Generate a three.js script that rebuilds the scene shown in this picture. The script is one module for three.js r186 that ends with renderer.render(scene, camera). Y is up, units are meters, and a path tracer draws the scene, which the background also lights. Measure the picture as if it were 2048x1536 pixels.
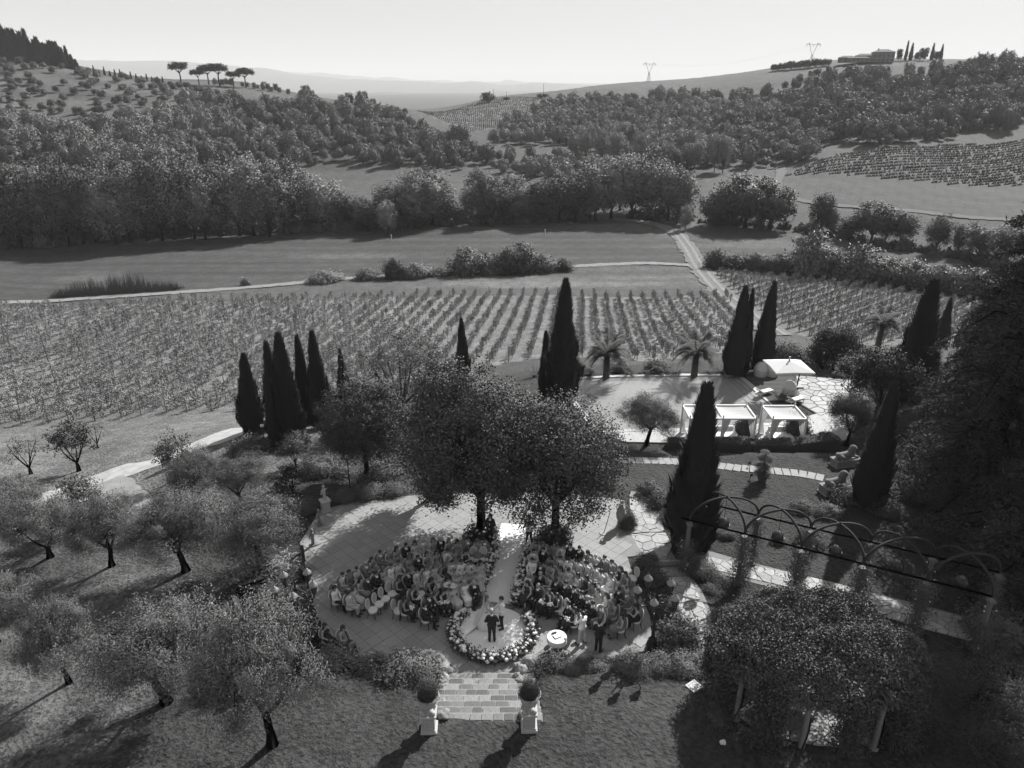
import * as THREE from 'three';
import { mergeGeometries, mergeVertices, toCreasedNormals } from 'three/addons/utils/BufferGeometryUtils.js';
import { RoundedBoxGeometry } from 'three/addons/geometries/RoundedBoxGeometry.js';

// ---------- camera, sky, sun, exposure ----------
const EYE = 23.5, PITCH = 22.5 * Math.PI / 180, FPX = 1420;         // metres above the terrace; photograph pixels
const scene = new THREE.Scene();
const camera = new THREE.PerspectiveCamera(2 * Math.atan(768 / FPX) * 180 / Math.PI, 4 / 3, 0.5, 30000);
camera.position.set(0, EYE, 0);
camera.rotation.set(-PITCH, 0, 0);
const renderer = new THREE.WebGLRenderer({ antialias: true });
renderer.toneMapping = THREE.LinearToneMapping;
renderer.toneMappingExposure = 1.95;
renderer.shadowMap.enabled = true;

const SUN_AZ = 36 * Math.PI / 180, SUN_EL = 37 * Math.PI / 180;      // clockwise from straight ahead; above the horizon
const sunDir = new THREE.Vector3(Math.sin(SUN_AZ) * Math.cos(SUN_EL), Math.sin(SUN_EL), -Math.cos(SUN_AZ) * Math.cos(SUN_EL));
{ // clear summer sky seen in black and white: pale at the hazy horizon, darker overhead, paler round the sun
  const W = 512, Hh = 256, d = new Float32Array(W * Hh * 4), v = new THREE.Vector3();
  for (let j = 0; j < Hh; j++) for (let i = 0; i < W; i++) {
    const el = ((j + 0.5) / Hh - 0.5) * Math.PI, az = ((i + 0.5) / W - 0.5) * 2 * Math.PI;
    v.set(Math.cos(el) * Math.cos(az), Math.sin(el), Math.cos(el) * Math.sin(az));
    const up = Math.max(0, v.y), c = v.dot(sunDir), g = Math.acos(Math.min(1, Math.max(-1, c)));
    const L = 0.15 + 0.19 * Math.exp(-up * 3.0) + 0.30 * Math.exp(-g * 1.6);
    const k = (j * W + i) * 4; d[k] = d[k + 1] = d[k + 2] = L; d[k + 3] = 1;
  }
  const t = new THREE.DataTexture(d, W, Hh, THREE.RGBAFormat, THREE.FloatType);
  t.mapping = THREE.EquirectangularReflectionMapping; t.magFilter = t.minFilter = THREE.LinearFilter; t.needsUpdate = true;
  scene.background = t; scene.environment = t;
}
const sun = new THREE.DirectionalLight(new THREE.Color(1, 0.995, 0.985), 5);
sun.position.copy(sunDir).multiplyScalar(200); sun.castShadow = true; sun.shadow.radius = 1.2;
sun.shadow.mapSize.set(4096, 4096);
Object.assign(sun.shadow.camera, { left: -90, right: 90, top: 120, bottom: -40, near: 1, far: 500 });
scene.add(sun, sun.target);
scene.fog = new THREE.FogExp2(new THREE.Color(0.9, 0.9, 0.9), 0.0001);
// ---------- helpers ----------
const V3 = THREE.Vector3, PI = Math.PI, C = Math.cos, S = Math.sin;
const clamp = (x, a, b) => x < a ? a : x > b ? b : x, lerp = (a, b, t) => a + (b - a) * t;
const smooth = (a, b, x) => { const t = clamp((x - a) / (b - a), 0, 1); return t * t * (3 - 2 * t); };
function rngOf(seed) { let a = (seed * 2654435761) >>> 0; return () => { a = (a + 0x6D2B79F5) >>> 0; let t = Math.imul(a ^ (a >>> 15), 1 | a); t = (t + Math.imul(t ^ (t >>> 7), 61 | t)) ^ t; return ((t ^ (t >>> 14)) >>> 0) / 4294967296; }; }
function hash(i, j) { let h = Math.imul(i, 374761393) + Math.imul(j, 668265263) | 0; h = Math.imul(h ^ (h >>> 13), 1274126177); return ((h ^ (h >>> 16)) >>> 0) / 4294967296; }
function vnoise(x, y) { const i = Math.floor(x), j = Math.floor(y), a = x - i, b = y - j, u = a * a * (3 - 2 * a), w = b * b * (3 - 2 * b); return lerp(lerp(hash(i, j), hash(i + 1, j), u), lerp(hash(i, j + 1), hash(i + 1, j + 1), u), w); }
function fbm(x, y, o = 4) { let s = 0, a = 0.5, n = 0; for (let k = 0; k < o; k++) { s += a * vnoise(x, y); n += a; a *= 0.5; x = x * 2.03 + 17.1; y = y * 2.03 + 5.7; } return s / n; }
const gauss = (r) => { const u = Math.max(1e-9, r()), v = r(); return Math.sqrt(-2 * Math.log(u)) * C(2 * PI * v); };

const taken = {};
const numbered = (n) => { const k = taken[n] = (taken[n] ?? -1) + 1; return k ? n + '_' + String(k).padStart(3, '0') : n; };
function dress(o, label, category, group) { if (label) o.userData.label = label; if (category) o.userData.category = category; if (group) o.userData.group = group; return o; }
function thing(name, label, category, p = [0, 0, 0], turn = 0, group) { const o = new THREE.Group(); o.name = numbered(name); o.position.set(...p); o.rotation.y = turn; scene.add(o); return dress(o, label, category, group); }
function mesh(name, geo, m, parent) { const o = new THREE.Mesh(geo, m); o.name = name; o.castShadow = o.receiveShadow = true; if (parent) parent.add(o); return o; }
function single(name, geo, m, label, category, group) { const o = mesh(numbered(name), geo, m, scene); return dress(o, label, category, group); }
function structure(name, geo, m, label) { const o = mesh(name, geo, m, scene); o.userData.kind = 'structure'; if (label) o.userData.label = label; return o; }
function copyOf(root, p, turn, label, group) { const r = root.clone(); r.userData = { ...root.userData }; r.name = numbered(root.userData.base || root.name); scene.add(r); r.position.set(...p); r.rotation.y = turn || 0; if (label) r.userData.label = label; if (group) r.userData.group = group; return r; }

// textures: neutral grain in linear values, mean close to 0.8
function noiseTex(n, fn, rep = 1) {
  const d = new Uint8Array(n * n * 4);
  for (let j = 0; j < n; j++) for (let i = 0; i < n; i++) { const v = clamp(fn(i / n, j / n), 0, 1) * 255 | 0, k = (j * n + i) * 4; d[k] = d[k + 1] = d[k + 2] = v; d[k + 3] = 255; }
  const t = new THREE.DataTexture(d, n, n, THREE.RGBAFormat); t.wrapS = t.wrapT = THREE.RepeatWrapping; t.magFilter = THREE.LinearFilter; t.minFilter = THREE.LinearMipmapLinearFilter; t.generateMipmaps = true; t.repeat.set(rep, rep); t.needsUpdate = true; return t;
}
function tileNoise(u, v, f, seed) { // wraps at 1
  const x = u * f, y = v * f, i = Math.floor(x), j = Math.floor(y), a = x - i, b = y - j, p = a * a * (3 - 2 * a), q = b * b * (3 - 2 * b), w = (k) => ((k % f) + f) % f;
  return lerp(lerp(hash(w(i) + seed, w(j)), hash(w(i + 1) + seed, w(j)), p), lerp(hash(w(i) + seed, w(j + 1)), hash(w(i + 1) + seed, w(j + 1)), p), q);
}
const tfbm = (u, v, f, o, s) => { let r = 0, a = 0.5, n = 0; for (let k = 0; k < o; k++) { r += a * tileNoise(u, v, f, s + k * 31); n += a; a *= 0.6; f *= 2; } return r / n; };
const TEX = {
  grass: noiseTex(1024, (u, v) => -0.02 + 1.35 * tfbm(u, v, 64, 4, 3) + 0.55 * (tfbm(u, v, 8, 3, 9) - 0.5)),
  stone: noiseTex(512, (u, v) => 0.55 + 0.55 * tfbm(u, v, 8, 5, 21)),
  grain: noiseTex(512, (u, v) => 0.66 + 0.28 * tfbm(u, v, 32, 3, 41) + 0.2 * (tfbm(u, v, 4, 3, 47) - 0.5)),
  bark: noiseTex(512, (u, v) => 0.35 + 0.9 * tileNoise(u, v * 0.999, 64, 5) * tfbm(u, v, 8, 4, 60) + 0.3 * tfbm(u, v, 16, 3, 77)),
  wood: noiseTex(512, (u, v) => 0.6 + 0.4 * tfbm(u, (v * 12) % 1, 6, 3, 90)),
};
const mats = {};
function grey(v, rough = 0.9, opt = {}) { const key = v + '|' + rough + '|' + JSON.stringify(Object.keys(opt)) + (opt.map ? opt.map.uuid : '') + (opt.metalness || 0) + (opt.bumpScale || 0) + (opt.transmission || 0); return mats[key] ??= new THREE.MeshPhysicalMaterial({ color: new THREE.Color().setRGB(v, v, v), roughness: rough, metalness: 0, side: THREE.DoubleSide, ...opt }); }
const leafMat = (v, rough = 0.6) => grey(v * 0.9, Math.min(0.95, rough + 0.35));

// geometry builder: plain triangles without normals (flat shaded)
class Tris {
  constructor() { this.p = []; }
  tri(a, b, c) { this.p.push(a[0], a[1], a[2], b[0], b[1], b[2], c[0], c[1], c[2]); return this; }
  quad(a, b, c, d) { return this.tri(a, b, c).tri(a, c, d); }
  geo() { const g = new THREE.BufferGeometry(); g.setAttribute('position', new THREE.Float32BufferAttribute(this.p, 3)); return g; }
}
const strip = (g, uv) => { g = g.index ? g.toNonIndexed() : g; for (const k of Object.keys(g.attributes)) if (k !== 'position' && k !== 'normal' && !(uv && k === 'uv')) g.deleteAttribute(k); return g; };
const join = (list, uv) => mergeGeometries(list.map((g) => strip(g, uv)));
const move = (g, x, y, z) => g.translate(x, y, z);
const box = (w, h, d, x = 0, y = 0, z = 0, r = 0) => (r ? new RoundedBoxGeometry(w, h, d, 2, r) : new THREE.BoxGeometry(w, h, d)).translate(x, y, z);
const cyl = (r0, r1, h, x = 0, y = 0, z = 0, n = 12) => new THREE.CylinderGeometry(r1, r0, h, n).translate(x, y + h / 2, z);
const lathe = (pts, n = 20) => new THREE.LatheGeometry(pts.map(([r, y]) => new THREE.Vector2(r, y)), n);
const ball = (r, x = 0, y = 0, z = 0, n = 12) => new THREE.SphereGeometry(r, n, Math.max(6, n * 0.7 | 0)).translate(x, y, z);
const tube = (pts, r, n = 24, s = 8) => new THREE.TubeGeometry(new THREE.CatmullRomCurve3(pts.map((p) => new V3(...p))), n, r, s);
// tapered limb through points with radii
function limb(pts, radii, sides = 7, seg = 3) {
  const curve = new THREE.CatmullRomCurve3(pts.map((p) => new V3(...p))), n = (pts.length - 1) * seg, fr = curve.computeFrenetFrames(n), pos = [], idx = [], nor = [], uv = [];
  for (let i = 0; i <= n; i++) {
    const t = i / n, c = curve.getPoint(t), f = t * (radii.length - 1), k = Math.min(radii.length - 2, Math.floor(f)), r = lerp(radii[k], radii[k + 1], f - k);
    for (let j = 0; j <= sides; j++) { const a = j / sides * 2 * PI, d = fr.normals[i].clone().multiplyScalar(C(a)).addScaledVector(fr.binormals[i], S(a)); pos.push(c.x + d.x * r, c.y + d.y * r, c.z + d.z * r); nor.push(d.x, d.y, d.z); uv.push(j / sides, t * 3); }
  }
  for (let i = 0; i < n; i++) for (let j = 0; j < sides; j++) { const a = i * (sides + 1) + j, b = a + sides + 1; idx.push(a, b, a + 1, a + 1, b, b + 1); }
  const g = new THREE.BufferGeometry(); g.setAttribute('position', new THREE.Float32BufferAttribute(pos, 3)); g.setAttribute('normal', new THREE.Float32BufferAttribute(nor, 3)); g.setAttribute('uv', new THREE.Float32BufferAttribute(uv, 2)); g.setIndex(idx); return g;
}
// photograph pixel -> direction (right, up, ahead); a distance always comes from the ground or a known height
const CP = C(PITCH), SP = S(PITCH);
const dirOf = (px, py) => { const cx = (px - 1024) / FPX, cy = (768 - py) / FPX; return [cx, cy * CP - SP, CP + cy * SP]; };
const atAhead = (px, py, F) => { const d = dirOf(px, py); return { x: F * d[0] / d[2], y: EYE + F * d[1] / d[2], f: F }; };
const atHeight = (px, py, h) => { const d = dirOf(px, py); return atAhead(px, py, (h - EYE) * d[2] / d[1]); };
// ---------- terrain: heights interpolated (thin plate) between surveyed points ----------
const survey = [];   // [x, ahead, height]
const S_h = (px, py, h) => { const p = atHeight(px, py, h); survey.push([p.x, p.f, h]); };
const S_f = (px, py, F) => { const p = atAhead(px, py, F); survey.push([p.x, F, p.y]); };
for (const a of [[-14, 8, 0.6], [0, 5, 1], [14, 8, 0.8], [-4, 4, 1], [-40, 24, -0.6], [40, 24, 0.2]]) survey.push(a);
for (const a of [[0, 1536, 0.4], [512, 1536, 0.8], [1024, 1536, 0.8], [1536, 1536, 0.7], [2048, 1536, 0.4], [700, 1420, 0.75], [965, 1450, 0.8], [1250, 1420, 0.8], [0, 1250, -0.7], [330, 1400, 0.3], [250, 1130, -0.8], [460, 1200, -0.2], [1700, 1300, 0.3], [2048, 1250, 0],
  [620, 1120, 0], [900, 1010, 0], [1250, 1020, 0], [1330, 1290, 0], [700, 1290, 0], [1024, 1290, 0], [1500, 1150, 0], [1800, 1250, 0],
  [0, 1000, -3], [150, 985, -2.8], [300, 930, -2.8], [490, 865, -2.6], [600, 900, -1.2], [730, 955, -0.4], [808, 835, -2.2],
  [1300, 930, -0.5], [1530, 950, -0.4], [1680, 950, -0.4], [1900, 950, -0.4], [1260, 860, -1.3], [1400, 870, -1.3], [1660, 850, -1.3], [1212, 750, -1.5], [1388, 748, -1.5], [1600, 745, -1.5], [1850, 800, -1.5], [2040, 850, -1.5],
  [0, 845, -9.5], [220, 838, -9.4], [478, 820, -9], [650, 790, -9], [0, 905, -5.5], [250, 880, -5], [1310, 715, -10.5], [1450, 690, -10.5], [1100, 705, -10], [900, 735, -9.5], [1660, 680, -10],
  [0, 605, -14.6], [350, 600, -14.8], [700, 595, -15], [1100, 588, -15], [1450, 590, -14.5], [1000, 650, -12.6], [400, 690, -12], [0, 720, -12], [1560, 640, -12.5], [1800, 640, -12.5], [2000, 600, -13],
  [0, 545, -16.4], [500, 560, -16.3], [1000, 540, -16.3], [1400, 530, -16.3], [1450, 540, -16], [1700, 560, -15.5], [1960, 575, -15], [300, 490, -17], [800, 460, -17.3], [1200, 438, -17.5], [1550, 452, -17], [1760, 490, -16.6], [1960, 522, -16.3], [0, 500, -17],
  [560, 400, -17], [800, 385, -16.5], [1060, 378, -16.5], [600, 342, -15.5], [840, 350, -15.5], [1050, 362, -16], [1250, 380, -16], [1450, 400, -15], [1420, 345, -12.5], [1560, 330, -11], [1560, 365, -12.5], [1800, 420, -13.5], [2040, 450, -13], [1750, 358, -10], [2000, 372, -10]]) S_h(...a);
for (const a of [[1800, 300, 350], [2000, 285, 370], [1620, 315, 350], [1800, 205, 500], [1960, 200, 480], [1600, 200, 540], [1600, 265, 430], [1400, 215, 620], [1400, 275, 470], [2040, 122, 590], [1880, 124, 630], [1740, 124, 640], [1620, 128, 690], [1500, 146, 740], [1300, 163, 820], [1200, 172, 900],
  [980, 196, 720], [1060, 200, 680], [900, 225, 640], [920, 268, 520], [1050, 250, 560], [1200, 240, 600], [1100, 300, 440], [860, 222, 740], [1000, 285, 480], [1250, 330, 390], [960, 290, 470],
  [300, 330, 330], [120, 300, 350], [200, 280, 380], [100, 250, 420], [300, 205, 480], [450, 230, 460], [150, 130, 600], [0, 108, 560], [0, 165, 480], [330, 158, 650], [440, 160, 670], [510, 168, 680], [620, 194, 620], [760, 212, 560], [850, 245, 540], [720, 300, 430], [550, 280, 420], [640, 240, 490], [820, 290, 450], [0, 240, 400]]) S_f(...a);
for (const [x, F, h] of [[-700, 900, 10], [-400, 1000, 5], [-100, 1000, 0], [60, 1100, 0], [250, 1300, 5], [600, 1000, 30], [900, 1000, 30], [-1500, 2000, 0], [0, 2000, -10], [1500, 2000, 0], [-4000, 6000, 0], [0, 6000, 0], [4000, 6000, 0], [-500, 300, 0], [500, 300, 5], [-300, 160, -14], [300, 160, -10], [-120, 60, -8], [120, 60, -3], [-60, 40, -4], [70, 40, -1]]) survey.push([x, F, h]);
const KU = 2.2, tp = survey.map(([x, F, h]) => [KU * x / (F + 4), Math.log(F + 4), h]);
const tpsW = (() => {
  const n = tp.length, N = n + 3, A = Array.from({ length: N }, () => new Float64Array(N + 1));
  const U = (a, b) => { const r2 = (a[0] - b[0]) ** 2 + (a[1] - b[1]) ** 2; return r2 > 1e-12 ? r2 * Math.log(r2) : 0; };
  for (let i = 0; i < n; i++) { for (let j = 0; j < n; j++) A[i][j] = U(tp[i], tp[j]); A[i][i] += 0.004; A[i][n] = A[n][i] = 1; A[i][n + 1] = A[n + 1][i] = tp[i][0]; A[i][n + 2] = A[n + 2][i] = tp[i][1]; A[i][N] = tp[i][2]; }
  for (let c = 0; c < N; c++) { let p = c; for (let r = c + 1; r < N; r++) if (Math.abs(A[r][c]) > Math.abs(A[p][c])) p = r; [A[c], A[p]] = [A[p], A[c]]; for (let r = 0; r < N; r++) if (r !== c) { const k = A[r][c] / A[c][c]; if (k) for (let q = c; q <= N; q++) A[r][q] -= k * A[c][q]; } }
  return A.map((r, i) => r[N] / r[i]);
})();
function rawHeight(x, F) {
  F = Math.max(F, 0.5); const u = KU * clamp(x / (F + 4), -1.3, 1.3), v = Math.log(F + 4), n = tp.length; let s = tpsW[n] + tpsW[n + 1] * u + tpsW[n + 2] * v;
  for (let i = 0; i < n; i++) { const a = u - tp[i][0], b = v - tp[i][1], r2 = a * a + b * b; if (r2 > 1e-12) s += tpsW[i] * r2 * Math.log(r2); }
  return s;
}
// patio, steps and pool are level; their ground lies below them
const inPoly = (P, x, y) => { let c = false; for (let i = 0, j = P.length - 1; i < P.length; j = i++) if ((P[i][1] > y) !== (P[j][1] > y) && x < (P[j][0] - P[i][0]) * (y - P[i][1]) / (P[j][1] - P[i][1]) + P[i][0]) c = !c; return c; };
const edgeDist = (P, x, y) => { let d = 1e9; for (let i = 0, j = P.length - 1; i < P.length; j = i++) { const [ax, ay] = P[j], bx = P[i][0] - ax, by = P[i][1] - ay, t = clamp(((x - ax) * bx + (y - ay) * by) / (bx * bx + by * by), 0, 1); d = Math.min(d, Math.hypot(x - ax - t * bx, y - ay - t * by)); } return inPoly(P, x, y) ? -d : d; };
const flatPoly = (pix, h) => pix.map(([a, b]) => { const p = atHeight(a, b, h); return [p.x, p.f]; });
const PATIO = flatPoly([[612, 1150], [600, 1085], [640, 1020], [720, 1000], [830, 990], [900, 985], [1060, 985], [1180, 990], [1248, 1000], [1258, 1050], [1285, 1110], [1255, 1113], [1275, 1180], [1300, 1230], [1305, 1300], [1200, 1312], [1080, 1322], [1035, 1342], [895, 1342], [840, 1322], [740, 1318], [660, 1310], [640, 1250]], 0);
const POOL_H = -1.35;
const POOL = flatPoly([[1158, 758], [1250, 754], [1360, 752], [1474, 752], [1546, 814], [1560, 845], [1420, 856], [1290, 858], [1200, 862], [1150, 800]], POOL_H);
const STEP_X0 = -3.1, STEP_X1 = 0.95, STEP_F0 = 23.7, STEP_F1 = 20.55, STEP_N = 8, LAWN = rawHeight(-1.05, 20.2) - 0.01;
const POOL_AREA = flatPoly([[1140, 752], [1300, 747], [1600, 747], [1745, 758], [1765, 830], [1705, 885], [1640, 896], [1400, 896], [1200, 890]], POOL_H);
function groundHeight(x, F) {
  let h = rawHeight(x, F);
  if (F < 75 && F > 12) {
    if (x > -16 && x < 14 && F < 46) {
      const e = edgeDist(PATIO, x, F);
      if (F > 22) h = lerp(-0.06, h, smooth(-0.1, 1.6, e));
      if (F < 24.2 && x > STEP_X0 - 0.15 && x < STEP_X1 + 0.15 && F > STEP_F1 + 0.3) h = Math.min(h, lerp(LAWN - 0.05, -0.1, clamp((F - STEP_F1 + 0.1) / 3, 0, 1)) - 0.16); else if (F < STEP_F1 + 0.3 && F > STEP_F1 - 1.5 && x > STEP_X0 - 0.6 && x < STEP_X1 + 0.6) h = Math.max(h, LAWN - 0.03);
    }
    if (x > 0 && x < 30 && F > 44) { const e = edgeDist(POOL, x, F); h = lerp(POOL_H - 0.06, h, smooth(0, 2.5, edgeDist(POOL_AREA, x, F))); if (e < 0.6) h = lerp(POOL_H - 1.5, h, smooth(-0.6, 0.2, e)); }
  }
  return h;
}
function hit(px, py) { // where the line of sight through a pixel meets the ground
  const d = dirOf(px, py); let a = 4, b = 4;
  for (let k = 0; k < 900; k++) { b = a * 1.012 + 0.05; if (EYE + b * d[1] / d[2] < groundHeight(b * d[0] / d[2], b)) break; a = b; if (b > 5000) break; }
  for (let k = 0; k < 24; k++) { const m = (a + b) / 2; if (EYE + m * d[1] / d[2] < groundHeight(m * d[0] / d[2], m)) b = m; else a = m; }
  return { x: b * d[0] / d[2], y: groundHeight(b * d[0] / d[2], b), f: b };
}
const P3 = (p, dy = 0) => [p.x, p.y + dy, -p.f];
const onGround = (x, F, dy = 0) => [x, groundHeight(x, F) + dy, -F];
const pxPerM = (p) => FPX / (p.f * CP + (EYE - p.y) * SP);           // size on the photograph of a metre at p
const region = (pix) => pix.map(([a, b]) => { const p = hit(a, b); return [p.x, p.f]; });

// land use
const LAND = {
  vineyard: region([[-60, 612], [350, 603], [700, 597], [1100, 590], [1455, 592], [1480, 640], [1500, 700], [1300, 722], [1100, 715], [900, 745], [690, 790], [480, 822], [220, 842], [-60, 850]]),
  vineyardEast: region([[1425, 545], [1600, 560], [1800, 585], [1990, 610], [1960, 680], [1800, 690], [1680, 690], [1570, 655], [1480, 590]]),
  strip: region([[-60, 602], [350, 590], [640, 568], [900, 550], [1140, 536], [1390, 532], [1450, 585], [1100, 588], [700, 595], [350, 601]]),
  field: region([[-60, 600], [350, 585], [640, 560], [900, 547], [1140, 533], [1395, 528], [1360, 470], [1320, 445], [1200, 440], [800, 458], [400, 478], [-60, 505]]),
  fieldEast: region([[1375, 445], [1400, 530], [1600, 545], [1800, 570], [2060, 600], [2060, 540], [1960, 522], [1760, 490], [1560, 455]]),
  farField: region([[540, 400], [800, 415], [1000, 415], [1090, 376], [1050, 360], [840, 345], [600, 333], [548, 336]]),
  slope: region([[1400, 345], [1560, 328], [1600, 360], [1800, 365], [2060, 375], [2060, 445], [1800, 430], [1600, 425], [1420, 420]]),
  vineSlope: region([[1565, 355], [1640, 318], [1740, 300], [1900, 290], [2060, 275], [2060, 372], [1900, 370], [1750, 356]]),
  oliveHill: region([[-60, 118], [150, 140], [330, 168], [460, 190], [380, 225], [300, 215], [250, 235], [180, 260], [100, 230], [-60, 230]]),
  meadow: region([[330, 162], [520, 172], [640, 205], [640, 216], [520, 195], [420, 185]]),
  vineHill: region([[830, 222], [980, 197], [1080, 196], [1060, 225], [1030, 245], [925, 268], [880, 240]]),
  topField: region([[1170, 176], [1300, 166], [1500, 150], [1700, 128], [1900, 126], [1760, 140], [1560, 165], [1400, 178], [1290, 182]]),
};
function albedo(x, F) {
  const n1 = fbm(x * 0.05 + 3, F * 0.05, 4), n2 = fbm(x * 0.6, F * 0.6 + 9, 3), wob = 1.5 + F * 0.006, X = x + (n1 - 0.5) * wob * 2, Y = F + (n2 - 0.5) * wob;
  const is = (k) => inPoly(LAND[k], X, Y);
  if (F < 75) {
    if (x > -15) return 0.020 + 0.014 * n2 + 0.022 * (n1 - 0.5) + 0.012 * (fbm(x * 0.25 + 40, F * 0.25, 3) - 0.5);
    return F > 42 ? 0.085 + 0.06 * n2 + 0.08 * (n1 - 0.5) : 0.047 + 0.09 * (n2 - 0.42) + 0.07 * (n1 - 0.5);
  }
  if (is('vineyard')) return 0.16 + 0.10 * (n2 - 0.5) + 0.09 * (n1 - 0.5);
  if (is('vineyardEast')) return 0.10 + 0.04 * n2;
  const streak = fbm(x * 0.012 + F * 0.004, F * 0.35, 4) - 0.5, patch = smooth(0.62, 0.75, fbm(x * 0.02, F * 0.07, 3));
  if (is('strip')) return 0.068 + 0.04 * streak + 0.05 * patch;
  if (is('field')) return 0.039 + 0.06 * streak + 0.045 * patch + 0.02 * (n1 - 0.5);
  if (is('fieldEast')) return 0.045 + 0.035 * streak + 0.03 * patch;
  if (is('farField')) return 0.058 + 0.03 * streak;
  if (is('slope')) return 0.055 + 0.035 * (fbm(x * 0.03, F * 0.03 + x * 0.02, 4) - 0.5);
  if (is('vineSlope')) return 0.045 + 0.02 * n2;
  if (is('oliveHill')) return 0.06 + 0.12 * (fbm(x * 0.05, F * 0.05, 4) - 0.4);
  if (is('meadow')) return 0.06 + 0.03 * n1;
  if (is('vineHill')) return 0.08 + 0.03 * n1;
  if (is('topField')) return 0.055 + 0.03 * (n1 - 0.5);
  return F > 800 ? 0.06 : 0.035 + 0.025 * n1;
}
{
  const us = [], fs = [];
  for (let i = 0; i <= 420; i++) us.push(-1.25 + 2.5 * i / 420);
  for (let F = 2.5; F < 60; F += 0.32 + F * 0.002) fs.push(F);
  for (let F = 60; F < 7000; F *= 1.0105) fs.push(F);
  const nu = us.length, pos = new Float32Array(nu * fs.length * 3), col = new Float32Array(nu * fs.length * 3), uv = new Float32Array(nu * fs.length * 2), idx = [];
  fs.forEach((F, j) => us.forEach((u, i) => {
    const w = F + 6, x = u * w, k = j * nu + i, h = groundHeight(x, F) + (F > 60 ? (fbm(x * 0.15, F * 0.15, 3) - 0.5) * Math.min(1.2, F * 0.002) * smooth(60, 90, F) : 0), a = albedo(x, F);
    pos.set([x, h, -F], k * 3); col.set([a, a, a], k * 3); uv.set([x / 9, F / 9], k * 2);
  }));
  for (let j = 0; j < fs.length - 1; j++) for (let i = 0; i < nu - 1; i++) { const a = j * nu + i, b = a + nu; idx.push(a, a + 1, b, a + 1, b + 1, b); }
  const g = new THREE.BufferGeometry(); g.setAttribute('position', new THREE.BufferAttribute(pos, 3)); g.setAttribute('color', new THREE.BufferAttribute(col, 3)); g.setAttribute('uv', new THREE.BufferAttribute(uv, 2)); g.setIndex(idx); g.computeVertexNormals();
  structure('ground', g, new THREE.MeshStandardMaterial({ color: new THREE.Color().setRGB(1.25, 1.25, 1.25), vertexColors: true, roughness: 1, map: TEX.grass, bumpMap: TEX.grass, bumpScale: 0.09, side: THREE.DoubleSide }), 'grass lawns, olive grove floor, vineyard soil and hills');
}
// ribbons draped on the ground: dirt roads, tracks
function ribbon(name, pix, half, mat, lift, label, shift = 0, wob = 0.15) {
  const pts = pix.map(([a, b]) => { const p = hit(a, b); return new V3(p.x, 0, p.f); }), cv = new THREE.CatmullRomCurve3(pts), n = Math.min(400, Math.ceil(cv.getLength() / 0.8)), pos = [], uv = [], idx = [], W = 6;
  for (let i = 0; i <= n; i++) {
    const t = i / n, c = cv.getPointAt(t), T = cv.getTangentAt(t), nx = T.z, nz = -T.x, hw = typeof half === 'function' ? half(t) : half;
    for (let j = 0; j <= W; j++) { let s = (j / W * 2 - 1); const e = Math.abs(s) > 0.99 ? 1 + (fbm(i * 0.35, j * 7 + c.x, 3) - 0.5) * wob * 6 : 1; const x = c.x + nx * (s * hw * e + shift), F = c.z + nz * (s * hw * e + shift); pos.push(x, groundHeight(x, F) + lift, -F); uv.push(x / 4, F / 4); }
  }
  for (let i = 0; i < n; i++) for (let j = 0; j < W; j++) { const a = i * (W + 1) + j, b = a + W + 1; idx.push(a, a + 1, b, a + 1, b + 1, b); }
  const g = new THREE.BufferGeometry(); g.setAttribute('position', new THREE.Float32BufferAttribute(pos, 3)); g.setAttribute('uv', new THREE.Float32BufferAttribute(uv, 2)); g.setIndex(idx); g.computeVertexNormals();
  return structure(numbered(name), g, mat, label);
}
const gravel = grey(0.36, 1, { map: TEX.stone }), dirt = grey(0.13, 1, { map: TEX.stone }), dirtPale = grey(0.2, 1, { map: TEX.stone });
ribbon('track', [[500, 855], [450, 872], [390, 893], [310, 925], [230, 950], [150, 982], [90, 1010], [30, 1060]], (t) => 1.5 + 0.7 * S(t * 9) * 0.4 + 0.6 * t, gravel, 0.03, 'pale gravel track below the olive grove', 0, 0.2);
ribbon('track', [[215, 962], [250, 985], [285, 1012], [320, 1040]], 1.1, grey(0.24, 1, { map: TEX.stone }), 0.05, 'pale gravel branch leading into the olive grove', 0, 0.25);
ribbon('dirt_road', [[1215, 437], [1290, 445], [1345, 462], [1372, 490], [1396, 530], [1432, 575], [1485, 620], [1560, 672]], 2.4, dirt, 0.12, 'dirt road down to the river trees');
for (const s of [-0.95, 0.95]) ribbon('wheel_rut', [[1215, 437], [1290, 445], [1345, 462], [1372, 490], [1396, 530], [1432, 575], [1485, 620], [1560, 672]], 0.42, dirtPale, 0.17, 'pale wheel rut on the dirt road', s);
ribbon('field_path', [[-40, 607], [180, 597], [350, 586], [640, 562], [900, 546], [1140, 533], [1290, 527], [1400, 532]], 1.6, dirtPale, 0.12, 'pale farm path between the vineyard and the field');
ribbon('field_path', [[1560, 332], [1562, 350], [1552, 372], [1565, 392], [1620, 405], [1760, 418], [1900, 432], [2040, 440]], 2.2, grey(0.09, 1, { map: TEX.stone }), 0.3, 'worn farm path across the sloping meadow');
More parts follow.
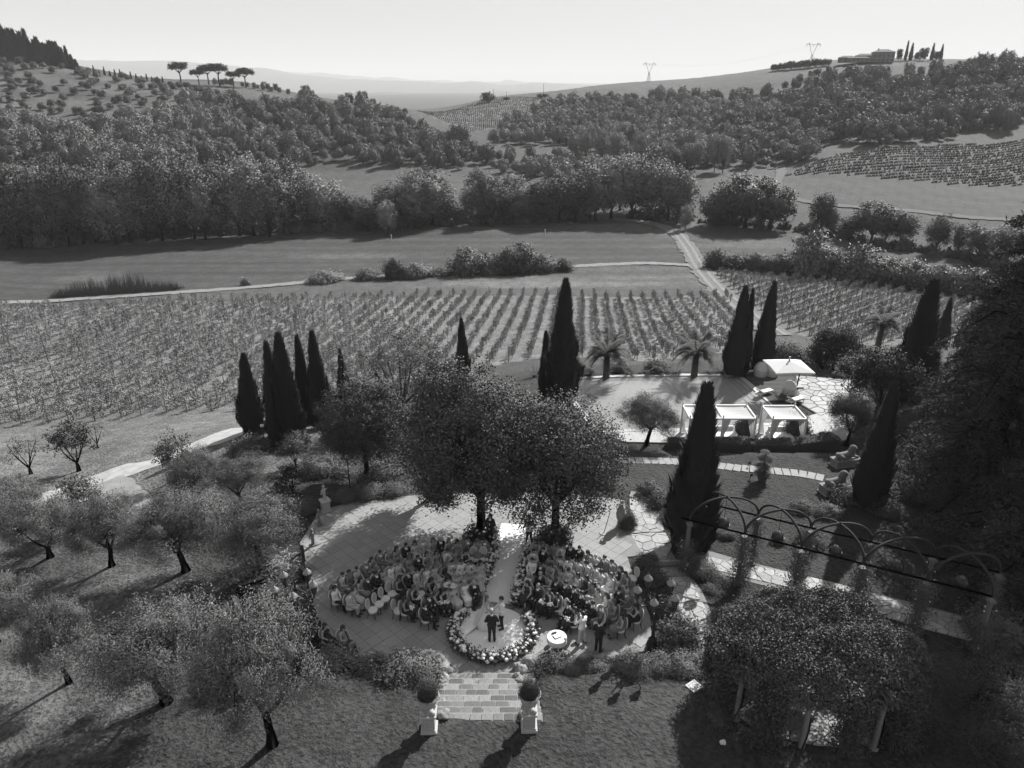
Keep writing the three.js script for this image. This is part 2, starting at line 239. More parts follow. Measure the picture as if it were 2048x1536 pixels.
// far hills, one behind the other
const RIDGES = [
  [3300, [[480, 214], [640, 209], [760, 201], [860, 206], [940, 197], [1020, 201], [1120, 195], [1300, 193]], 0.07],
  [5600, [[300, 197], [560, 190], [690, 193], [790, 184], [900, 188], [1000, 182], [1100, 185], [1300, 183]], 0.08],
  [9200, [[-200, 150], [100, 122], [160, 120], [260, 122], [340, 120], [430, 128], [520, 137], [620, 150], [700, 158], [800, 160], [880, 166], [950, 162], [1010, 168], [1080, 166], [1160, 170], [1250, 172], [1500, 165], [2300, 170]], 0.09],
  [14300, [[-200, 140], [300, 128], [500, 140], [640, 147], [760, 155], [860, 160], [1000, 165], [1010, 161], [1080, 165], [1200, 166], [2300, 168]], 0.09],
];
RIDGES.forEach(([F, line, a], r) => {
  const top = line.map(([px, py]) => atAhead(px, py, F)), pos = [], idx = [], n = 500, D = 7;
  for (let i = 0; i <= n; i++) {
    const x = lerp(top[0].x, top[top.length - 1].x, i / n); let k = 0; while (k < top.length - 2 && top[k + 1].x < x) k++;
    const t = smooth(0, 1, (x - top[k].x) / (top[k + 1].x - top[k].x)), y = lerp(top[k].y, top[k + 1].y, t) + (fbm(x * 0.004, r * 9, 5) - 0.5) * F * 0.004 + (fbm(x * 0.03, r * 5, 3) - 0.5) * F * 0.0014;
    for (let j = 0; j <= D; j++) { const q = j / D, side = j < 4 ? -(4 - j) / 4 : (j - 4) / 3; pos.push(x, lerp(y, -20, side * side) + (fbm(x * 0.004, side * 3 + r * 7, 4) - 0.5) * F * 0.006 * Math.abs(side), -(F + side * F * 0.22)); }
  }
  for (let i = 0; i < n; i++) for (let j = 0; j < D; j++) { const p = i * (D + 1) + j, q = p + D + 1; idx.push(p, q, p + 1, q, q + 1, p + 1); }
  const g = new THREE.BufferGeometry(); g.setAttribute('position', new THREE.Float32BufferAttribute(pos, 3)); g.setIndex(idx); g.computeVertexNormals();
  structure(numbered('far_hills'), g, grey(a, 1), 'far range of hazy hills on the horizon');
});
// ---------- plant builders ----------
const barkDark = grey(0.05, 1, { map: TEX.bark }), barkMid = grey(0.10, 1, { map: TEX.bark }), barkPale = grey(0.17, 1, { map: TEX.bark });
// a leaf: pointed rhombus bent along its midrib
function pushLeaf(p, x, y, z, L, W, r, up) {
  let nx = gauss(r), ny = gauss(r) + up, nz = gauss(r), n = Math.hypot(nx, ny, nz) || 1; nx /= n; ny /= n; nz /= n;
  let tx = gauss(r), ty = gauss(r), tz = gauss(r); const d = tx * nx + ty * ny + tz * nz; tx -= d * nx; ty -= d * ny; tz -= d * nz; n = Math.hypot(tx, ty, tz) || 1; tx /= n; ty /= n; tz /= n;
  const bx = ny * tz - nz * ty, by = nz * tx - nx * tz, bz = nx * ty - ny * tx, h = L / 2, w = W / 2, q = W * 0.25;
  const ax = x - tx * h, ay = y - ty * h, az = z - tz * h, cx = x + tx * h, cy = y + ty * h, cz = z + tz * h;
  p.push(ax, ay, az, x + bx * w + nx * q, y + by * w + ny * q, z + bz * w + nz * q, cx, cy, cz, ax, ay, az, cx, cy, cz, x - bx * w + nx * q, y - by * w + ny * q, z - bz * w + nz * q);
}
const geoOf = (p, n) => { const g = new THREE.BufferGeometry(); g.setAttribute('position', new THREE.Float32BufferAttribute(p, 3)); if (n) g.setAttribute('normal', new THREE.Float32BufferAttribute(n, 3)); return g; };
// the same leaf turned to face outwards, its normals blended with the roundness of its clump, so that clumps shade softly
function pushSoft(p, nn, x, y, z, L, W, r, up, ox, oy, oz) {
  const i0 = p.length; pushLeaf(p, x, y, z, L, W, r, up);
  for (let t = i0; t < p.length; t += 9) {
    const ux = p[t + 3] - p[t], uy = p[t + 4] - p[t + 1], uz = p[t + 5] - p[t + 2], vx = p[t + 6] - p[t], vy = p[t + 7] - p[t + 1], vz = p[t + 8] - p[t + 2]; let nx = uy * vz - uz * vy, ny = uz * vx - ux * vz, nz = ux * vy - uy * vx; const l = Math.hypot(nx, ny, nz) || 1; nx /= l; ny /= l; nz /= l;
    if (nx * ox + ny * oy + nz * oz < 0) { for (let k = 0; k < 3; k++) { const q = p[t + 3 + k]; p[t + 3 + k] = p[t + 6 + k]; p[t + 6 + k] = q; } nx = -nx; ny = -ny; nz = -nz; }
    let mx = nx * 0.55 + ox, my = ny * 0.55 + oy, mz = nz * 0.55 + oz; const m = Math.hypot(mx, my, mz) || 1; mx /= m; my /= m; mz /= m; nn.push(mx, my, mz, mx, my, mz, mx, my, mz);
  }
}
const clipG = (r) => clamp(gauss(r), -1.7, 1.7);
// clump centres through an uneven crown: outline broken by noise
function clumps(o, r) {
  const list = [];
  for (let k = 0, guard = 0; k < o.n && guard < o.n * 30; guard++) {
    let x = gauss(r), y = gauss(r), z = gauss(r); const l = Math.hypot(x, y, z); x /= l; y /= l; z /= l;
    if (y < (o.low ?? -0.75)) continue;
    const rough = 1 + (o.rough ?? 0.35) * (fbm(x * 2.2 + o.seed, y * 2.2 + z * 2.2 + o.seed * 0.7, 3) - 0.5) * 2, q = Math.pow(r(), 1 / (o.shell ?? 2.6)) * rough;
    const fy = y < 0 ? (o.drop ?? 1) : 1;
    list.push([x * q * o.rx, o.cy + y * q * o.ry * fy, z * q * (o.rz ?? o.rx), q]); k++;
  }
  return list;
}
function crownGeo(o) {
  const r = rngOf(o.seed), cs = clumps(o, r), p = [], nn = [];
  for (const c of cs) { const cr = o.cr * (0.55 + 0.9 * r()), m = o.leaves * (0.6 + 0.8 * r()), gx = c[0] / o.rx, gy = (c[1] - o.cy) / o.ry, gz = c[2] / (o.rz ?? o.rx), gl = Math.hypot(gx, gy, gz) || 1; for (let k = 0; k < m; k++) { const a = clipG(r) * cr * 0.46, b = clipG(r) * cr * (o.flat ?? 0.36), e = clipG(r) * cr * 0.46, s = 0.7 + 0.6 * r(); let ox = gx / gl * 0.55 + a / cr * 1.3, oy = gy / gl * 0.55 + b / cr * 1.3, oz = gz / gl * 0.55 + e / cr * 1.3; const ol = Math.hypot(ox, oy, oz) || 1; pushSoft(p, nn, c[0] + a, c[1] + b, c[2] + e, o.L * s, o.W * s, r, o.up ?? 0.5, ox / ol, oy / ol, oz / ol); } }
  for (let k = 0; k < (o.shoots ?? 0); k++) { const c = cs[r() * cs.length | 0]; if (c[1] < o.cy) continue; const a = r() * 6.28, t = 0.15 + 0.35 * r(), l = 0.5 + 0.5 * r(); for (let i = 0; i < 16; i++) { const q = i / 16 * l; pushSoft(p, nn, c[0] + C(a) * q * t + gauss(r) * 0.02, c[1] + q, c[2] + S(a) * q * t + gauss(r) * 0.02, o.L, o.W, r, 0, C(a) * 0.6, 0.8, S(a) * 0.6); } }
  return { geo: geoOf(p, nn), cs };
}
function woodGeo(o, cs, r) { // trunk with limbs reaching into the clumps
  const parts = [], fork = o.fork, th = o.trunk, lean = o.lean || [0, 0];
  const F = [lean[0], fork, lean[1]];
  parts.push(limb([[0, -0.25, 0], [lean[0] * 0.25, fork * 0.4, lean[1] * 0.3], F], [th * 1.45, th * 1.0, th * 0.92], 10));
  parts.push(limb([[0, -0.2, 0], [0, 0.12, 0], [0.02, 0.45, 0]], [th * 2.0, th * 1.5, th * 1.05], 10, 2));
  const main = o.limbs ?? 6, ends = [];
  for (let k = 0; k < main; k++) {
    const a = k / main * 2 * PI + r() * 0.7, rr = 0.45 + 0.25 * r(), e = [o.rx * rr * C(a) + lean[0], o.cy + o.ry * (-0.1 + 0.5 * r()), (o.rz ?? o.rx) * rr * S(a) + lean[1]];
    const m = [lerp(F[0], e[0], 0.5) + (r() - 0.5) * 0.3, lerp(fork, e[1], 0.42), lerp(F[2], e[2], 0.5) + (r() - 0.5) * 0.3];
    parts.push(limb([F, m, e], [th * 0.62, th * 0.38, th * 0.14], 7)); ends.push(m, e);
  }
  if (o.leader !== false) { const e = [lean[0], o.cy + o.ry * 0.6, lean[1]]; parts.push(limb([F, [lean[0] * 1.1, (fork + e[1]) / 2, lean[1]], e], [th * 0.75, th * 0.45, th * 0.12], 7)); ends.push([lean[0], o.cy, lean[1]], e); }
  const step = Math.max(1, Math.floor(cs.length / (o.twigs ?? 40)));
  for (let k = 0; k < cs.length; k += step) { const c = cs[k]; let b = F, d = 1e9; for (const e of ends) { const q = Math.hypot(e[0] - c[0], e[1] - c[1], e[2] - c[2]); if (q < d) { d = q; b = e; } } parts.push(limb([b, [(b[0] + c[0]) / 2 + (r() - 0.5) * 0.2, (b[1] + c[1]) / 2 - 0.05, (b[2] + c[2]) / 2 + (r() - 0.5) * 0.2], [c[0], c[1], c[2]]], [th * 0.16, th * 0.1, th * 0.04], 4, 2)); }
  return join(parts, true);
}
function treeParts(o) { const c = crownGeo(o); return { crown: c.geo, trunk: woodGeo(o, c.cs, rngOf(o.seed + 5)), o }; }
function treeThing(name, label, tp_, p, turn, mats2, group, sc = 1, category = 'tree') {
  const t = thing(name, label, category, p, turn, group); mesh('trunk', tp_.trunk, mats2[0], t); mesh('crown', tp_.crown, mats2[1], t); t.scale.setScalar ? (Array.isArray(sc) ? t.scale.set(...sc) : t.scale.setScalar(sc)) : 0; return t;
}
// cypress: dense upright sprays round a spindle
function cypressGeo(h, R, seed, n, L, W) {
  const r = rngOf(seed), p = [], lo = 0.03 * h, bend = (r() - 0.5) * 0.03 * h;
  for (let k = 0; k < n; k++) {
    const t = Math.pow(r(), 1.25), y = lo + t * (h - lo), a = r() * 2 * PI;
    const prof = Math.pow(1 - t, 0.8) * (0.66 + 0.34 * smooth(0, 0.2, t)) * 1.2, rough = 1 + 0.42 * (fbm(a * 1.6 + seed, t * 9, 3) - 0.5) * 2 + 0.3 * (vnoise(a * 5, t * 26 + seed) - 0.5);
    const q = (0.72 + 0.3 * Math.sqrt(r())) * R * prof * rough, s = 0.7 + 0.7 * r(), x = C(a) * q + bend * t * t, z = S(a) * q, out = 0.22 + 0.2 * r(), ta = a + (r() - 0.5) * 1.2, w = W * s;
    const tx = C(ta) * out, tz = S(ta) * out, l = L * s, sx = -S(a + (r() - 0.5)) * w, sz = C(a) * w, sy = (r() - 0.5) * w;
    p.push(x - sx, y - sy, z - sz, x + sx, y + sy, z + sz, x + tx * l, y + l, z + tz * l);
  }
  return geoOf(p);
}
const cypCore = (h, R) => lathe([[R * 0.35, 0.02 * h], [R * 0.66, 0.14 * h], [R * 0.6, 0.35 * h], [R * 0.4, 0.6 * h], [R * 0.2, 0.82 * h], [0.01, 0.95 * h]], 10);
// shrub: low dense mound reaching the ground
function shrubGeo(rx, ry, seed, n, leaves, L, W, rough = 0.3, up = 0.4) { return crownGeo({ rx, ry, rz: rx, cy: ry * 0.45, n, cr: Math.min(rx, ry) * 0.5, leaves, L, W, seed, rough, low: -0.5, shell: 3.2, up, flat: 0.5 }).geo; }
// pinnate frond (palm, cycad)
function frondGeo(len, lift, droop, leaflets, lw, seed) {
  const r = rngOf(seed), T = new Tris(), pts = [];
  for (let i = 0; i <= 10; i++) { const t = i / 10; pts.push([t * len * (1 - 0.18 * t * droop), lift * t * len - droop * t * t * len * 0.62, 0]); }
  const at = (t) => { const f = t * 10, k = Math.min(9, Math.floor(f)), a = pts[k], b = pts[k + 1]; return [lerp(a[0], b[0], f - k), lerp(a[1], b[1], f - k)]; };
  for (let i = 0; i < 10; i++) { const w0 = len * 0.014 * (1 - i / 11), w1 = len * 0.014 * (1 - (i + 1) / 11); T.quad([pts[i][0], pts[i][1], -w0], [pts[i][0], pts[i][1], w0], [pts[i + 1][0], pts[i + 1][1], w1], [pts[i + 1][0], pts[i + 1][1], -w1]); }
  for (let k = 0; k < leaflets; k++) for (const s of [-1, 1]) {
    const t = 0.1 + 0.9 * (k + r() * 0.5) / leaflets, [x, y] = at(t), ll = len * 0.24 * Math.sin(PI * Math.min(1, 0.18 + 0.82 * t)) * (0.8 + 0.4 * r()) + 0.05 * len, w = lw * len;
    T.tri([x - w, y, 0], [x + w, y, 0], [x + ll * 0.55, y + ll * (0.12 - 0.35 * r()), s * ll * 0.85]);
  }
  return T.geo();
}
const trunkGeo = (h, r0, r1) => lathe([[r0 * 1.25, -0.2], [r0 * 1.1, 0.15], [r0, h * 0.3], [r0 * 0.95, h * 0.6], [r1, h * 0.85], [r1 * 1.2, h]], 14);

// ---------- cypresses of the estate (foot pixel, tip pixel, half width in pixels) ----------
const cypVariants = [cypressGeo(8, 0.9, 11, 9500, 0.4, 0.055), cypressGeo(8, 0.9, 12, 9500, 0.4, 0.055), cypressGeo(8, 0.9, 13, 9500, 0.4, 0.055)], cypCoreG = cypCore(8, 0.9), cypTrunkG = cyl(0.16, 0.12, 1.2, 0, -0.2, 0, 8);
const cypDark = grey(0.028, 0.95), cypMid = grey(0.034, 0.95), cypInner = cypDark;
const CYP = [
  [508, 868, 494, 714, 21, 'broad cypress with a rounded foot standing alone beside the gravel track'], [556, 856, 553, 690, 19, 'cypress half hidden behind the tallest of the cluster by the track'], [585, 886, 574, 676, 26, 'tallest and broadest cypress of the cluster above the gravel track'], [551, 892, 552, 768, 11, 'slim young cypress in front of the cluster above the track'],
  [616, 850, 611, 678, 16, 'narrow cypress between the two widest of the cluster'], [645, 856, 637, 670, 20, 'blunt-topped cypress behind the clipped round tree'], [690, 800, 689, 702, 10, 'small cypress between the round tree and the loose feathery tree'], [866, 830, 880, 712, 17, 'leaning ragged cypress behind the crown of the terrace tree'], [926, 775, 932, 642, 13, 'solitary slender cypress against the vineyard rows'],
  [1091, 790, 1100, 668, 13, 'short cypress leaning on the giant one at the pool corner'], [1124, 800, 1148, 570, 28, 'giant cypress with a pointed tip at the pool corner'], [1468, 752, 1489, 581, 21, 'broad cypress at the far pool corner before the dirt road'], [1484, 748, 1500, 585, 11, 'thin cypress growing right behind a broader one at the pool'], [1522, 744, 1547, 571, 18, 'pointed cypress beside the large white parasol'],
  [1378, 1092, 1414, 781, 43, 'huge cypress at the end of the iron arbour'], [1733, 1012, 1782, 778, 29, 'tall cypress beside the stone lions'], [1812, 800, 1880, 570, 34, 'massive cypress in the shade of the cedar'], [1880, 690, 1888, 600, 11, 'small far cypress beyond the massive one'],
];
CYP.forEach(([bx, by, tx, ty, hw, label], i) => {
  const p = hit(bx, by), top = atAhead(tx, ty, p.f), h = top.y - p.y, R = hw / pxPerM(p) * 1.12, t = thing('cypress_tree', label, 'cypress', P3(p), i * 1.7, 'cypresses of the estate');
  mesh('trunk', cypTrunkG, barkDark, t); mesh('inner_foliage', cypCoreG, cypInner, t); mesh('crown', cypVariants[i % 3], i % 2 ? cypMid : cypDark, t); t.scale.set(R / 0.9, h / 8, R / 0.9);
});

// ---------- terrace trees, clipped round tree, loose trees ----------
const leafGloss = leafMat(0.075, 0.42, 0.2), leafMid = leafMat(0.09, 0.6, 0.2), leafDark = leafMat(0.055, 0.6, 0.15), leafPale = leafMat(0.16, 0.7, 0.25), leafOlive = leafMat(0.14, 0.6, 0.15), leafPoplar = leafMat(0.15, 0.7, 0.25);
{
  const a = treeParts({ rx: 4.15, ry: 4.15, rz: 3.9, cy: 5.95, drop: 1.0, n: 420, cr: 0.92, leaves: 175, L: 0.125, W: 0.085, seed: 101, fork: 2.6, trunk: 0.26, limbs: 8, low: -0.86, rough: 0.24, up: 0.7, twigs: 80 });
  const p = hit(963, 1072); treeThing('terrace_tree', 'tall broad-leaved tree with a leafy dome beside the aisle runner', a, P3(p), 0, [barkMid, leafGloss], 'broad-leaved terrace trees').children[1].position.x = -0.5;
  const b = treeParts({ rx: 3.4, ry: 3.35, rz: 3.4, cy: 4.9, drop: 1.0, n: 310, cr: 0.9, leaves: 175, L: 0.125, W: 0.085, seed: 137, fork: 2.1, trunk: 0.24, limbs: 8, low: -0.86, rough: 0.26, up: 0.7, twigs: 70 });
  treeThing('terrace_tree', 'lower broad-leaved terrace tree whose crown reaches towards the pool', b, P3(hit(1110, 1070)), 1.9, [barkMid, leafMat(0.09, 0.42, 0.2)], 'broad-leaved terrace trees');
  const c = treeParts({ rx: 2.75, ry: 2.55, cy: 4.3, n: 330, cr: 0.55, leaves: 130, L: 0.12, W: 0.07, seed: 171, fork: 1.9, trunk: 0.15, limbs: 6, low: -0.9, rough: 0.1, shell: 5.5, up: 0.4, twigs: 20 });
  treeThing('round_tree', 'densely clipped ball-shaped tree beside the cypress cluster', c, P3(hit(735, 958)), 0, [barkMid, leafMat(0.075, 0.55, 0.2)]);
  const d = treeParts({ rx: 3.4, ry: 2.9, cy: 4.2, n: 140, cr: 0.8, leaves: 90, L: 0.13, W: 0.055, seed: 191, fork: 1.1, trunk: 0.14, limbs: 9, low: -0.7, rough: 0.4, up: 0.2, twigs: 60 });
  treeThing('feathery_tree', 'loose feathery tree with many thin limbs above the vineyard edge', d, P3(hit(806, 842)), 0, [barkMid, leafMat(0.2)], null, 1.22);
  const e = treeParts({ rx: 1.55, ry: 2.7, cy: 5.3, n: 110, cr: 0.85, leaves: 200, L: 0.125, W: 0.085, seed: 197, fork: 1.9, trunk: 0.19, limbs: 7, low: -0.85, rough: 0.3, up: 0.7, twigs: 40 });
  treeThing('terrace_tree', 'darker broad-leaved tree half hidden behind the tall terrace tree', e, P3(hit(884, 985)), 2.2, [barkMid, leafMat(0.075, 0.5)], 'broad-leaved terrace trees');
}
// ---------- olive trees of the grove ----------
const OLV = [0, 1, 2, 3].map((k) => treeParts({ rx: 2.25, ry: 1.6, rz: 2.15, cy: 2.85, n: 115 + k * 10, cr: 0.58, leaves: 330, shoots: 90, L: 0.105, W: 0.027, seed: 211 + k * 17, fork: 0.95 + 0.18 * k, trunk: 0.145, lean: [0.22 - 0.14 * k, 0.12], limbs: 3 + (k % 2), leader: false, low: -0.5, rough: 0.48, shell: 2.4, up: 0.15, twigs: 70, flat: 0.45 }));
const SHR = { mound: shrubGeo(1, 1, 301, 90, 90, 0.11, 0.06, 0.22), loose: shrubGeo(1, 1, 307, 70, 60, 0.17, 0.07, 0.5), ball: shrubGeo(1, 1, 313, 160, 55, 0.09, 0.06, 0.08), thin: shrubGeo(1, 1, 317, 45, 40, 0.2, 0.045, 0.6, 0) };
const shrubStem = cyl(0.06, 0.04, 0.5, 0, -0.12, 0, 6);
// foot pixel, crown centre pixel, crown half width in pixels, variant, label
const OLIVES = [
  [101, 1115, 85, 1045, 88, 0, 'olive with a crooked dark trunk and three bare forks beside the track'], [224, 1132, 190, 1048, 82, 1, 'olive leaning over the shaded grove path, limbs visible'], [372, 1142, 358, 1055, 108, 2, 'wide dense olive in the middle of the grove'], [522, 1140, 528, 1055, 104, 3, 'olive with a wide open fork at the patio edge'], [-10, 1108, -20, 1035, 95, 2, 'olive cut by the edge next to the crooked one'],
  [138, 1366, 112, 1245, 78, 3, 'small olive on a long bare trunk with mulch at its foot'], [332, 1405, 312, 1290, 150, 0, 'largest olive with long drooping shoots in the grove'], [545, 1490, 515, 1335, 142, 2, 'large silvery olive below the stone edging'], [556, 1300, 548, 1225, 62, 1, 'young olive between the piano and the ornate lamp'], [-6, 1285, 5, 1210, 85, 1, 'olive at the outer edge of the grove near the small one'],
  [400, 1005, 398, 945, 68, 2, 'bushy olive beside the gravel branch'], [486, 1008, 480, 950, 66, 0, 'bushy olive above the patio edge'], [40, 1030, 40, 985, 60, 3, 'low olive where the track turns'],
];
OLIVES.forEach(([bx, by, cx, cy, hw, k, label]) => { const p = hit(bx, by), s = hw / pxPerM(p) / 2.3 * 0.87, c = atAhead(cx, cy, p.f), hs = clamp((c.y - p.y) / 2.75 * 0.95, s * 0.8, s * 1.45); treeThing('olive_tree', label, OLV[k], P3(p), bx * 0.37, [barkDark, leafOlive], 'olive trees of the grove', [s, hs, s], 'olive tree'); });
const FRUIT = treeParts({ rx: 1.5, ry: 1.5, cy: 2.3, n: 60, cr: 0.5, leaves: 42, L: 0.17, W: 0.08, seed: 260, fork: 0.6, trunk: 0.1, limbs: 6, low: -0.6, rough: 0.4, up: 0.3, twigs: 50, leader: false });
const BARE = treeParts({ rx: 1.5, ry: 1.3, cy: 2.0, n: 34, cr: 0.5, leaves: 12, L: 0.15, W: 0.06, seed: 266, fork: 0.5, trunk: 0.09, limbs: 6, low: -0.5, rough: 0.5, up: 0.3, twigs: 34, leader: false });
for (const [bx, by, hw, g, m, label] of [[158, 942, 44, FRUIT, leafMid, 'vase-shaped fruit tree on the meadow below the vineyard'], [62, 948, 40, BARE, leafMid, 'nearly bare fruit tree on the meadow'], [196, 896, 26, BARE, leafDark, 'bare sapling behind the vase-shaped fruit tree'], [178, 1052, 46, FRUIT, leafPale, 'pale airy tree at the bend of the gravel track'], [356, 958, 40, FRUIT, leafPale, 'broad-leaved pale fig bush above the track'], [586, 990, 28, FRUIT, leafDark, 'small dark citrus tree on the slope above the patio'], [592, 935, 26, FRUIT, leafMid, 'spindly young tree below the cypress cluster']]) { const p = hit(bx, by), s = hw / pxPerM(p) / 1.5; treeThing('fruit_tree', label, g, P3(p), bx, [barkDark, m], 'small trees round the track', s); }
// ---------- palms and cycads ----------
const FR = [frondGeo(2.6, 0.8, 1.3, 44, 0.012, 401), frondGeo(2.6, 0.35, 1.2, 44, 0.012, 402), frondGeo(2.4, 1.5, 1.2, 44, 0.012, 403)], frondMat = leafMat(0.05, 0.55, 0.1), frondDry = leafMat(0.1, 0.7, 0.1);
for (const [bx, by, h, s, label] of [[1212, 757, 2.5, 1, 'date palm at the pool edge with a round head of fronds'], [1388, 754, 2.4, 0.92, 'date palm between the round-headed one and the cypress pair'], [1752, 715, 4.2, 1.0, 'tall date palm above the dark shade trees']]) {
  const t = thing('date_palm', label, 'palm', P3(hit(bx, by)), 0, 'date palms by the pool'); mesh('trunk', trunkGeo(h, 0.3, 0.26), barkMid, t); const r = rngOf(bx);
  for (let k = 0; k < 54; k++) { const f = mesh('frond', FR[k % 3], k % 9 === 0 ? frondDry : frondMat, t); f.position.y = h - 0.1 + 0.15 * r(); f.rotation.y = k * 2.399 + r() * 0.3; f.scale.setScalar(s * (0.85 + 0.3 * r())); }
}
const CYC = (() => { const gs = [], r = rngOf(9); for (let k = 0; k < 26; k++) gs.push(frondGeo(1, 0.4 + 1.2 * r(), 0.9, 18, 0.012, 420 + k).rotateY(k * 2.4 + r())); const g = mergeGeometries(gs); return g; })(), cycStem = cyl(0.16, 0.14, 0.5, 0, -0.25, 0, 8);
for (const [px, py, rp] of [[1176, 752, 26], [1258, 750, 22], [1292, 748, 26], [1326, 748, 28], [1352, 749, 18], [1416, 748, 20], [1440, 747, 26], [1068, 755, 26], [905, 765, 24], [1190, 815, 22], [1345, 882, 22], [1556, 868, 26], [1612, 872, 18], [1564, 806, 26]]) { const p = hit(px, py), t = thing('cycad', px < 1150 ? 'spiky cycad rosette showing behind the terrace trees' : py > 800 ? 'spiky cycad rosette on the near side of the pool' : 'spiky cycad rosette in the bed along the far pool rim', 'plant', P3(p), px, py > 800 ? 'near cycads' : px < 1150 ? 'hidden cycads' : 'cycads along the pool rim'); mesh('stem', cycStem, barkDark, t); mesh('fronds', CYC, leafDark, t); t.scale.setScalar(rp / pxPerM(p)); }
// ---------- scattered plants: the largest in view as things, the rest as one mass ----------
const dummy = new THREE.Object3D();
function scatter(list, geos, matList, n, name, label, category, group, massName, massLabel) { // list: {p:[x,y,z], s:[..], turn, v}
  const eye = new V3(0, EYE, 0); list.forEach((o) => { o.d = eye.distanceTo(dummy.position.set(...o.p)) / Math.max(o.s[0], o.s[1]); }); list.sort((a, b) => a.d - b.d);
  list.slice(0, n).forEach((o) => { const m = mesh(numbered(name), geos[o.v % geos.length], matList[(o.m ?? o.v) % matList.length], scene); m.position.set(...o.p); m.scale.set(...o.s); m.rotation.y = o.turn; dress(m, typeof label === 'function' ? label(o) : label, category, group); });
  const rest = list.slice(n); if (!rest.length) return;
  const holder = new THREE.Group(); holder.name = massName; holder.userData = { kind: 'stuff', label: massLabel }; scene.add(holder);
  geos.forEach((g, k) => { const mine = rest.filter((o) => o.v % geos.length === k); if (!mine.length) return; const im = new THREE.InstancedMesh(g, grey(1, 0.7), mine.length); im.name = massName + '_plants'; im.userData.kind = 'stuff'; const c = new THREE.Color();
    mine.forEach((o, i) => { dummy.position.set(...o.p); dummy.rotation.set(0, o.turn, 0); dummy.scale.set(...o.s); dummy.updateMatrix(); im.setMatrixAt(i, dummy.matrix); const a = matList[(o.m ?? o.v) % matList.length].color.r * (0.8 + 0.4 * hash(i, k)); im.setColorAt(i, c.setRGB(a, a, a)); }); holder.add(im); });
}
const bounds = (P) => [Math.min(...P.map((q) => q[0])), Math.max(...P.map((q) => q[0])), Math.min(...P.map((q) => q[1])), Math.max(...P.map((q) => q[1]))];
function fill(P, gap, seed, keep, make) { const r = rngOf(seed), [a, b, c, d] = bounds(P), out = []; for (let F = c; F < d; F += gap) for (let x = a; x < b; x += gap) { const X = x + (r() - 0.5) * gap * 0.95, Y = F + (r() - 0.5) * gap * 0.95, q = r(); if (q < keep && inPoly(P, X, Y) && Math.abs(X) < Y * 0.86 + 10) out.push(make(X, Y, r)); } return out; }
const at3 = (x, F, s, r, v, sy) => ({ p: onGround(x, F, -0.15), s: [s, sy ?? s, s], turn: r() * 6.28, v, m: r() * 97 | 0 });

// ---------- vineyards ----------
function vineGeo(seed) { const r = rngOf(seed), p = []; for (let k = 0; k < 78; k++) { const t = r(), y = 0.65 + 1.05 * t; pushLeaf(p, gauss(r) * 0.17, y, (r() - 0.5) * 1.0, 0.2 * (0.7 + 0.6 * r()), 0.17, r, 0.5); } for (let k = 0; k < 6; k++) { const a = [gauss(r) * 0.08, 1.3, (r() - 0.5) * 0.8]; p.push(a[0] - 0.012, a[1], a[2], a[0] + 0.012, a[1], a[2], a[0] + gauss(r) * 0.15, a[1] + 0.45 + 0.4 * r(), a[2] + gauss(r) * 0.15); } const w = strip(limb([[0, -0.1, 0], [0.04, 0.4, 0.03], [0, 0.85, -0.02]], [0.045, 0.035, 0.03], 5, 2)); p.push(...w.attributes.position.array); return geoOf(p); }
const VINES = [vineGeo(1), vineGeo(2), vineGeo(3), vineGeo(4)], vineMats = [grey(0.15, 0.8), grey(0.19, 0.8), grey(0.23, 0.8), grey(0.11, 0.8)];
const postGeo = box(0.07, 1.85, 0.07, 0, 0.8, 0), postMat = grey(0.09, 1, { map: TEX.bark }), posts = [], vines = [];
function vineyard(P, az, gap, plant, seed, keep, hs) {
  const r = rngOf(seed), dx = S(az), df = C(az), nx = C(az), nf = -S(az), [a, b, c, d] = bounds(P), L = Math.hypot(b - a, d - c);
  const cx = (a + b) / 2, cf = (c + d) / 2;
  for (let i = -Math.ceil(L / 2 / gap); i <= L / 2 / gap; i++) {
    let inside = false, lastPost = -99, last = null;
    for (let s = -L / 2; s < L / 2; s += plant) {
      const x = cx + nx * i * gap + dx * s, F = cf + nf * i * gap + df * s, ok = inPoly(P, x, F) && Math.abs(x) < F * 0.82 + 6;
      if (ok && (!inside || s - lastPost > 5.6)) { posts.push({ p: onGround(x, F), s: [1, 1, 1], turn: 0, v: 0, end: !inside }); lastPost = s; }
      if (!ok && inside && last) posts.push({ p: onGround(...last), s: [1, 1, 1], turn: 0, v: 0, end: true });
      inside = ok; if (!ok) continue; last = [x, F];
      const dens = keep * (0.75 + 0.5 * fbm(x * 0.06, F * 0.06, 3));
      if (r() < dens) vines.push({ p: onGround(x + (r() - 0.5) * 0.5, F + (r() - 0.5) * 0.3, -0.05), s: [0.72 + 0.38 * r(), hs * (0.62 + 0.5 * r()), 0.9], turn: -az + (r() - 0.5) * 0.4 + (r() < 0.5 ? PI : 0), v: r() * 4 | 0, m: r() * 97 | 0, east: P === LAND.vineyardEast });
    }
  }
}
vineyard(LAND.vineyard, 5.5 * PI / 180, 2.35, 0.9, 71, 0.86, 1);
vineyard(LAND.vineyardEast, 44 * PI / 180, 2.6, 0.9, 72, 1.1, 1);
scatter(vines, VINES, vineMats, 300, 'grapevine', (o) => `${['darkish', 'mid-grey', 'pale', 'dark'][o.m % 4]} ${o.s[1] > 0.9 ? 'tall' : o.s[1] > 0.75 ? 'middling' : 'short'} ${o.s[0] > 0.8 ? 'bushy' : 'slender'} grapevine in the front rows of the vineyard`, 'grapevine', 'grapevines in the front rows', 'vineyard_rows', 'rows of grapevines on pale soil');
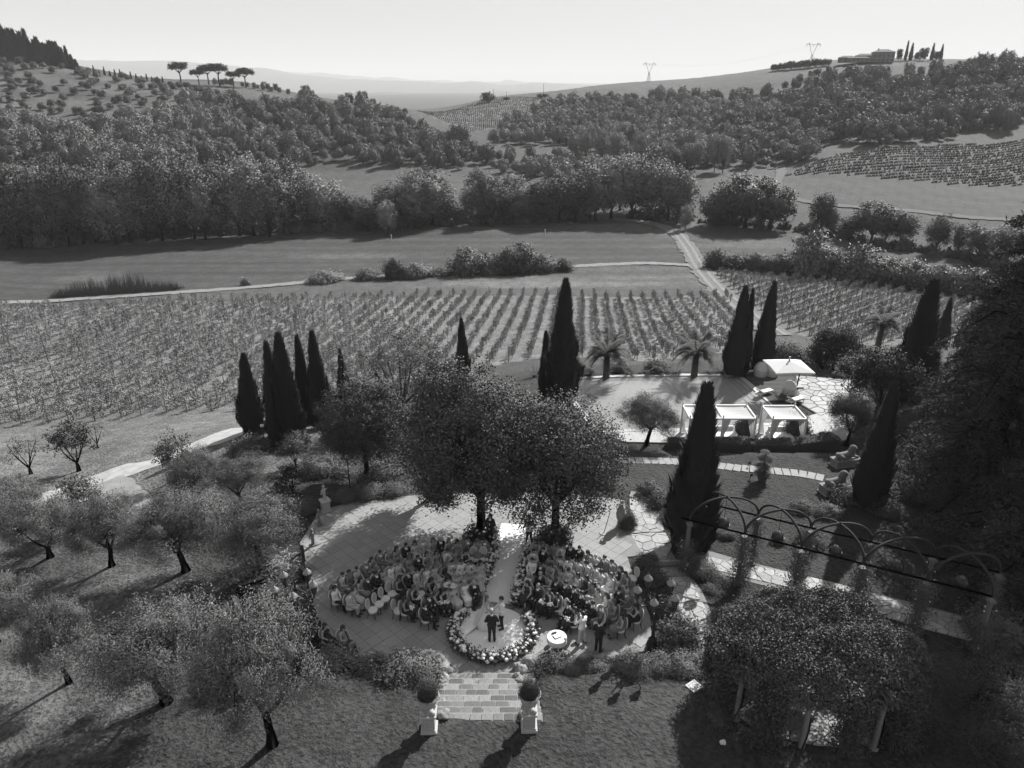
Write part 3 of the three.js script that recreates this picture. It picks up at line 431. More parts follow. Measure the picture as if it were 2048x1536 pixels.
scatter(posts, [postGeo], [postMat], 200, 'vine_post', 'dark wooden post among the front vineyard rows', 'post', 'posts of the front vineyard rows', 'vineyard_posts', 'wooden posts along the vineyard rows');
{ // rows on the far slopes
  const clump = shrubGeo(1, 0.9, 331, 7, 7, 0.9, 0.6, 0.4), rows = [];
  const far = (P, az, gap, step, seed) => { const r = rngOf(seed), dx = S(az), df = C(az), nx = C(az), nf = -S(az), [a, b, c, d] = bounds(P), L = Math.hypot(b - a, d - c); for (let i = -L / 2; i < L / 2; i += gap) for (let s = -L / 2; s < L / 2; s += step) { const x = (a + b) / 2 + nx * i + dx * s, F = (c + d) / 2 + nf * i + df * s; if (r() < 0.9 && inPoly(P, x, F) && Math.abs(x) < F * 0.8 + 10) rows.push(at3(x, F, 0.42 + 0.12 * r(), r, 0, 0.7)); } };
  far(LAND.vineSlope, 80 * PI / 180, 4.6, 1.1, 75); far(LAND.vineHill, 70 * PI / 180, 5, 1.6, 76);
  scatter(rows, [clump], [grey(0.07), grey(0.08), grey(0.06)], 0, 'vine', '', '', '', 'slope_vineyards', 'vine rows on the far slopes');
}
// ---------- river trees ----------
const RIV = [0, 1, 2, 3, 4].map((k) => treeParts({ rx: 4.2, ry: 6.4, cy: 9.2, n: 165, cr: 1.45, leaves: 42, L: 0.5, W: 0.3, seed: 501 + k * 13, fork: 2.5, trunk: 0.3, limbs: 7, low: -0.85, drop: 1.15, rough: 0.4, shell: 2.2, up: 0.4, twigs: 24, flat: 0.6 }));
const OAK = [0, 1].map((k) => treeParts({ rx: 6, ry: 5.2, cy: 6.4, n: 170, cr: 1.5, leaves: 45, L: 0.5, W: 0.32, seed: 561 + k * 13, fork: 2, trunk: 0.4, limbs: 7, low: -0.95, rough: 0.3, shell: 3, up: 0.5, twigs: 16, flat: 0.55 }));
function addCore(t, o, w0, k) { const q = strip(new THREE.IcosahedronGeometry(1, 3)), a = q.attributes.position; for (let i = 0; i < a.count; i++) { const x = a.getX(i), y = a.getY(i), z = a.getZ(i), w = w0 + 0.6 * (fbm(x * 2.4 + k * 3, y * 2.4 + z * 2.4, 3) - 0.35); a.setXYZ(i, x * o.rx * w, o.cy + y * o.ry * w, z * o.rx * w); } const qn = q.attributes.normal; for (let i = 0; i < a.count; i++) { const l = Math.hypot(a.getX(i), a.getY(i) - o.cy, a.getZ(i)); qn.setXYZ(i, a.getX(i) / l, (a.getY(i) - o.cy) / l, a.getZ(i) / l); } t.crown = mergeGeometries([t.crown, q]); }
RIV.forEach((t, k) => addCore(t, t.o, 0.5, k)); OAK.forEach((t, k) => addCore(t, t.o, 0.5, k));
const rivMats = [grey(0.11, 0.8), grey(0.15, 0.8), grey(0.19, 0.8), grey(0.085, 0.8), grey(0.25, 0.8)];
const riverSpots = [];
{ const r = rngOf(77);
  for (let x = -50; x < 575; x += 31) { const y = lerp(497, 468, x / 560); riverSpots.push([x + 12 * (r() - 0.5), y + 4 * r(), 352 - 22 * r() - (x > 300 ? 6 : 0), 34, r() * 5 | 0, 'front']); riverSpots.push([x + 15 + 14 * (r() - 0.5), y - 22, 312 + 30 * r(), 36, r() * 5 | 0, 'back']); }
  for (const [x, yb, yt, w, m] of [[645, 462, 352, 34, 4], [700, 460, 385, 30, 3], [735, 462, 398, 30, 0], [782, 456, 372, 34, 0], [828, 456, 345, 36, 2], [866, 452, 340, 34, 2], [893, 448, 385, 22, 3], [775, 470, 405, 18, 4], [665, 452, 370, 30, 1], [850, 438, 362, 34, 0], [620, 452, 392, 22, 3], [940, 440, 368, 18, 4], [975, 448, 352, 30, 0], [1005, 445, 374, 34, 3], [1046, 446, 380, 28, 1], [1085, 448, 362, 34, 3], [1118, 446, 348, 36, 0], [1150, 444, 352, 34, 3], [1190, 442, 340, 34, 1], [1222, 438, 322, 34, 4], [1262, 438, 312, 34, 2], [1300, 440, 322, 36, 1], [1336, 442, 335, 32, 2], [1362, 444, 348, 26, 1], [1170, 425, 330, 34, 1], [1240, 420, 305, 32, 2], [1285, 420, 300, 34, 1], [1020, 425, 350, 30, 1], [1370, 460, 410, 11, 4], [960, 424, 340, 26, 0]]) riverSpots.push([x, yb, yt, w, m, 'mid']);
  for (const [x, yb, yt, w, m] of [[1640, 470, 385, 22, 3], [1700, 478, 428, 24, 3], [1742, 484, 405, 34, 0], [1800, 488, 425, 26, 3], [1870, 505, 432, 22, 3], [1912, 512, 448, 12, 3], [1955, 522, 450, 30, 0], [2010, 530, 455, 30, 0], [1660, 470, 420, 14, 1], [1770, 486, 430, 12, 0], [2060, 540, 450, 34, 3]]) riverSpots.push([x, yb, yt, w, m, 'east']);
}
const rivLabel = { front: 'leafy river tree at the field edge beside the shaded bank', back: 'river tree rising behind the first row on the shaded bank', mid: 'river tree in the belt between the mown field and the far strip', east: 'ragged tree in the hedgerow between the two sloping fields' };
riverSpots.forEach(([x, yb, yt, w, m, z], i) => { const p = hit(x, yb), top = atAhead(x, yt, p.f), h = clamp(top.y - p.y, 3, 24), s = w / pxPerM(p) / 4.2; treeThing('river_tree', `${['dark', 'mid-grey', 'pale', 'very dark', 'silvery'][m]} ${w < 24 ? 'slim' : h > 17 ? 'towering' : h > 13 ? 'tall' : 'low'} ${rivLabel[z]}`, RIV[i % 5], P3(p, -0.1), i * 2.1, [barkMid, rivMats[m]], z + ' row of river trees', [s * 1.08, h / 15.6, s * 1.08]); });
{ const r = rngOf(87); for (let k = 0; k < 34; k++) { const t = k / 33, x = 1150 + 300 * t + 14 * (r() - 0.5), yb = lerp(322, 345, t) - 26 * (k % 3) * 0.7, p = hit(x, yb), h = 11 + 6 * r(), s = 0.62 + 0.3 * r(); treeThing('poplar_tree', `${['pale', 'silvery', 'greyish'][k % 3]} ${h > 14 ? 'tall' : 'shorter'} poplar in the grove below the wooded slope`, RIV[k % 5], P3(p, -0.1), k, [barkPale, rivMats[[2, 4, 1][k % 3]]], 'poplars below the wooded slope', [s, h / 15.6, s]); } }
for (const [x, yb, w, yt, label] of [[1440, 452, 40, 385, 'low spreading oak beside the dirt road'], [1490, 455, 55, 352, 'largest round oak of the clump between dirt road and meadow'], [1540, 458, 40, 372, 'oak on the meadow side of the clump']]) { const p = hit(x, yb), h = atAhead(x, yt, p.f).y - p.y, s = w / pxPerM(p) / 6; treeThing('oak_tree', label, OAK[x % 2], P3(p, -0.1), x, [barkDark, grey(0.07, 0.7)], 'oaks by the dirt road', [s * 1.1, h / 11.6, s * 1.1]); }
// undergrowth along the banks and field hedges
const BUSH = [shrubGeo(1, 1, 351, 26, 30, 0.3, 0.16, 0.45), shrubGeo(1, 1, 352, 26, 30, 0.3, 0.16, 0.45), shrubGeo(1, 1, 353, 26, 30, 0.3, 0.16, 0.45)];
{
  const list = [], r = rngOf(81);
  const belt = (pix, n, s0, s1, depth, hs = 1) => { const P = pix.map(([a, b]) => hit(a, b)); for (let k = 0; k < n; k++) { const t = r() * (P.length - 1), i = Math.min(P.length - 2, Math.floor(t)), q = t - i, s = lerp(s0, s1, r() * r()), x = lerp(P[i].x, P[i + 1].x, q) + (r() - 0.5) * 2, F = lerp(P[i].f, P[i + 1].f, q) + r() * depth; list.push(at3(x, F, s, r, r() * 3 | 0, s * hs * (0.8 + 0.5 * r()))); } };
  belt([[-60, 500], [300, 474], [800, 458], [1190, 442]], 330, 1.2, 3.6, 14); belt([[1260, 438], [1380, 444]], 24, 1.2, 3, 8); belt([[1400, 450], [1560, 458], [1760, 492], [1960, 524], [2060, 545]], 150, 0.7, 2.0, 6);
  scatter(list, BUSH, [grey(0.065), grey(0.085), grey(0.11), grey(0.05)], 0, 'bush', '', '', '', 'undergrowth', 'dense undergrowth along the river bank');
  for (const [x, y, hw, yt, m, label] of [[735, 558, 22, 540, 0.10, 'low grassy shrub at the start of the field hedge'], [790, 556, 20, 518, 0.055, 'dark rounded shrub in the field hedge'], [832, 554, 26, 528, 0.13, 'pale reedy shrub beside the dark hedge shrub'], [880, 550, 22, 535, 0.12, 'low sparse shrub between the reeds and the hedge trees'], [935, 548, 30, 505, 0.10, 'feathery shrub at the start of the tall field hedge'], [975, 547, 26, 515, 0.12, 'pale shrub in the tall field hedge'], [1012, 546, 24, 500, 0.06, 'dark bushy shrub in the tall field hedge'], [1045, 545, 28, 497, 0.065, 'tallest shrub of the field hedge'], [1085, 543, 24, 515, 0.09, 'shrub beside the tallest of the field hedge'], [1126, 541, 17, 518, 0.06, 'last separate shrub of the field hedge'], [650, 563, 30, 543, 0.15, 'pale tussock beside the farm path'], [492, 571, 9, 556, 0.14, 'small pale shrub beside a marker post'],
    [1432, 535, 22, 500, 0.06, 'dark shrub where the farm path meets the dirt road'], [1470, 535, 26, 510, 0.05, 'dark spreading shrub at the top of the east vineyard'], [1512, 540, 26, 508, 0.055, 'dark shrub behind the first east vine rows'], [1560, 545, 28, 510, 0.06, 'wide shrub behind the east vine rows'], [1615, 550, 34, 478, 0.13, 'large pale willow bush behind the east vineyard'], [1665, 553, 28, 512, 0.09, 'mid-grey shrub beside the willow bush'], [1715, 560, 40, 502, 0.10, 'broad rounded willow bush of the east hedge'], [1775, 568, 34, 525, 0.08, 'shrub at the middle of the east hedge'], [1825, 575, 32, 530, 0.085, 'shrub of the east hedge with a loose top'], [1880, 582, 36, 535, 0.08, 'wide shrub near the end of the east hedge'], [1935, 588, 32, 545, 0.08, 'last shrub of the east hedge before the cedar']]) {
    const p = hit(x, y), h = atAhead(x, yt, p.f).y - p.y, s = hw / pxPerM(p), t = thing('field_shrub', label, 'shrub', P3(p, -0.1), x, 'shrubs of the field hedges'); mesh('stem', shrubStem, barkDark, t); mesh('foliage', SHR[x % 2 ? 'loose' : 'thin'], grey(m * 1.1, 0.7), t); if (x % 2 === 0) { const f = mesh('inner_foliage', SHR.loose, grey(m * 1.0, 0.7), t); f.scale.setScalar(0.85); } t.scale.set(s * 1.1, h / 1.5, s * 1.1);
  }
  const reeds = new Tris(), base = [[100, 596], [160, 592], [230, 588], [300, 584], [355, 580]].map(([a, b]) => hit(a, b));
  for (let k = 0; k < 2200; k++) { const t = r() * 4, i = Math.min(3, t | 0), q = t - i, x = lerp(base[i].x, base[i + 1].x, q) + gauss(r) * 0.4, F = lerp(base[i].f, base[i + 1].f, q) + 1 + gauss(r) * 0.7, y = groundHeight(x, F), h = (0.5 + 2.2 * r()) * (0.4 + S(t / 4 * PI)) * (0.5 + 1.2 * fbm(t * 6, 3, 3)), a = gauss(r) * 0.35; reeds.tri([x - 0.05, y, -F], [x + 0.05, y, -F], [x + a, y + h, -F + gauss(r) * 0.3]); }
  const rb = single('reed_bank', reeds.geo(), grey(0.1), 'long low bank of dark reeds beside the farm path', 'reeds'); rb.userData.kind = 'stuff';
}
// ---------- wooded hills ----------
const HT = [0, 1, 2, 3].map((k) => { const c = crownGeo({ rx: 3.4, ry: 3.5 + 0.9 * (k === 3), cy: 4.2, n: 80, cr: 0.95, leaves: 26, L: 0.56, W: 0.36, seed: 601 + k * 7, low: -0.8, rough: 0.28, shell: 5, up: 1.1, flat: 0.5 }).geo; const q = strip(new THREE.IcosahedronGeometry(1, 2)), a = q.attributes.position; for (let i = 0; i < a.count; i++) { const x = a.getX(i), y = a.getY(i), z = a.getZ(i), w = 0.48 + 0.45 * fbm(x * 2 + k * 3, y * 2 + z * 2, 3); a.setXYZ(i, x * 3.3 * w, 4.2 + y * 3.5 * w, z * 3.3 * w); q.attributes.normal.setXYZ(i, x, y, z); } return mergeGeometries([c, q]); });
const htMats = [grey(0.10, 0.8), grey(0.13, 0.8), grey(0.155, 0.8), grey(0.075, 0.8), grey(0.115, 0.8), grey(0.19, 0.8)];
{
  const W = {
    west: region([[-60, 250], [60, 248], [120, 262], [190, 285], [260, 250], [330, 240], [395, 208], [470, 216], [600, 218], [700, 222], [760, 228], [840, 270], [930, 295], [985, 325], [930, 345], [840, 338], [700, 330], [560, 326], [420, 345], [300, 350], [100, 335], [-60, 330]]),
    middle: region([[995, 262], [1040, 250], [1090, 216], [1170, 202], [1290, 200], [1400, 197], [1560, 190], [1560, 210], [1560, 260], [1660, 290], [1620, 318], [1480, 335], [1350, 345], [1260, 310], [1180, 300], [1080, 290], [985, 290]]),
    east: region([[1560, 190], [1640, 172], [1780, 160], [1900, 148], [2060, 140], [2060, 255], [1960, 265], [1880, 285], [1770, 292], [1660, 290], [1560, 260], [1560, 210]]),
    centre: region([[960, 318], [1080, 322], [1200, 330], [1300, 345], [1230, 375], [1080, 365], [985, 345]]),
    ridge: region([[400, 170], [520, 176], [620, 197], [640, 200], [520, 182]]),
  };
  const list = [];
  const add = (P, gap, seed, keep, s0, s1, tone, zone) => list.push(...fill(P, gap, seed, keep, (x, F, r) => { const n = fbm(x * 0.02 + 5, F * 0.02, 3), s = lerp(s0, s1, r()) * (0.75 + 0.5 * n), o = at3(x, F, s, r, r() * 4 | 0, s * (0.85 + 0.5 * r())); o.m = clamp((n * 9 + r() * 2 + tone) | 0, 0, 5); o.zone = zone; return o; }));
  add(W.west, 7.6, 91, 0.93, 0.5, 1.35, -2, 'the olive-topped hill'); add(W.middle, 7.6, 92, 0.93, 0.45, 1.3, -1, 'the wooded slope under the ridge field'); add(W.east, 8, 93, 0.95, 0.5, 1.45, -3, 'the dark slope under the farmhouse'); add(W.centre, 6.5, 94, 0.75, 0.45, 1.0, 0, 'the scrub beyond the river'); add(W.ridge, 6, 96, 0.7, 0.4, 0.7, -1, 'the ridge');
  list.forEach((o) => { const a = Math.floor(o.m); o.m = [3, 0, 4, 1, 2, 5][a]; });
  scatter(list, HT, htMats, 300, 'forest_tree', (o) => `${['mid-grey', 'greyish', 'pale', 'very dark', 'dark', 'palest'][o.m]} ${o.s[0] > 1.05 ? 'large' : o.s[0] > 0.8 ? 'middling' : 'small'} ${o.s[1] > o.s[0] * 1.15 ? 'upright' : 'rounded'} tree on the lower edge of ${o.zone}`, 'tree', 'trees on the lower edge of the woods', 'forest', 'dense wood covering the hills');
  const dots = fill(LAND.oliveHill, 9.5, 97, 0.8, (x, F, r) => { const s = 0.5 + 0.25 * r(), o = at3(x, F, s, r, r() * 4 | 0, s * 0.85); return o; });
  scatter(dots, HT, [grey(0.085, 0.7), grey(0.1, 0.7), grey(0.07, 0.7)], 300, 'hillside_olive', (o) => `${['mid-grey', 'pale', 'dark'][o.m % 3]} ${o.s[0] > 0.62 ? 'larger' : 'small'} round olive with a long shadow on the terraced hillside`, 'olive tree', 'olives on the hillside', 'hillside_olives', 'more olives on the hillside');
  const orchard = fill(region([[1560, 182], [1620, 152], [1640, 150], [1760, 146], [1740, 165], [1600, 182]]), 9, 98, 0.95, (x, F, r) => at3(x, F, 0.7, r, r() * 4 | 0, 0.75));
  scatter(orchard, HT, [grey(0.06, 0.7)], 300, 'orchard_tree', 'dark orchard tree in a grid under the farmhouse', 'tree', 'orchard under the farmhouse', 'orchard', '');
}
// ---------- trees on the ridges ----------
{
  const pineCrown = crownGeo({ rx: 5, ry: 2.3, cy: 8.8, n: 80, cr: 1.3, leaves: 30, L: 0.8, W: 0.4, seed: 701, low: -0.3, rough: 0.25, shell: 2, up: 0.6 }), pineWood = join([limb([[0, -0.3, 0], [0.3, 4, 0], [0, 7, 0]], [0.4, 0.32, 0.25], 7), ...[0, 1, 2, 3, 4].map((k) => limb([[0, 5.8, 0], [1.5 * C(k * 1.26), 7.2, 1.5 * S(k * 1.26)], [3 * C(k * 1.26), 8.4, 3 * S(k * 1.26)]], [0.2, 0.14, 0.08], 5, 2))], true);
  [[362, 169, 20, 'umbrella pine standing apart at the start of the ridge group'], [398, 170, 14, 'umbrella pine with the lowest crown of the ridge group'], [418, 170, 18, 'umbrella pine in the middle of the ridge group'], [440, 172, 20, 'widest umbrella pine of the ridge group'], [468, 174, 14, 'umbrella pine crowding the widest one'], [492, 176, 18, 'last umbrella pine with bare leaning trunks']].forEach(([x, y, w, label], i) => { const p = hit(x, y), s = w / pxPerM(p) / 5; treeThing('umbrella_pine', label, { trunk: pineWood, crown: pineCrown.geo }, P3(p, -0.5), i, [barkMid, grey(0.05)], 'umbrella pines on the ridge', [s, s * 0.95, s], 'pine'); });
  const spire = cypressGeo(8, 0.9, 55, 700, 1.0, 0.2), con = (x, y, h, w, name, label, group, m = 0.035) => { const p = hit(x, y), k = pxPerM(p), t = thing(name, label, name === 'hill_cypress' ? 'cypress' : 'conifer', P3(p, -0.6), x, group); mesh('crown', spire, grey(m), t); mesh('trunk', cypTrunkG, barkDark, t); t.scale.set(w / k / 0.9, h / k / 8, w / k / 0.9); };
  const r = rngOf(83);
  for (let k = 0; k < 17; k++) { const t = k / 16, x = 4 + 122 * t + 4 * r(); con(x, lerp(117, 134, t), lerp(58, 34, t) * (0.8 + 0.4 * r()), 7 + 3 * r(), 'hill_conifer', 'dark conifer in the clump crowning the hilltop', 'conifers on the hilltop', 0.02); }
  for (const [x, y, h] of [[130, 136, 36], [138, 136, 38], [146, 138, 26], [154, 140, 20]]) con(x, y, h, 5, 'hill_conifer', 'slim conifer at the end of the hilltop clump', 'conifers at the end of the clump', 0.03);
  for (let k = 0; k < 15; k++) { const t = k / 14, x = lerp(178, 326, t); con(x, lerp(146, 166, t), 9 + 9 * r() * (1 - t * 0.5), 1.8, 'hill_cypress', 'tiny cypress in the avenue along the ridge', 'cypress avenue on the ridge'); }
  for (const [x, y, h, w, label] of [[1810, 121, 34, 2.6, 'leaning slim cypress next to the farmhouse'], [1820, 121, 30, 3.5, 'thick cypress beside the slim leaning one'], [1862, 121, 30, 3, 'cypress between the garden trees on the farm ridge'], [1880, 121, 28, 3, 'cypress at the end of the farm ridge']]) con(x, y, h, w, 'hill_cypress', label, 'cypresses by the farmhouse');
  for (const [x, y, w, h, label] of [[1797, 121, 6, 22, 'round tree beside the farmhouse wall'], [1845, 121, 9, 24, 'widest garden tree on the farm ridge'], [1832, 121, 5, 16, 'low garden tree on the farm ridge'], [1873, 121, 8, 18, 'broad tree at the end of the farm ridge'], [613, 200, 10, 28, 'lone dark tree on the slope field'], [635, 205, 5, 14, 'small tree beside the lone dark one'], [975, 204, 14, 18, 'round bush on the crest of the far vineyard'], [700, 215, 9, 28, 'dark tree at the crest of the wood'], [725, 216, 12, 32, 'broad dark tree at the crest of the wood'], [745, 220, 9, 22, 'lower dark tree at the crest of the wood'], [1085, 196, 12, 9, 'flat dark bush beside a pole on the far vineyard'], [1013, 199, 6, 5, 'tiny bush between the far poles'], [810, 228, 6, 12, 'small round tree by the far lane']]) { const p = hit(x, y), k = pxPerM(p), t = thing('ridge_tree', label, 'tree', P3(p, -0.6), x, 'single trees on the far ridges'); mesh('crown', HT[x % 4], grey(0.05), t); mesh('trunk', cypTrunkG, barkDark, t); t.scale.set(w / k / 3.4, h / k / 7.6, w / k / 3.4); }
  for (let k = 0; k < 16; k++) { const x = 1546 + k * 7.4, p = hit(x, lerp(142, 131, k / 15)), s = (5 + 2 * r()) / pxPerM(p) / 3.4; const t = thing('ridge_tree', 'round tree in the row along the crest before the farm', 'tree', P3(p, -0.4), k, 'tree row on the crest'); mesh('crown', HT[k % 4], grey(0.05), t); mesh('trunk', cypTrunkG, barkDark, t); t.scale.set(s, s, s); }
}
// ---------- farmhouse, pylons, poles, shed ----------
{
  const p = hit(1742, 124), t = thing('farmhouse', 'pale stone farmhouse with a hipped roof and lower wings on the ridge', 'farmhouse', P3(p, -0.4), -0.25), wallM = grey(0.2, 1, { map: TEX.stone }), roofM = grey(0.13, 1, { map: TEX.stone }), dark = grey(0.03, 0.4);
  const blk = (x, z, w, d, h) => { mesh('wall', box(w, h, d, x, h / 2, z), wallM, t); const o = 0.6, T = new Tris(), a = [x - w / 2 - o, h, z - d / 2 - o], b = [x + w / 2 + o, h, z - d / 2 - o], c = [x + w / 2 + o, h, z + d / 2 + o], e = [x - w / 2 - o, h, z + d / 2 + o], r0 = [x - w / 2 + d / 2.4, h + d * 0.2, z], r1 = [x + w / 2 - d / 2.4, h + d * 0.2, z]; T.quad(e, c, r1, r0).quad(b, a, r0, r1).tri(a, e, r0).tri(c, b, r1).quad(a, b, c, e); mesh('roof', T.geo(), roofM, t); return [x, z, w, d, h]; };
  for (const B of [blk(8, 0, 16, 11, 7.6), blk(-6, 3, 14, 8, 5), blk(-19, 2, 13, 7, 3.8), blk(-12, 9, 16, 5, 3.2)]) { const n = Math.round(B[2] / 3.4); for (let k = 0; k < n; k++) for (let f = 0; f < (B[4] > 6 ? 2 : 1); f++) { const x = B[0] - B[2] / 2 + (k + 0.5) * B[2] / n, y = 1.6 + f * 3.2, w = mesh('window', box(1.05, 1.5, 0.06, x, y, B[1] + B[3] / 2 + 0.02), dark, t); mesh('sill', box(1.3, 0.12, 0.22, x, y - 0.82, B[1] + B[3] / 2 + 0.1), wallM, w); } }
  mesh('door', box(1.3, 2.3, 0.08, 8, 1.15, 5.56), dark, t); mesh('chimney', box(0.9, 2, 0.9, 4, 9.4, 0.5), wallM, t);
  const steel = grey(0.5, 0.8);
  const pylon = (x, y, yt, label) => { const q = hit(x, y), h = atAhead(x, yt, q.f).y - q.y, o = thing('power_pylon', label, 'pylon', P3(q, -0.5), 0.2, 'pylons on the ridge'), w = h * 0.09, bar = (a, b, rr) => limb([a, [(a[0] + b[0]) / 2, (a[1] + b[1]) / 2, (a[2] + b[2]) / 2], b], [rr, rr, rr], 4, 1), L = [];
    for (const sx of [-1, 1]) for (const sz of [-1, 1]) { L.push(bar([sx * w, 0, sz * w], [sx * w * 0.3, h * 0.5, sz * w * 0.3], 0.13)); L.push(bar([sx * w * 0.3, h * 0.5, sz * w * 0.3], [sx * h * 0.2, h * 0.93, sz * w * 0.3], 0.07)); }
    for (let k = 0; k < 4; k++) { const y0 = h * 0.5 * k / 4, y1 = h * 0.5 * (k + 1) / 4, w0 = lerp(w, w * 0.3, k / 4), w1 = lerp(w, w * 0.3, (k + 1) / 4); for (const sz of [-1, 1]) { L.push(bar([-w0, y0, sz * w0], [w1, y1, sz * w1], 0.07)); L.push(bar([w0, y0, sz * w0], [-w1, y1, sz * w1], 0.07)); } }
    for (const sx of [-1, 1]) for (let k = 0; k < 3; k++) { const a = k / 3, b = (k + 1) / 3; L.push(bar([sx * lerp(w * 0.3, h * 0.2, a), lerp(h * 0.5, h * 0.93, a), -w * 0.3], [sx * lerp(w * 0.3, h * 0.2, b), lerp(h * 0.5, h * 0.93, b), w * 0.3], 0.07)); }
    mesh('lattice_tower', join(L), steel, o);
    const arm = mesh('cross_arm', join([bar([-h * 0.36, h * 0.93, 0], [h * 0.36, h * 0.93, 0], 0.14), bar([-h * 0.2, h, 0], [-h * 0.36, h * 0.93, 0], 0.14), bar([h * 0.2, h, 0], [h * 0.36, h * 0.93, 0], 0.14), bar([-h * 0.2, h, 0], [-h * 0.2, h * 0.9, 0], 0.2), bar([h * 0.2, h, 0], [h * 0.2, h * 0.9, 0], 0.2)]), steel, o);
    for (const sx of [-0.34, 0, 0.34]) mesh('insulator', cyl(0.16, 0.16, 2, sx * h, h * 0.93 - 2, 0, 6), grey(0.2, 0.3), arm);
    return [q.x, q.y + h * 0.87, -q.f, h]; };
  const A = pylon(1297, 164, 124, 'distant lattice pylon on the bare ridge'), B = pylon(1621, 132, 84, 'taller lattice pylon before the farm ridge');
  for (const s of [-0.34, 0, 0.34]) single('power_line', tube([[A[0] + s * A[3], A[1], A[2]], [(A[0] + B[0]) / 2, (A[1] + B[1]) / 2 - 7, (A[2] + B[2]) / 2], [B[0] + s * B[3], B[1], B[2]]], 0.015, 30, 4), steel, 'thin power line slung between the two pylons', 'cable', 'power lines');
  [[987, 200, 178, 'short pole beside the round bush on the far vineyard'], [1013, 199, 182, 'thin pole between the far bushes'], [1087, 197, 167, 'tallest pole on the far vineyard crest']].forEach(([x, y, yt, label]) => { const q = hit(x, y), h = atAhead(x, yt, q.f).y - q.y, o = thing('utility_pole', label, 'pole', P3(q), 0, 'poles on the far vineyard'); mesh('pole', cyl(0.2, 0.14, h, 0, -0.2, 0, 6), barkDark, o); mesh('cross_arm', box(1.6, 0.14, 0.14, 0, h - 0.8, 0), barkDark, o); });
  const q = hit(1768, 285), v = thing('farm_shed', 'tiny shed with a glaring white roof at the edge of the wood', 'shed', P3(q), 0.1); mesh('wall', box(4.6, 1.7, 3, 0, 0.85, 0), grey(0.1), v); mesh('roof', box(5.2, 0.16, 3.6, 0, 1.9, 0).rotateX(0.22), grey(0.85, 0.4), v);
  [[783, 482, 'pale marker post at the field edge under the river trees'], [1090, 470, 'pale marker post in the middle of the mown field'], [487, 570, 'pale marker post beside the farm path']].forEach(([x, y, label]) => { const z = hit(x, y), o = thing('marker_post', label, 'post', P3(z), 0, 'marker posts in the field'); mesh('post', cyl(0.14, 0.14, 1.7, 0, -0.1, 0, 8), grey(0.45), o); mesh('cap', cyl(0.2, 0.14, 0.2, 0, 1.6, 0, 8), grey(0.45), o); });
}
// ---------- slabs from outlines ----------
const shapeOf = (P) => new THREE.Shape(P.map(([x, f]) => new THREE.Vector2(x, f)));
function slab(P, y0, y1, hole) { const s = shapeOf(P); if (hole) s.holes.push(new THREE.Path(hole.map(([x, f]) => new THREE.Vector2(x, f)))); return new THREE.ExtrudeGeometry(s, { depth: y1 - y0, bevelEnabled: false }).rotateX(-PI / 2).translate(0, y0, 0); }
const grow = (P, d) => { const c = P.reduce((a, q) => [a[0] + q[0] / P.length, a[1] + q[1] / P.length], [0, 0]); return P.map(([x, f]) => { const l = Math.hypot(x - c[0], f - c[1]); return [x + (x - c[0]) / l * d, f + (f - c[1]) / l * d]; }); };
const clipConvex = (P, Q) => { let out = P; const area = Q.reduce((s, q, i) => { const n = Q[(i + 1) % Q.length]; return s + q[0] * n[1] - n[0] * q[1]; }, 0), sg = Math.sign(area); for (let i = 0; i < Q.length && out.length; i++) { const a = Q[i], b = Q[(i + 1) % Q.length], side = (p) => sg * ((b[0] - a[0]) * (p[1] - a[1]) - (b[1] - a[1]) * (p[0] - a[0])), src = out; out = []; src.forEach((p, k) => { const q = src[(k + 1) % src.length], sp = side(p), sq = side(q); if (sp >= 0) out.push(p); if (sp * sq < 0) { const t = sp / (sp - sq); out.push([lerp(p[0], q[0], t), lerp(p[1], q[1], t)]); } }); } return out; };
const shrink = (P, d) => { const c = P.reduce((a, q) => [a[0] + q[0] / P.length, a[1] + q[1] / P.length], [0, 0]); return P.map(([x, f]) => { const l = Math.hypot(x - c[0], f - c[1]), k = Math.max(0.3, 1 - d / l); return [c[0] + (x - c[0]) * k, c[1] + (f - c[1]) * k]; }); };
function prism(P, y0, y1) { const T = new Tris(), n = P.length, a = P.reduce((s, q, i) => { const m = P[(i + 1) % n]; return s + q[0] * m[1] - m[0] * q[1]; }, 0); if (a < 0) P = [...P].reverse(); const t = P.map(([x, f]) => [x, y1, -f]), b = P.map(([x, f]) => [x, y0, -f]); for (let i = 1; i < n - 1; i++) T.tri(t[0], t[i], t[i + 1]); for (let i = 0; i < n; i++) { const j = (i + 1) % n; T.quad(b[i], b[j], t[j], t[i]); } const g = T.geo(); const uv = []; for (let i = 0; i < g.attributes.position.count; i++) uv.push(g.attributes.position.getX(i) * 0.7, g.attributes.position.getZ(i) * 0.7); g.setAttribute('uv', new THREE.Float32BufferAttribute(uv, 2)); return g; }
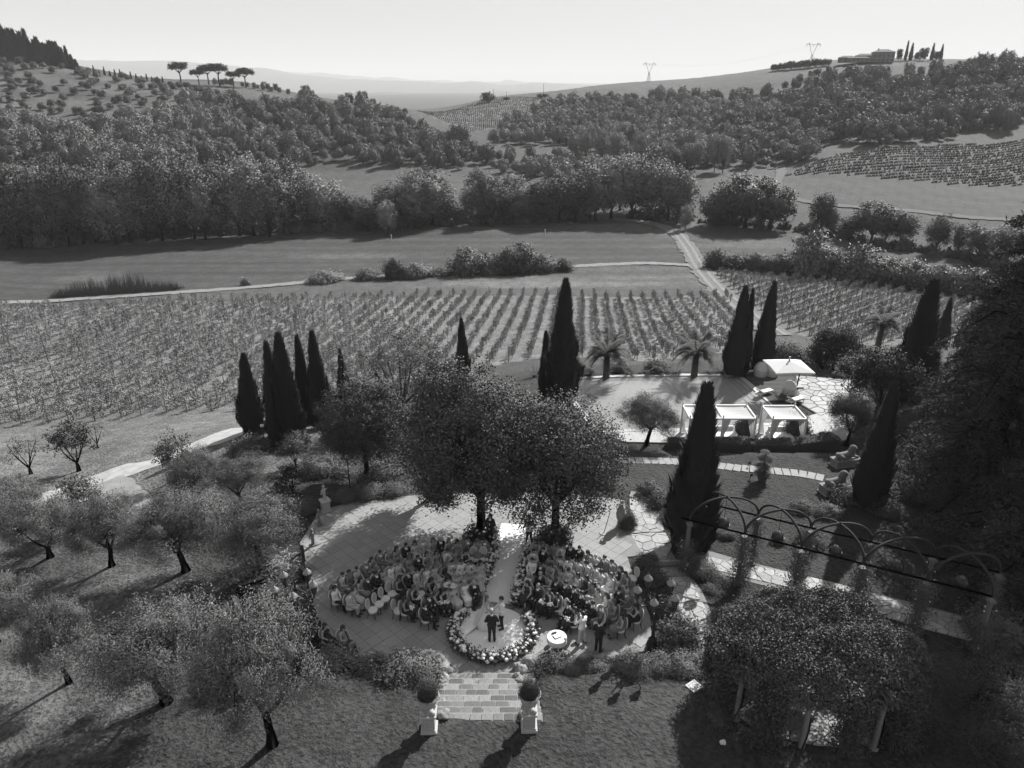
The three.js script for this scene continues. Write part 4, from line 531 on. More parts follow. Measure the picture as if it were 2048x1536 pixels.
// irregular flags: cells round jittered points, cut to the path's outline
function crazy(parent, quad, gap, seed, mats_, yTop, joint = 0.03) {
  const r = rngOf(seed), [a, b, c, d] = bounds(quad), pts = [];
  for (let x = a - gap; x < b + gap; x += gap) for (let f = c - gap; f < d + gap; f += gap) pts.push([x + (r() - 0.5) * gap * 0.95, f + (r() - 0.5) * gap * 0.95]);
  for (const p of pts) {
    let cell = [[p[0] - gap * 2, p[1] - gap * 2], [p[0] + gap * 2, p[1] - gap * 2], [p[0] + gap * 2, p[1] + gap * 2], [p[0] - gap * 2, p[1] + gap * 2]];
    for (const q of pts) { if (q === p || Math.hypot(q[0] - p[0], q[1] - p[1]) > gap * 3.2) continue; const mx = (p[0] + q[0]) / 2, my = (p[1] + q[1]) / 2, nx = p[0] - q[0], ny = p[1] - q[1], src = cell; cell = []; src.forEach((u, k) => { const v = src[(k + 1) % src.length], su = (u[0] - mx) * nx + (u[1] - my) * ny, sv = (v[0] - mx) * nx + (v[1] - my) * ny; if (su >= 0) cell.push(u); if (su * sv < 0) { const t = su / (su - sv); cell.push([lerp(u[0], v[0], t), lerp(u[1], v[1], t)]); } }); if (cell.length < 3) break; }
    if (cell.length < 3) continue; cell = clipConvex(cell, quad); if (cell.length < 3) continue; cell = shrink(cell, joint);
    const [x0, x1, f0, f1] = bounds(cell); if ((x1 - x0) * (f1 - f0) < gap * gap * 0.08) continue;
    const cx = (x0 + x1) / 2, cf = (f0 + f1) / 2, y = typeof yTop === 'function' ? yTop(cx, cf) : yTop; mesh('flagstone', prism(cell, y - 0.05, y + 0.008 * r()), mats_[r() * mats_.length | 0], parent);
  }
}
const paveM = [0.275, 0.285, 0.295, 0.29, 0.265, 0.305].map((v) => grey(v, 0.85, { map: TEX.grain })), flagM = [0.33, 0.37, 0.4, 0.3, 0.35].map((v) => grey(v, 0.8, { map: TEX.stone })), jointM = grey(0.24, 1, { map: TEX.grain });
// ---------- patio ----------
const patio = structure('patio', slab(PATIO, -0.25, -0.012), jointM, 'paved terrace of square stone tiles laid diagonally');
{
  const tg = box(0.605, 0.03, 0.605, 0, -0.007, 0), list = [], c = PI / 4, r = rngOf(31), rest = [];
  for (let i = -40; i < 40; i++) for (let j = -40; j < 40; j++) { const u = i * 0.62, v = j * 0.62, x = -2 + C(c) * u - S(c) * v, f = 31 + S(c) * u + C(c) * v; if (edgeDist(PATIO, x, f) < -0.36) list.push([x, f]); }
  list.sort((p, q) => p[1] - q[1]);
  list.forEach(([x, f], k) => { const m = paveM[r() * 6 | 0], y = 0.003 * (r() - 0.5), tilt = c + (r() - 0.5) * 0.01; if (k < 300) { const t = mesh('tile', tg, m, patio); t.position.set(x, y, -f); t.rotation.y = tilt; } else rest.push([tg.clone().rotateY(tilt).translate(x, y, -f), m]); });
  const far = new THREE.Group(); far.name = 'far_tiles'; far.userData.kind = 'stuff'; patio.add(far);
  for (const m of paveM) { const gs = rest.filter((q) => q[1] === m).map((q) => q[0]); if (gs.length) { const o = mesh('tiles', mergeGeometries(gs), m, far); o.userData.kind = 'stuff'; } }
  mesh('drain_cover', box(0.4, 0.012, 0.4, 0, 0.012, 0).rotateY(0.6).translate(atHeight(838, 1062, 0).x, 0, -atHeight(838, 1062, 0).f), grey(0.1), patio);
}
// ---------- steps ----------
{
  const st = structure('garden_steps', box(STEP_X1 - STEP_X0, 0.3, 0.3, (STEP_X0 + STEP_X1) / 2, -0.17, -STEP_F0 - 0.1), jointM, 'broad stone steps rising from the terrace to the lawn'), r = rngOf(37), n = STEP_N, dF = (STEP_F0 - STEP_F1) / n, bm = [0.14, 0.18, 0.22, 0.26, 0.11].map((v) => grey(v, 0.95, { map: TEX.stone }));
  for (let k = 0; k < n; k++) {
    const y = (k + 1) / n * LAWN, f = STEP_F0 - (k + 0.5) * dF, flare = 0.035 * k; mesh('step_bed', box(STEP_X1 - STEP_X0 + flare * 2, LAWN / n + 0.25, dF + 0.02, (STEP_X0 + STEP_X1) / 2, y - (LAWN / n + 0.25) / 2 - 0.02, -f), grey(0.3, 1, { map: TEX.stone }), st);
    let x = STEP_X0 - flare - r() * 0.25; while (x < STEP_X1 + flare - 0.1) { const w = 0.4 + 0.3 * r(), x0 = Math.max(x, STEP_X0 - flare), x1 = Math.min(x + w, STEP_X1 + flare); if (x1 - x0 > 0.12) mesh('brick', box(x1 - x0 - 0.045, 0.06, dF - 0.075, (x0 + x1) / 2, y - 0.025 + 0.006 * r(), -f + 0.01), bm[r() * 5 | 0], st); x += w; }
  }
}
// ---------- paths ----------
const flat = (pix, h) => flatPoly(pix, h);
{
  const ap = ribbon('arbour_path', [[1386, 1111], [1530, 1152], [1680, 1190], [1830, 1228], [1968, 1265]], 0.88, grey(0.22, 1, { map: TEX.grain }), 0.02, 'pale crazy-paved path under the iron arbour', 0, 0), drape = (x, f) => groundHeight(x, f) + 0.05;
  crazy(ap, flat([[1392, 1101], [1960, 1239], [1974, 1291], [1381, 1121]], 0.1), 0.5, 51, flagM, drape);
  const quads = [[[1258, 985], [1306, 985], [1330, 1062], [1262, 1066]], [[1262, 1068], [1332, 1064], [1345, 1090], [1332, 1118], [1288, 1116]], [[1288, 1118], [1372, 1118], [1380, 1148], [1315, 1152]], [[1335, 1153], [1378, 1150], [1402, 1196], [1352, 1206]], [[1352, 1207], [1403, 1197], [1425, 1245], [1372, 1255]], [[1372, 1256], [1426, 1246], [1440, 1310], [1388, 1318]]];
  const mp = ribbon('garden_path', [[1285, 985], [1296, 1040], [1308, 1090], [1340, 1140], [1372, 1180], [1390, 1225], [1408, 1285], [1414, 1315]], 0.75, grey(0.22, 1, { map: TEX.grain }), 0.02, 'pale crazy-paved path winding past the ornate lamp', 0, 0);
  quads.forEach((q, k) => { crazy(mp, flat(q, 0.01), k < 2 ? 0.7 : 0.5, 60 + k, flagM, drape); });
  const sl = mesh('step_edge', new THREE.BoxGeometry(2.0, 0.12, 0.28).translate(0, 0.05, 0), grey(0.2, 1, { map: TEX.stone }), mp), a = atHeight(1345, 1128, 0.05); sl.position.set(a.x, 0, -a.f); sl.rotation.y = 0.1;
  // stepping-stone arc
  const sp = [[1240, 921], [1300, 922], [1365, 925], [1425, 931], [1480, 937], [1540, 942], [1600, 948], [1648, 957]].map(([x, y]) => { const p = hit(x, y); return new V3(p.x, 0, p.f); }), cv = new THREE.CatmullRomCurve3(sp), L = cv.getLength(), n = Math.round(L / 0.52), tgeo = box(0.47, 0.06, 0.47, 0, 0, 0), arc = thing('stepping_path', 'curved double row of square paving stones across the lawn', 'path');
  arc.userData.kind = 'structure'; delete arc.userData.category;
  for (let i = 0; i < n; i++) { const c = cv.getPointAt((i + 0.5) / n), T = cv.getTangentAt((i + 0.5) / n); for (const s of [-0.26, 0.26]) { const x = c.x - T.z * s, f = c.z + T.x * s, m = mesh('paving_stone', tgeo, paveM[(i * 3 + (s > 0)) % 6], arc); m.position.set(x, groundHeight(x, f) + 0.02, -f); m.rotation.y = Math.atan2(T.z, T.x); } }
}
// ---------- pool ----------
{
  const W = POOL_H, cop = grow(POOL, 0.55), pale = grey(0.42, 0.7, { map: TEX.grain });
  const pool = structure('swimming_pool', slab(cop, W - 1.2, W + 0.05, POOL), pale, 'pale pool with a flush far rim');
  mesh('pool_floor', slab(grow(POOL, 0.05), W - 0.6, W - 0.26), grey(0.4, 0.9, { map: TEX.grain }), pool);
  const A = atHeight(1474, 752, W), B = atHeight(1546, 814, W), dx = B.x - A.x, df = B.f - A.f, l = Math.hypot(dx, df), nx = df / l, nf = -dx / l, sg = nx < 0 ? 1 : -1;   // inwards, to the west
  for (let k = 0; k < 6; k++) { const o = (0.25 + k * 0.5) * sg, w = 0.4, cx = (A.x + B.x) / 2 + nx * o, cf = (A.f + B.f) / 2 + nf * o, g = box(l - 0.3, 0.5 - k * 0.06, w, 0, -0.25 + 0.03 * k - k * 0.06, 0); const s = mesh('pool_step', g, k % 2 ? pale : grey(0.5, 0.7, { map: TEX.grain }), pool); s.position.set(cx, W - 0.06, -cf); s.rotation.y = Math.atan2(df, dx); }
  const water = structure('water', new THREE.ShapeGeometry(shapeOf(grow(POOL, -0.02))).rotateX(-PI / 2).translate(0, W - 0.03, 0), new THREE.MeshPhysicalMaterial({ color: new THREE.Color().setRGB(0.66, 0.66, 0.66), roughness: 0.02, transmission: 0.75, thickness: 0, ior: 1.33, bumpMap: TEX.stone, bumpScale: 0.004 }), 'still pool water mirroring palms and sky');
  const deckP = flat([[1484, 752], [1612, 756], [1650, 800], [1600, 828], [1556, 828]], W), terr = structure('pool_terrace', slab(flat([[1200, 866], [1556, 848], [1640, 826], [1720, 830], [1700, 878], [1640, 892], [1250, 884]], W), W - 0.2, W + 0.03), grey(0.42, 0.85, { map: TEX.stone }), 'pale paving on the near side of the pool');
  const fl = structure('flagstone_terrace', slab(flat([[1592, 752], [1700, 760], [1740, 800], [1640, 832], [1585, 800]], W), W - 0.2, W + 0.012), grey(0.12, 1), 'dark-jointed crazy paving beyond the pool deck'); crazy(fl, flat([[1592, 752], [1700, 760], [1740, 800], [1640, 832], [1600, 808]], W), 0.85, 71, flagM.slice(0, 4), W + 0.05, 0.06);
  const deck = thing('pool_deck', 'dark boarded deck beside the pool steps', 'deck'); deck.userData.kind = 'structure'; delete deck.userData.category; const quad = flat([[1490, 753], [1588, 754], [1598, 806], [1556, 822]], W), [x0, x1, f0, f1] = bounds(quad), wm = [0.06, 0.075, 0.05].map((v) => grey(v, 1, { map: TEX.wood }));
  for (let f = f0, k = 0; f < f1; f += 0.32, k++) { const c = clipConvex([[x0, f], [x1, f], [x1, f + 0.3], [x0, f + 0.3]], quad); if (c.length > 2) mesh('plank', prism(c, W - 0.1, W + 0.06), wm[k % 3], deck); }
}
// ---------- cabanas, parasol, pool furniture ----------
{
  const W = POOL_H + 0.04, white = grey(0.62, 0.7), cloth = grey(0.5, 0.9, { transmission: 0.35, thickness: 0 });
  const cabana = (x0, x1, f0, f1, mids, label) => { const t = thing('cabana', label, 'cabana', [(x0 + x1) / 2, W, -(f0 + f1) / 2], 0, 'curtained cabanas by the pool'), w = x1 - x0, d = f1 - f0, h = 2.25; for (const x of [-w / 2, ...mids, w / 2]) { for (const z of [-d / 2, d / 2]) { const p = mesh('post', box(0.11, h, 0.11, x, h / 2, z), white, t); mesh('finial', lathe([[0, 0.24], [0.05, 0.2], [0.075, 0.13], [0.04, 0.05], [0.06, 0]], 10).translate(x, h + 0.12, z), white, p); } mesh('rafter', box(0.1, 0.12, d - 0.12, x, h + 0.06, 0), white, t); }
    for (const z of [-d / 2, d / 2]) mesh('beam', box(w + 0.1, 0.13, 0.11, 0, h + 0.055, z), white, t);
    const roof = new Tris(), N = 14; for (let i = 0; i < N; i++) for (let j = 0; j < 6; j++) { const P = (a, b) => [-w / 2 + w * a / N, h + 0.03 - 0.16 * S(PI * ((a / N * (mids.length + 1)) % 1.0001)) * S(PI * b / 6), -d / 2 + d * b / 6]; roof.quad(P(i, j), P(i + 1, j), P(i + 1, j + 1), P(i, j + 1)); } mesh('canopy_cloth', roof.geo(), cloth, t);
    for (const x of [-w / 2, ...mids, w / 2]) for (const z of [-d / 2, d / 2]) { const T = new Tris(), n = 12, wd = 0.6, side = x > 0 ? -1 : 1; const P = (a, y) => { const q = a / n, tie = y < 1.1 ? 0.35 + 0.4 * Math.abs(y - 0.9) : 0.5 + 0.5 * (y - 1.1) / 1.1; return [x + side * q * wd * tie, y, z + 0.06 * S(a * 2.2) + (z > 0 ? -0.09 : 0.09)]; }; for (let a = 0; a < n; a++) for (const [y0, y1] of [[0.02, 0.5], [0.5, 0.95], [0.95, 1.4], [1.4, 2.2]]) T.quad(P(a, y0), P(a + 1, y0), P(a + 1, y1), P(a, y1)); mesh('curtain', T.geo(), cloth, t); }
    mesh('daybed', join([box(w * 0.7, 0.28, d * 0.7, 0, 0.2, 0, 0.05), box(w * 0.66, 0.16, d * 0.66, 0, 0.42, 0, 0.06), box(w * 0.6, 0.4, 0.18, 0, 0.62, -d * 0.28, 0.06)]), white, t); };
  cabana(13.2, 18.1, 47.6, 50.0, [0], 'long double cabana with a cloth roof and tied curtains'); cabana(19.3, 21.8, 47.5, 49.9, [], 'single square cabana with a cloth roof half hidden by a climbing plant');
  const u = thing('parasol', 'large square white cantilever parasol over the pool deck', 'parasol', [23.9, POOL_H + 0.06, -57.3], 0.02), T = new Tris(), c = [0, 3.25, 0], R = 1.66; const cor = [[-R, 2.72, -R], [R, 2.72, -R], [R, 2.72, R], [-R, 2.72, R]]; cor.forEach((a, i) => { const b = cor[(i + 1) % 4], m = [(a[0] + b[0]) / 2 * 0.97, 2.76, (a[2] + b[2]) / 2 * 0.97]; T.tri(c, a, m).tri(c, m, b); const dn = (q) => [q[0], q[1] - 0.12, q[2]]; T.quad(a, dn(a), dn(m), m).quad(m, dn(m), dn(b), b); });
  mesh('canopy', T.geo(), grey(0.62, 0.9, { transmission: 0.3, thickness: 0 }), u); mesh('pole', limb([[1.9, 0, -1.9], [2.0, 2.0, -2.0], [1.5, 3.3, -1.5], [0, 3.55, 0]], [0.06, 0.06, 0.05, 0.04], 8), grey(0.3, 0.4), u); mesh('hub', cyl(0.07, 0.07, 0.4, 0, 3.2, 0, 10), grey(0.3, 0.4), u); mesh('base', box(0.9, 0.12, 0.9, 1.9, 0.06, -1.9, 0.02), grey(0.3, 0.8), u);
  for (let k = 0; k < 8; k++) { const a = k * PI / 4, r = k % 2 ? R * 1.36 : R; mesh('rib', limb([[0, 3.2, 0], [r * 0.5 * C(a), 2.98, r * 0.5 * S(a)], [r * 0.96 * C(a), 2.71, r * 0.96 * S(a)]], [0.018, 0.018, 0.015], 5, 1), grey(0.3, 0.4), u); }
  const covered = (px, py, s, turn, label) => { const p = atHeight(px, py, POOL_H), t = thing('covered_chair', label, 'garden chair', P3(p, 0.06), turn, 'covered pool chairs'); const g = new THREE.SphereGeometry(1, 22, 16), q = g.attributes.position; for (let i = 0; i < q.count; i++) { let x = q.getX(i), y = q.getY(i), z = q.getZ(i); const f = 1 + 0.05 * S(Math.atan2(z, x) * 9) * (1 - y); y = y < -0.2 ? -0.75 : y; x *= 0.5 * f; z *= 0.48 * f; if (z > 0 && y > 0.1) y = lerp(y, 0.1, smooth(0.05, 0.35, z)); q.setXYZ(i, x, (y + 0.75) * 0.62, z); } g.computeVertexNormals(); mesh('cover', g, grey(0.45, 0.95), t); mesh('frame', join([-1, 1].flatMap((a) => [-1, 1].map((b) => cyl(0.03, 0.03, 0.1, a * 0.33, -0.06, b * 0.3, 6)))), grey(0.2), t); t.scale.setScalar(s); };
  covered(1520, 752, 1.25, 0.2, 'white covered egg-backed chair beside the parasol cypress'); covered(1543, 752, 1.25, 0.1, 'white covered chair leaning against its twin'); covered(1577, 788, 1.15, -0.5, 'round-backed white chair on the deck edge under the parasol');
  for (const [px, py, l] of [[1528, 790, 'white lounger lying on the boards in front of the covered chairs'], [1590, 806, 'white lounger at the corner of the deck'], [1575, 832, 'white lounger beside the potted cycad']]) { const p = atHeight(px, py, POOL_H), t = thing('sun_lounger', l, 'lounger', P3(p, 0.06), 0.5, 'pool loungers'); mesh('frame', join([box(1.7, 0.06, 0.6, 0, 0.24, 0), ...[-0.75, 0.75].flatMap((a) => [-0.25, 0.25].map((b) => box(0.05, 0.24, 0.05, a, 0.12, b)))]), white, t); mesh('mattress', box(1.2, 0.1, 0.56, 0.25, 0.32, 0, 0.04), grey(0.7, 0.95), t); mesh('backrest', box(0.6, 0.1, 0.56, 0, 0, 0, 0.04).rotateZ(-0.6).translate(-0.6, 0.47, 0), grey(0.7, 0.95), t); }
}
// ---------- shrubs, hedges, boulders ----------
const shM = { d: leafMat(0.115, 0.6, 0.12), m: leafMat(0.125, 0.6, 0.15), p: leafMat(0.18, 0.65, 0.2), w: leafMat(0.21, 0.7, 0.2) };
const inner = new THREE.SphereGeometry(0.8, 12, 8).translate(0, 0.35, 0), innerM = grey(0.02, 1);
function shrub(name, px, py, hw, hpx, kind, m, label, group, cat = 'shrub') { const q = hit(px, py), k = pxPerM(q), s = hw / k * 0.95, a = Math.atan2(EYE - q.y, q.f), h = clamp((hpx / k - 1.7 * s * S(a)) / C(a), s * 0.75, 4), F = q.f + s * 0.75, p = { x: q.x * F / q.f, f: F, y: groundHeight(q.x * F / q.f, F) }, t = thing(name, label, cat, P3(p, -0.04), px * 0.7, group); mesh('stem', shrubStem, barkDark, t); mesh('foliage', SHR[kind], shM[m], t); if (kind === 'ball' || kind === 'mound') mesh('inner_foliage', inner, shM[m], t); t.scale.set(s * 0.95, h / 1.4, s * 0.95); return t; }
for (const [px, py, hw, hp, kind, m, label] of [
  [500, 915, 42, 44, 'mound', 'd', 'dark spreading shrub at the foot of the lone cypress'], [592, 905, 32, 52, 'loose', 'm', 'tall loose shrub under the cypress cluster'], [640, 955, 38, 50, 'mound', 'd', 'dark bush beside the clipped round tree'], [575, 975, 24, 30, 'loose', 'd', 'dark shrub on the slope above the patio'],
  [694, 1008, 27, 32, 'ball', 'm', 'clipped ball shrub nearest the statue pedestal'], [740, 1004, 32, 36, 'ball', 'm', 'largest clipped ball shrub on the patio rim'], [788, 996, 27, 34, 'ball', 'm', 'clipped ball shrub tucked under the terrace tree'], [612, 1032, 30, 44, 'ball', 'm', 'rounded shrub beside the little statues'], [560, 1008, 34, 32, 'loose', 'm', 'loose shrub between the bushy olive and the pedestal'], [760, 965, 36, 30, 'loose', 'm', 'shrub in the bed behind the clipped balls'], [690, 960, 30, 26, 'thin', 'm', 'sparse shrub under the round tree'],
  [545, 1188, 72, 46, 'thin', 'p', 'pale sprawling bush between the olives and the lamp'],
  [672, 1342, 44, 40, 'loose', 'p', 'silvery shrub at the start of the stone edging'], [742, 1352, 34, 34, 'loose', 'd', 'dark shrub on the stone edging'], [806, 1366, 48, 62, 'loose', 'm', 'large wiry shrub beside the steps'], [852, 1372, 36, 56, 'loose', 'm', 'spiky shrub next to the urn'], [868, 1420, 26, 30, 'thin', 'm', 'thin trailing plant by the pedestal'],
  [1066, 1368, 26, 44, 'loose', 'm', 'shrub beside the steps behind the tall urn'], [1107, 1346, 34, 56, 'loose', 'd', 'dense dark shrub beside the round table'], [1150, 1348, 26, 40, 'mound', 'd', 'dark low shrub on the edging'], [1186, 1346, 24, 36, 'loose', 'm', 'small shrub beside the clipped ball'], [1262, 1354, 37, 62, 'ball', 'm', 'big clipped ball beside the standing waiter'], [1318, 1352, 34, 34, 'mound', 'm', 'low shrub between the ball and the winding path'], [1366, 1352, 38, 36, 'mound', 'p', 'pale low hedge along the lawn'], [1412, 1340, 30, 30, 'mound', 'p', 'end of the pale low hedge by the gazebo'],
  [1358, 1312, 48, 92, 'loose', 'm', 'tall grassy bush beside the ornate lamp'], [1330, 1240, 26, 50, 'loose', 'd', 'dark shrub behind the ornate lamp'], [1292, 1140, 26, 34, 'loose', 'm', 'leafy planting at the patio corner'], [1305, 1172, 26, 34, 'loose', 'd', 'dark planting beside the crazy paving'],
  [1406, 1162, 31, 44, 'ball', 'd', 'clipped ball at the bend of the arbour path'], [1440, 1172, 18, 26, 'loose', 'm', 'small shrub beside the clipped ball'], [1455, 1258, 30, 54, 'mound', 'm', 'upright clipped shrub before the gazebo'], [1420, 1190, 20, 26, 'thin', 'm', 'sparse shrub on the path edge'],
  [1295, 1000, 24, 42, 'loose', 'm', 'flowering shrub beside the patio trees'], [1318, 1022, 30, 48, 'loose', 'm', 'broad flowering shrub beside the huge cypress'], [1345, 1052, 28, 40, 'mound', 'm', 'low shrub at the foot of the huge cypress'], [1255, 1062, 18, 42, 'mound', 'd', 'dark column shrub behind the amphora'],
  [1690, 1010, 34, 34, 'loose', 'm', 'grassy shrub below the stone lions'], [1735, 1020, 26, 24, 'mound', 'd', 'dark low shrub at the cypress foot'], [1768, 1036, 32, 36, 'mound', 'm', 'rounded flowering shrub on the shaded lawn'], [1655, 1040, 26, 24, 'loose', 'm', 'grass clump behind the arbour'], [1600, 1030, 24, 24, 'loose', 'd', 'dark grass clump behind the arbour rail'], [1555, 1092, 16, 26, 'loose', 'm', 'small potted shrub beneath the second lantern'], [1615, 1098, 30, 50, 'loose', 'm', 'bushy rose shrub beneath the arbour'], [1452, 1080, 18, 26, 'mound', 'd', 'dark low shrub beside the first arbour bay'],
  [1835, 1008, 40, 40, 'mound', 'm', 'rounded mound beside the cedar lawn'], [1890, 1030, 50, 46, 'mound', 'm', 'large shrub at the cedar trunk'], [1985, 1300, 66, 110, 'mound', 'm', 'shrub mass beside the end of the arbour'], [2030, 1420, 60, 100, 'mound', 'm', 'shrub beyond the gazebo'],
  [1570, 738, 38, 62, 'ball', 'd', 'rounded grey bush behind the parasol'], [1640, 735, 28, 62, 'loose', 'd', 'dark shrub in the bed beyond the parasol'], [1485, 740, 26, 28, 'mound', 'd', 'low shrub at the foot of the broad pool cypress'], [1606, 742, 26, 34, 'loose', 'd', 'shrub beside the rounded grey bush'], [1310, 748, 26, 34, 'loose', 'd', 'leafy shrub between the date palms'], [1240, 748, 22, 26, 'loose', 'd', 'low shrub at the foot of the first palm'], [1165, 750, 20, 26, 'loose', 'd', 'shrub beside the giant cypress'],
  [1437, 1452, 34, 40, 'thin', 'm', 'thin rose bush beside the gazebo'],
]) shrub('garden_shrub', px, py, hw, hp, kind, m, label, 'garden shrubs');
{ // clipped hedge: leaves over a box-shaped body
  const hedge = (pix, w, h, label) => { const P = pix.map(([a, b]) => hit(a, b)), q = rngOf(P.length + 3), p = [], nn = [], A = P[0], B = P[P.length - 1], L = Math.hypot(B.x - A.x, B.f - A.f), t = thing('hedge', label, 'hedge', [(A.x + B.x) / 2, (A.y + B.y) / 2 - 0.03, -(A.f + B.f) / 2], Math.atan2(B.f - A.f, B.x - A.x), 'clipped hedges before the cabanas');
    for (let k = 0; k < L * 1500; k++) { const x = (q() - 0.5) * L, bump = 0.8 + 0.4 * fbm(x * 0.9 + 7, w, 3), H = h * bump, side = q(), d = side < 0.45 ? [x, H + gauss(q) * 0.04, (q() - 0.5) * w, 0, 1, 0] : side < 0.75 ? [x, q() * H, w / 2 * bump + gauss(q) * 0.04, 0, 0.2, 1] : [x, q() * H, -w / 2 * bump + gauss(q) * 0.04, 0, 0.2, -1]; pushSoft(p, nn, d[0], d[1], d[2], 0.1, 0.06, q, 0.3, d[3], d[4], d[5]); }
    mesh('foliage', geoOf(p, nn), shM.d, t); mesh('inner_foliage', box(L, h * 0.8, w * 0.75, 0, h * 0.4, 0, 0.1), shM.d, t); };
  hedge([[1412, 897], [1500, 900]], 1.0, 0.85, 'clipped hedge below the double cabana'); hedge([[1503, 901], [1590, 901]], 1.1, 0.8, 'clipped hedge behind the tiered topiary'); hedge([[1593, 900], [1668, 893]], 1.2, 0.95, 'highest clipped hedge at the corner of the pool terrace'); hedge([[1335, 893], [1368, 894]], 0.9, 0.6, 'short clipped hedge beside the pool olive');
}
shrub('climbing_plant', 1487, 880, 20, 52, 'mound', 'm', 'climbing plant smothering a cabana post', 'cabana climbers'); shrub('climbing_plant', 1590, 884, 24, 62, 'mound', 'm', 'climbing plant over the single cabana front', 'cabana climbers');
{
  const rock = (seed) => { const g = mergeVertices(new THREE.IcosahedronGeometry(1, 3)), q = g.attributes.position; for (let i = 0; i < q.count; i++) { const x = q.getX(i), y = q.getY(i), z = q.getZ(i), k = 0.5 + 0.9 * fbm(x * 1.9 + seed, y * 1.9 + z * 2.2 + seed, 4); q.setXYZ(i, x * k, y * k, z * k); } g.computeVertexNormals(); const uv = []; for (let i = 0; i < q.count; i++) uv.push(q.getX(i), q.getY(i) + q.getZ(i)); g.setAttribute('uv', new THREE.Float32BufferAttribute(uv, 2)); return g; }, RK = [1, 2, 3, 4].map((k) => rock(k * 7.3)), rm = [0.24, 0.3, 0.2].map((v) => grey(v, 1, { map: TEX.stone })), r = rngOf(43);
  const edging = (label, pix, n, s) => { const t = thing('stone_edging', label, 'stone edging', [0, 0, 0], 0, 'boulder edgings of the terrace'), P = pix.map(([a, b]) => hit(a, b)); for (let k = 0; k < n; k++) { const q = (k + 0.3 * r()) / n * (P.length - 1), i = Math.min(P.length - 2, q | 0), x = lerp(P[i].x, P[i + 1].x, q - i) + (r() - 0.5) * 0.25, f = lerp(P[i].f, P[i + 1].f, q - i) + (r() - 0.5) * 0.2, m = mesh('stone', RK[k % 4], rm[k % 3], t); m.position.set(x, Math.max(groundHeight(x, f), 0) + 0.1, -f); m.scale.set(s * (0.7 + 0.7 * r()), s * (0.55 + 0.4 * r()), s * (0.7 + 0.5 * r())); m.rotation.y = r() * 6; } };
  edging('rough boulders under the shrubs from the lamp to the steps', [[650, 1316], [720, 1324], [790, 1320], [850, 1318], [882, 1324]], 22, 0.33); edging('rough boulders stepping down beside the steps and first urn', [[888, 1330], [890, 1370], [886, 1410], [882, 1445]], 13, 0.28); edging('rough boulders beside the steps on the round-table side', [[1036, 1345], [1038, 1380], [1042, 1420], [1046, 1445]], 12, 0.26); edging('rough boulders under the shrubs from the steps to the clipped ball', [[1052, 1330], [1120, 1326], [1190, 1322], [1250, 1320]], 18, 0.3); edging('rough boulders along the winding path end', [[1296, 1322], [1350, 1324], [1420, 1316]], 12, 0.26);
}
// ---------- shade trees on the east side ----------
function cedarGeo(h, R, seed, whorls, per) { const r = rngOf(seed), p = [], wood = []; for (let k = 0; k < whorls; k++) { const t = k / whorls, y = h * (0.1 + 0.88 * t), rad = R * Math.pow(1 - t, 0.75) * (0.75 + 0.5 * r()) + 0.3; for (let b = 0; b < per; b++) { const a = b / per * 6.283 + k * 1.3 + r() * 0.6, L = rad * (0.7 + 0.5 * r()), dr = -0.10 - 0.22 * r(), n = 10 + L * 14 | 0; if (r() < 0.5) wood.push(limb([[0, y, 0], [C(a) * L * 0.5, y + 0.1 * L, S(a) * L * 0.5], [C(a) * L, y + dr * L, S(a) * L]], [0.09, 0.05, 0.02], 4, 1)); for (let s = 0; s < n; s++) { const q = 0.15 + 0.85 * (s + r()) / n, side = (r() - 0.5) * L * 0.42 * (1.1 - q * 0.6), x = C(a) * L * q - S(a) * side, z = S(a) * L * q + C(a) * side, yy = y + 0.1 * L * S(q * PI) + dr * L * q * q - Math.abs(side) * 0.25; for (let e = 0; e < 4; e++) pushLeaf(p, x + gauss(r) * 0.14, yy + gauss(r) * 0.08, z + gauss(r) * 0.14, 0.32, 0.07, r, 1.2); } } } wood.push(limb([[0, -0.3, 0], [0.05, h * 0.4, 0], [0, h * 0.97, 0]], [0.48, 0.3, 0.04], 10)); return { crown: geoOf(p), trunk: join(wood, true) }; }
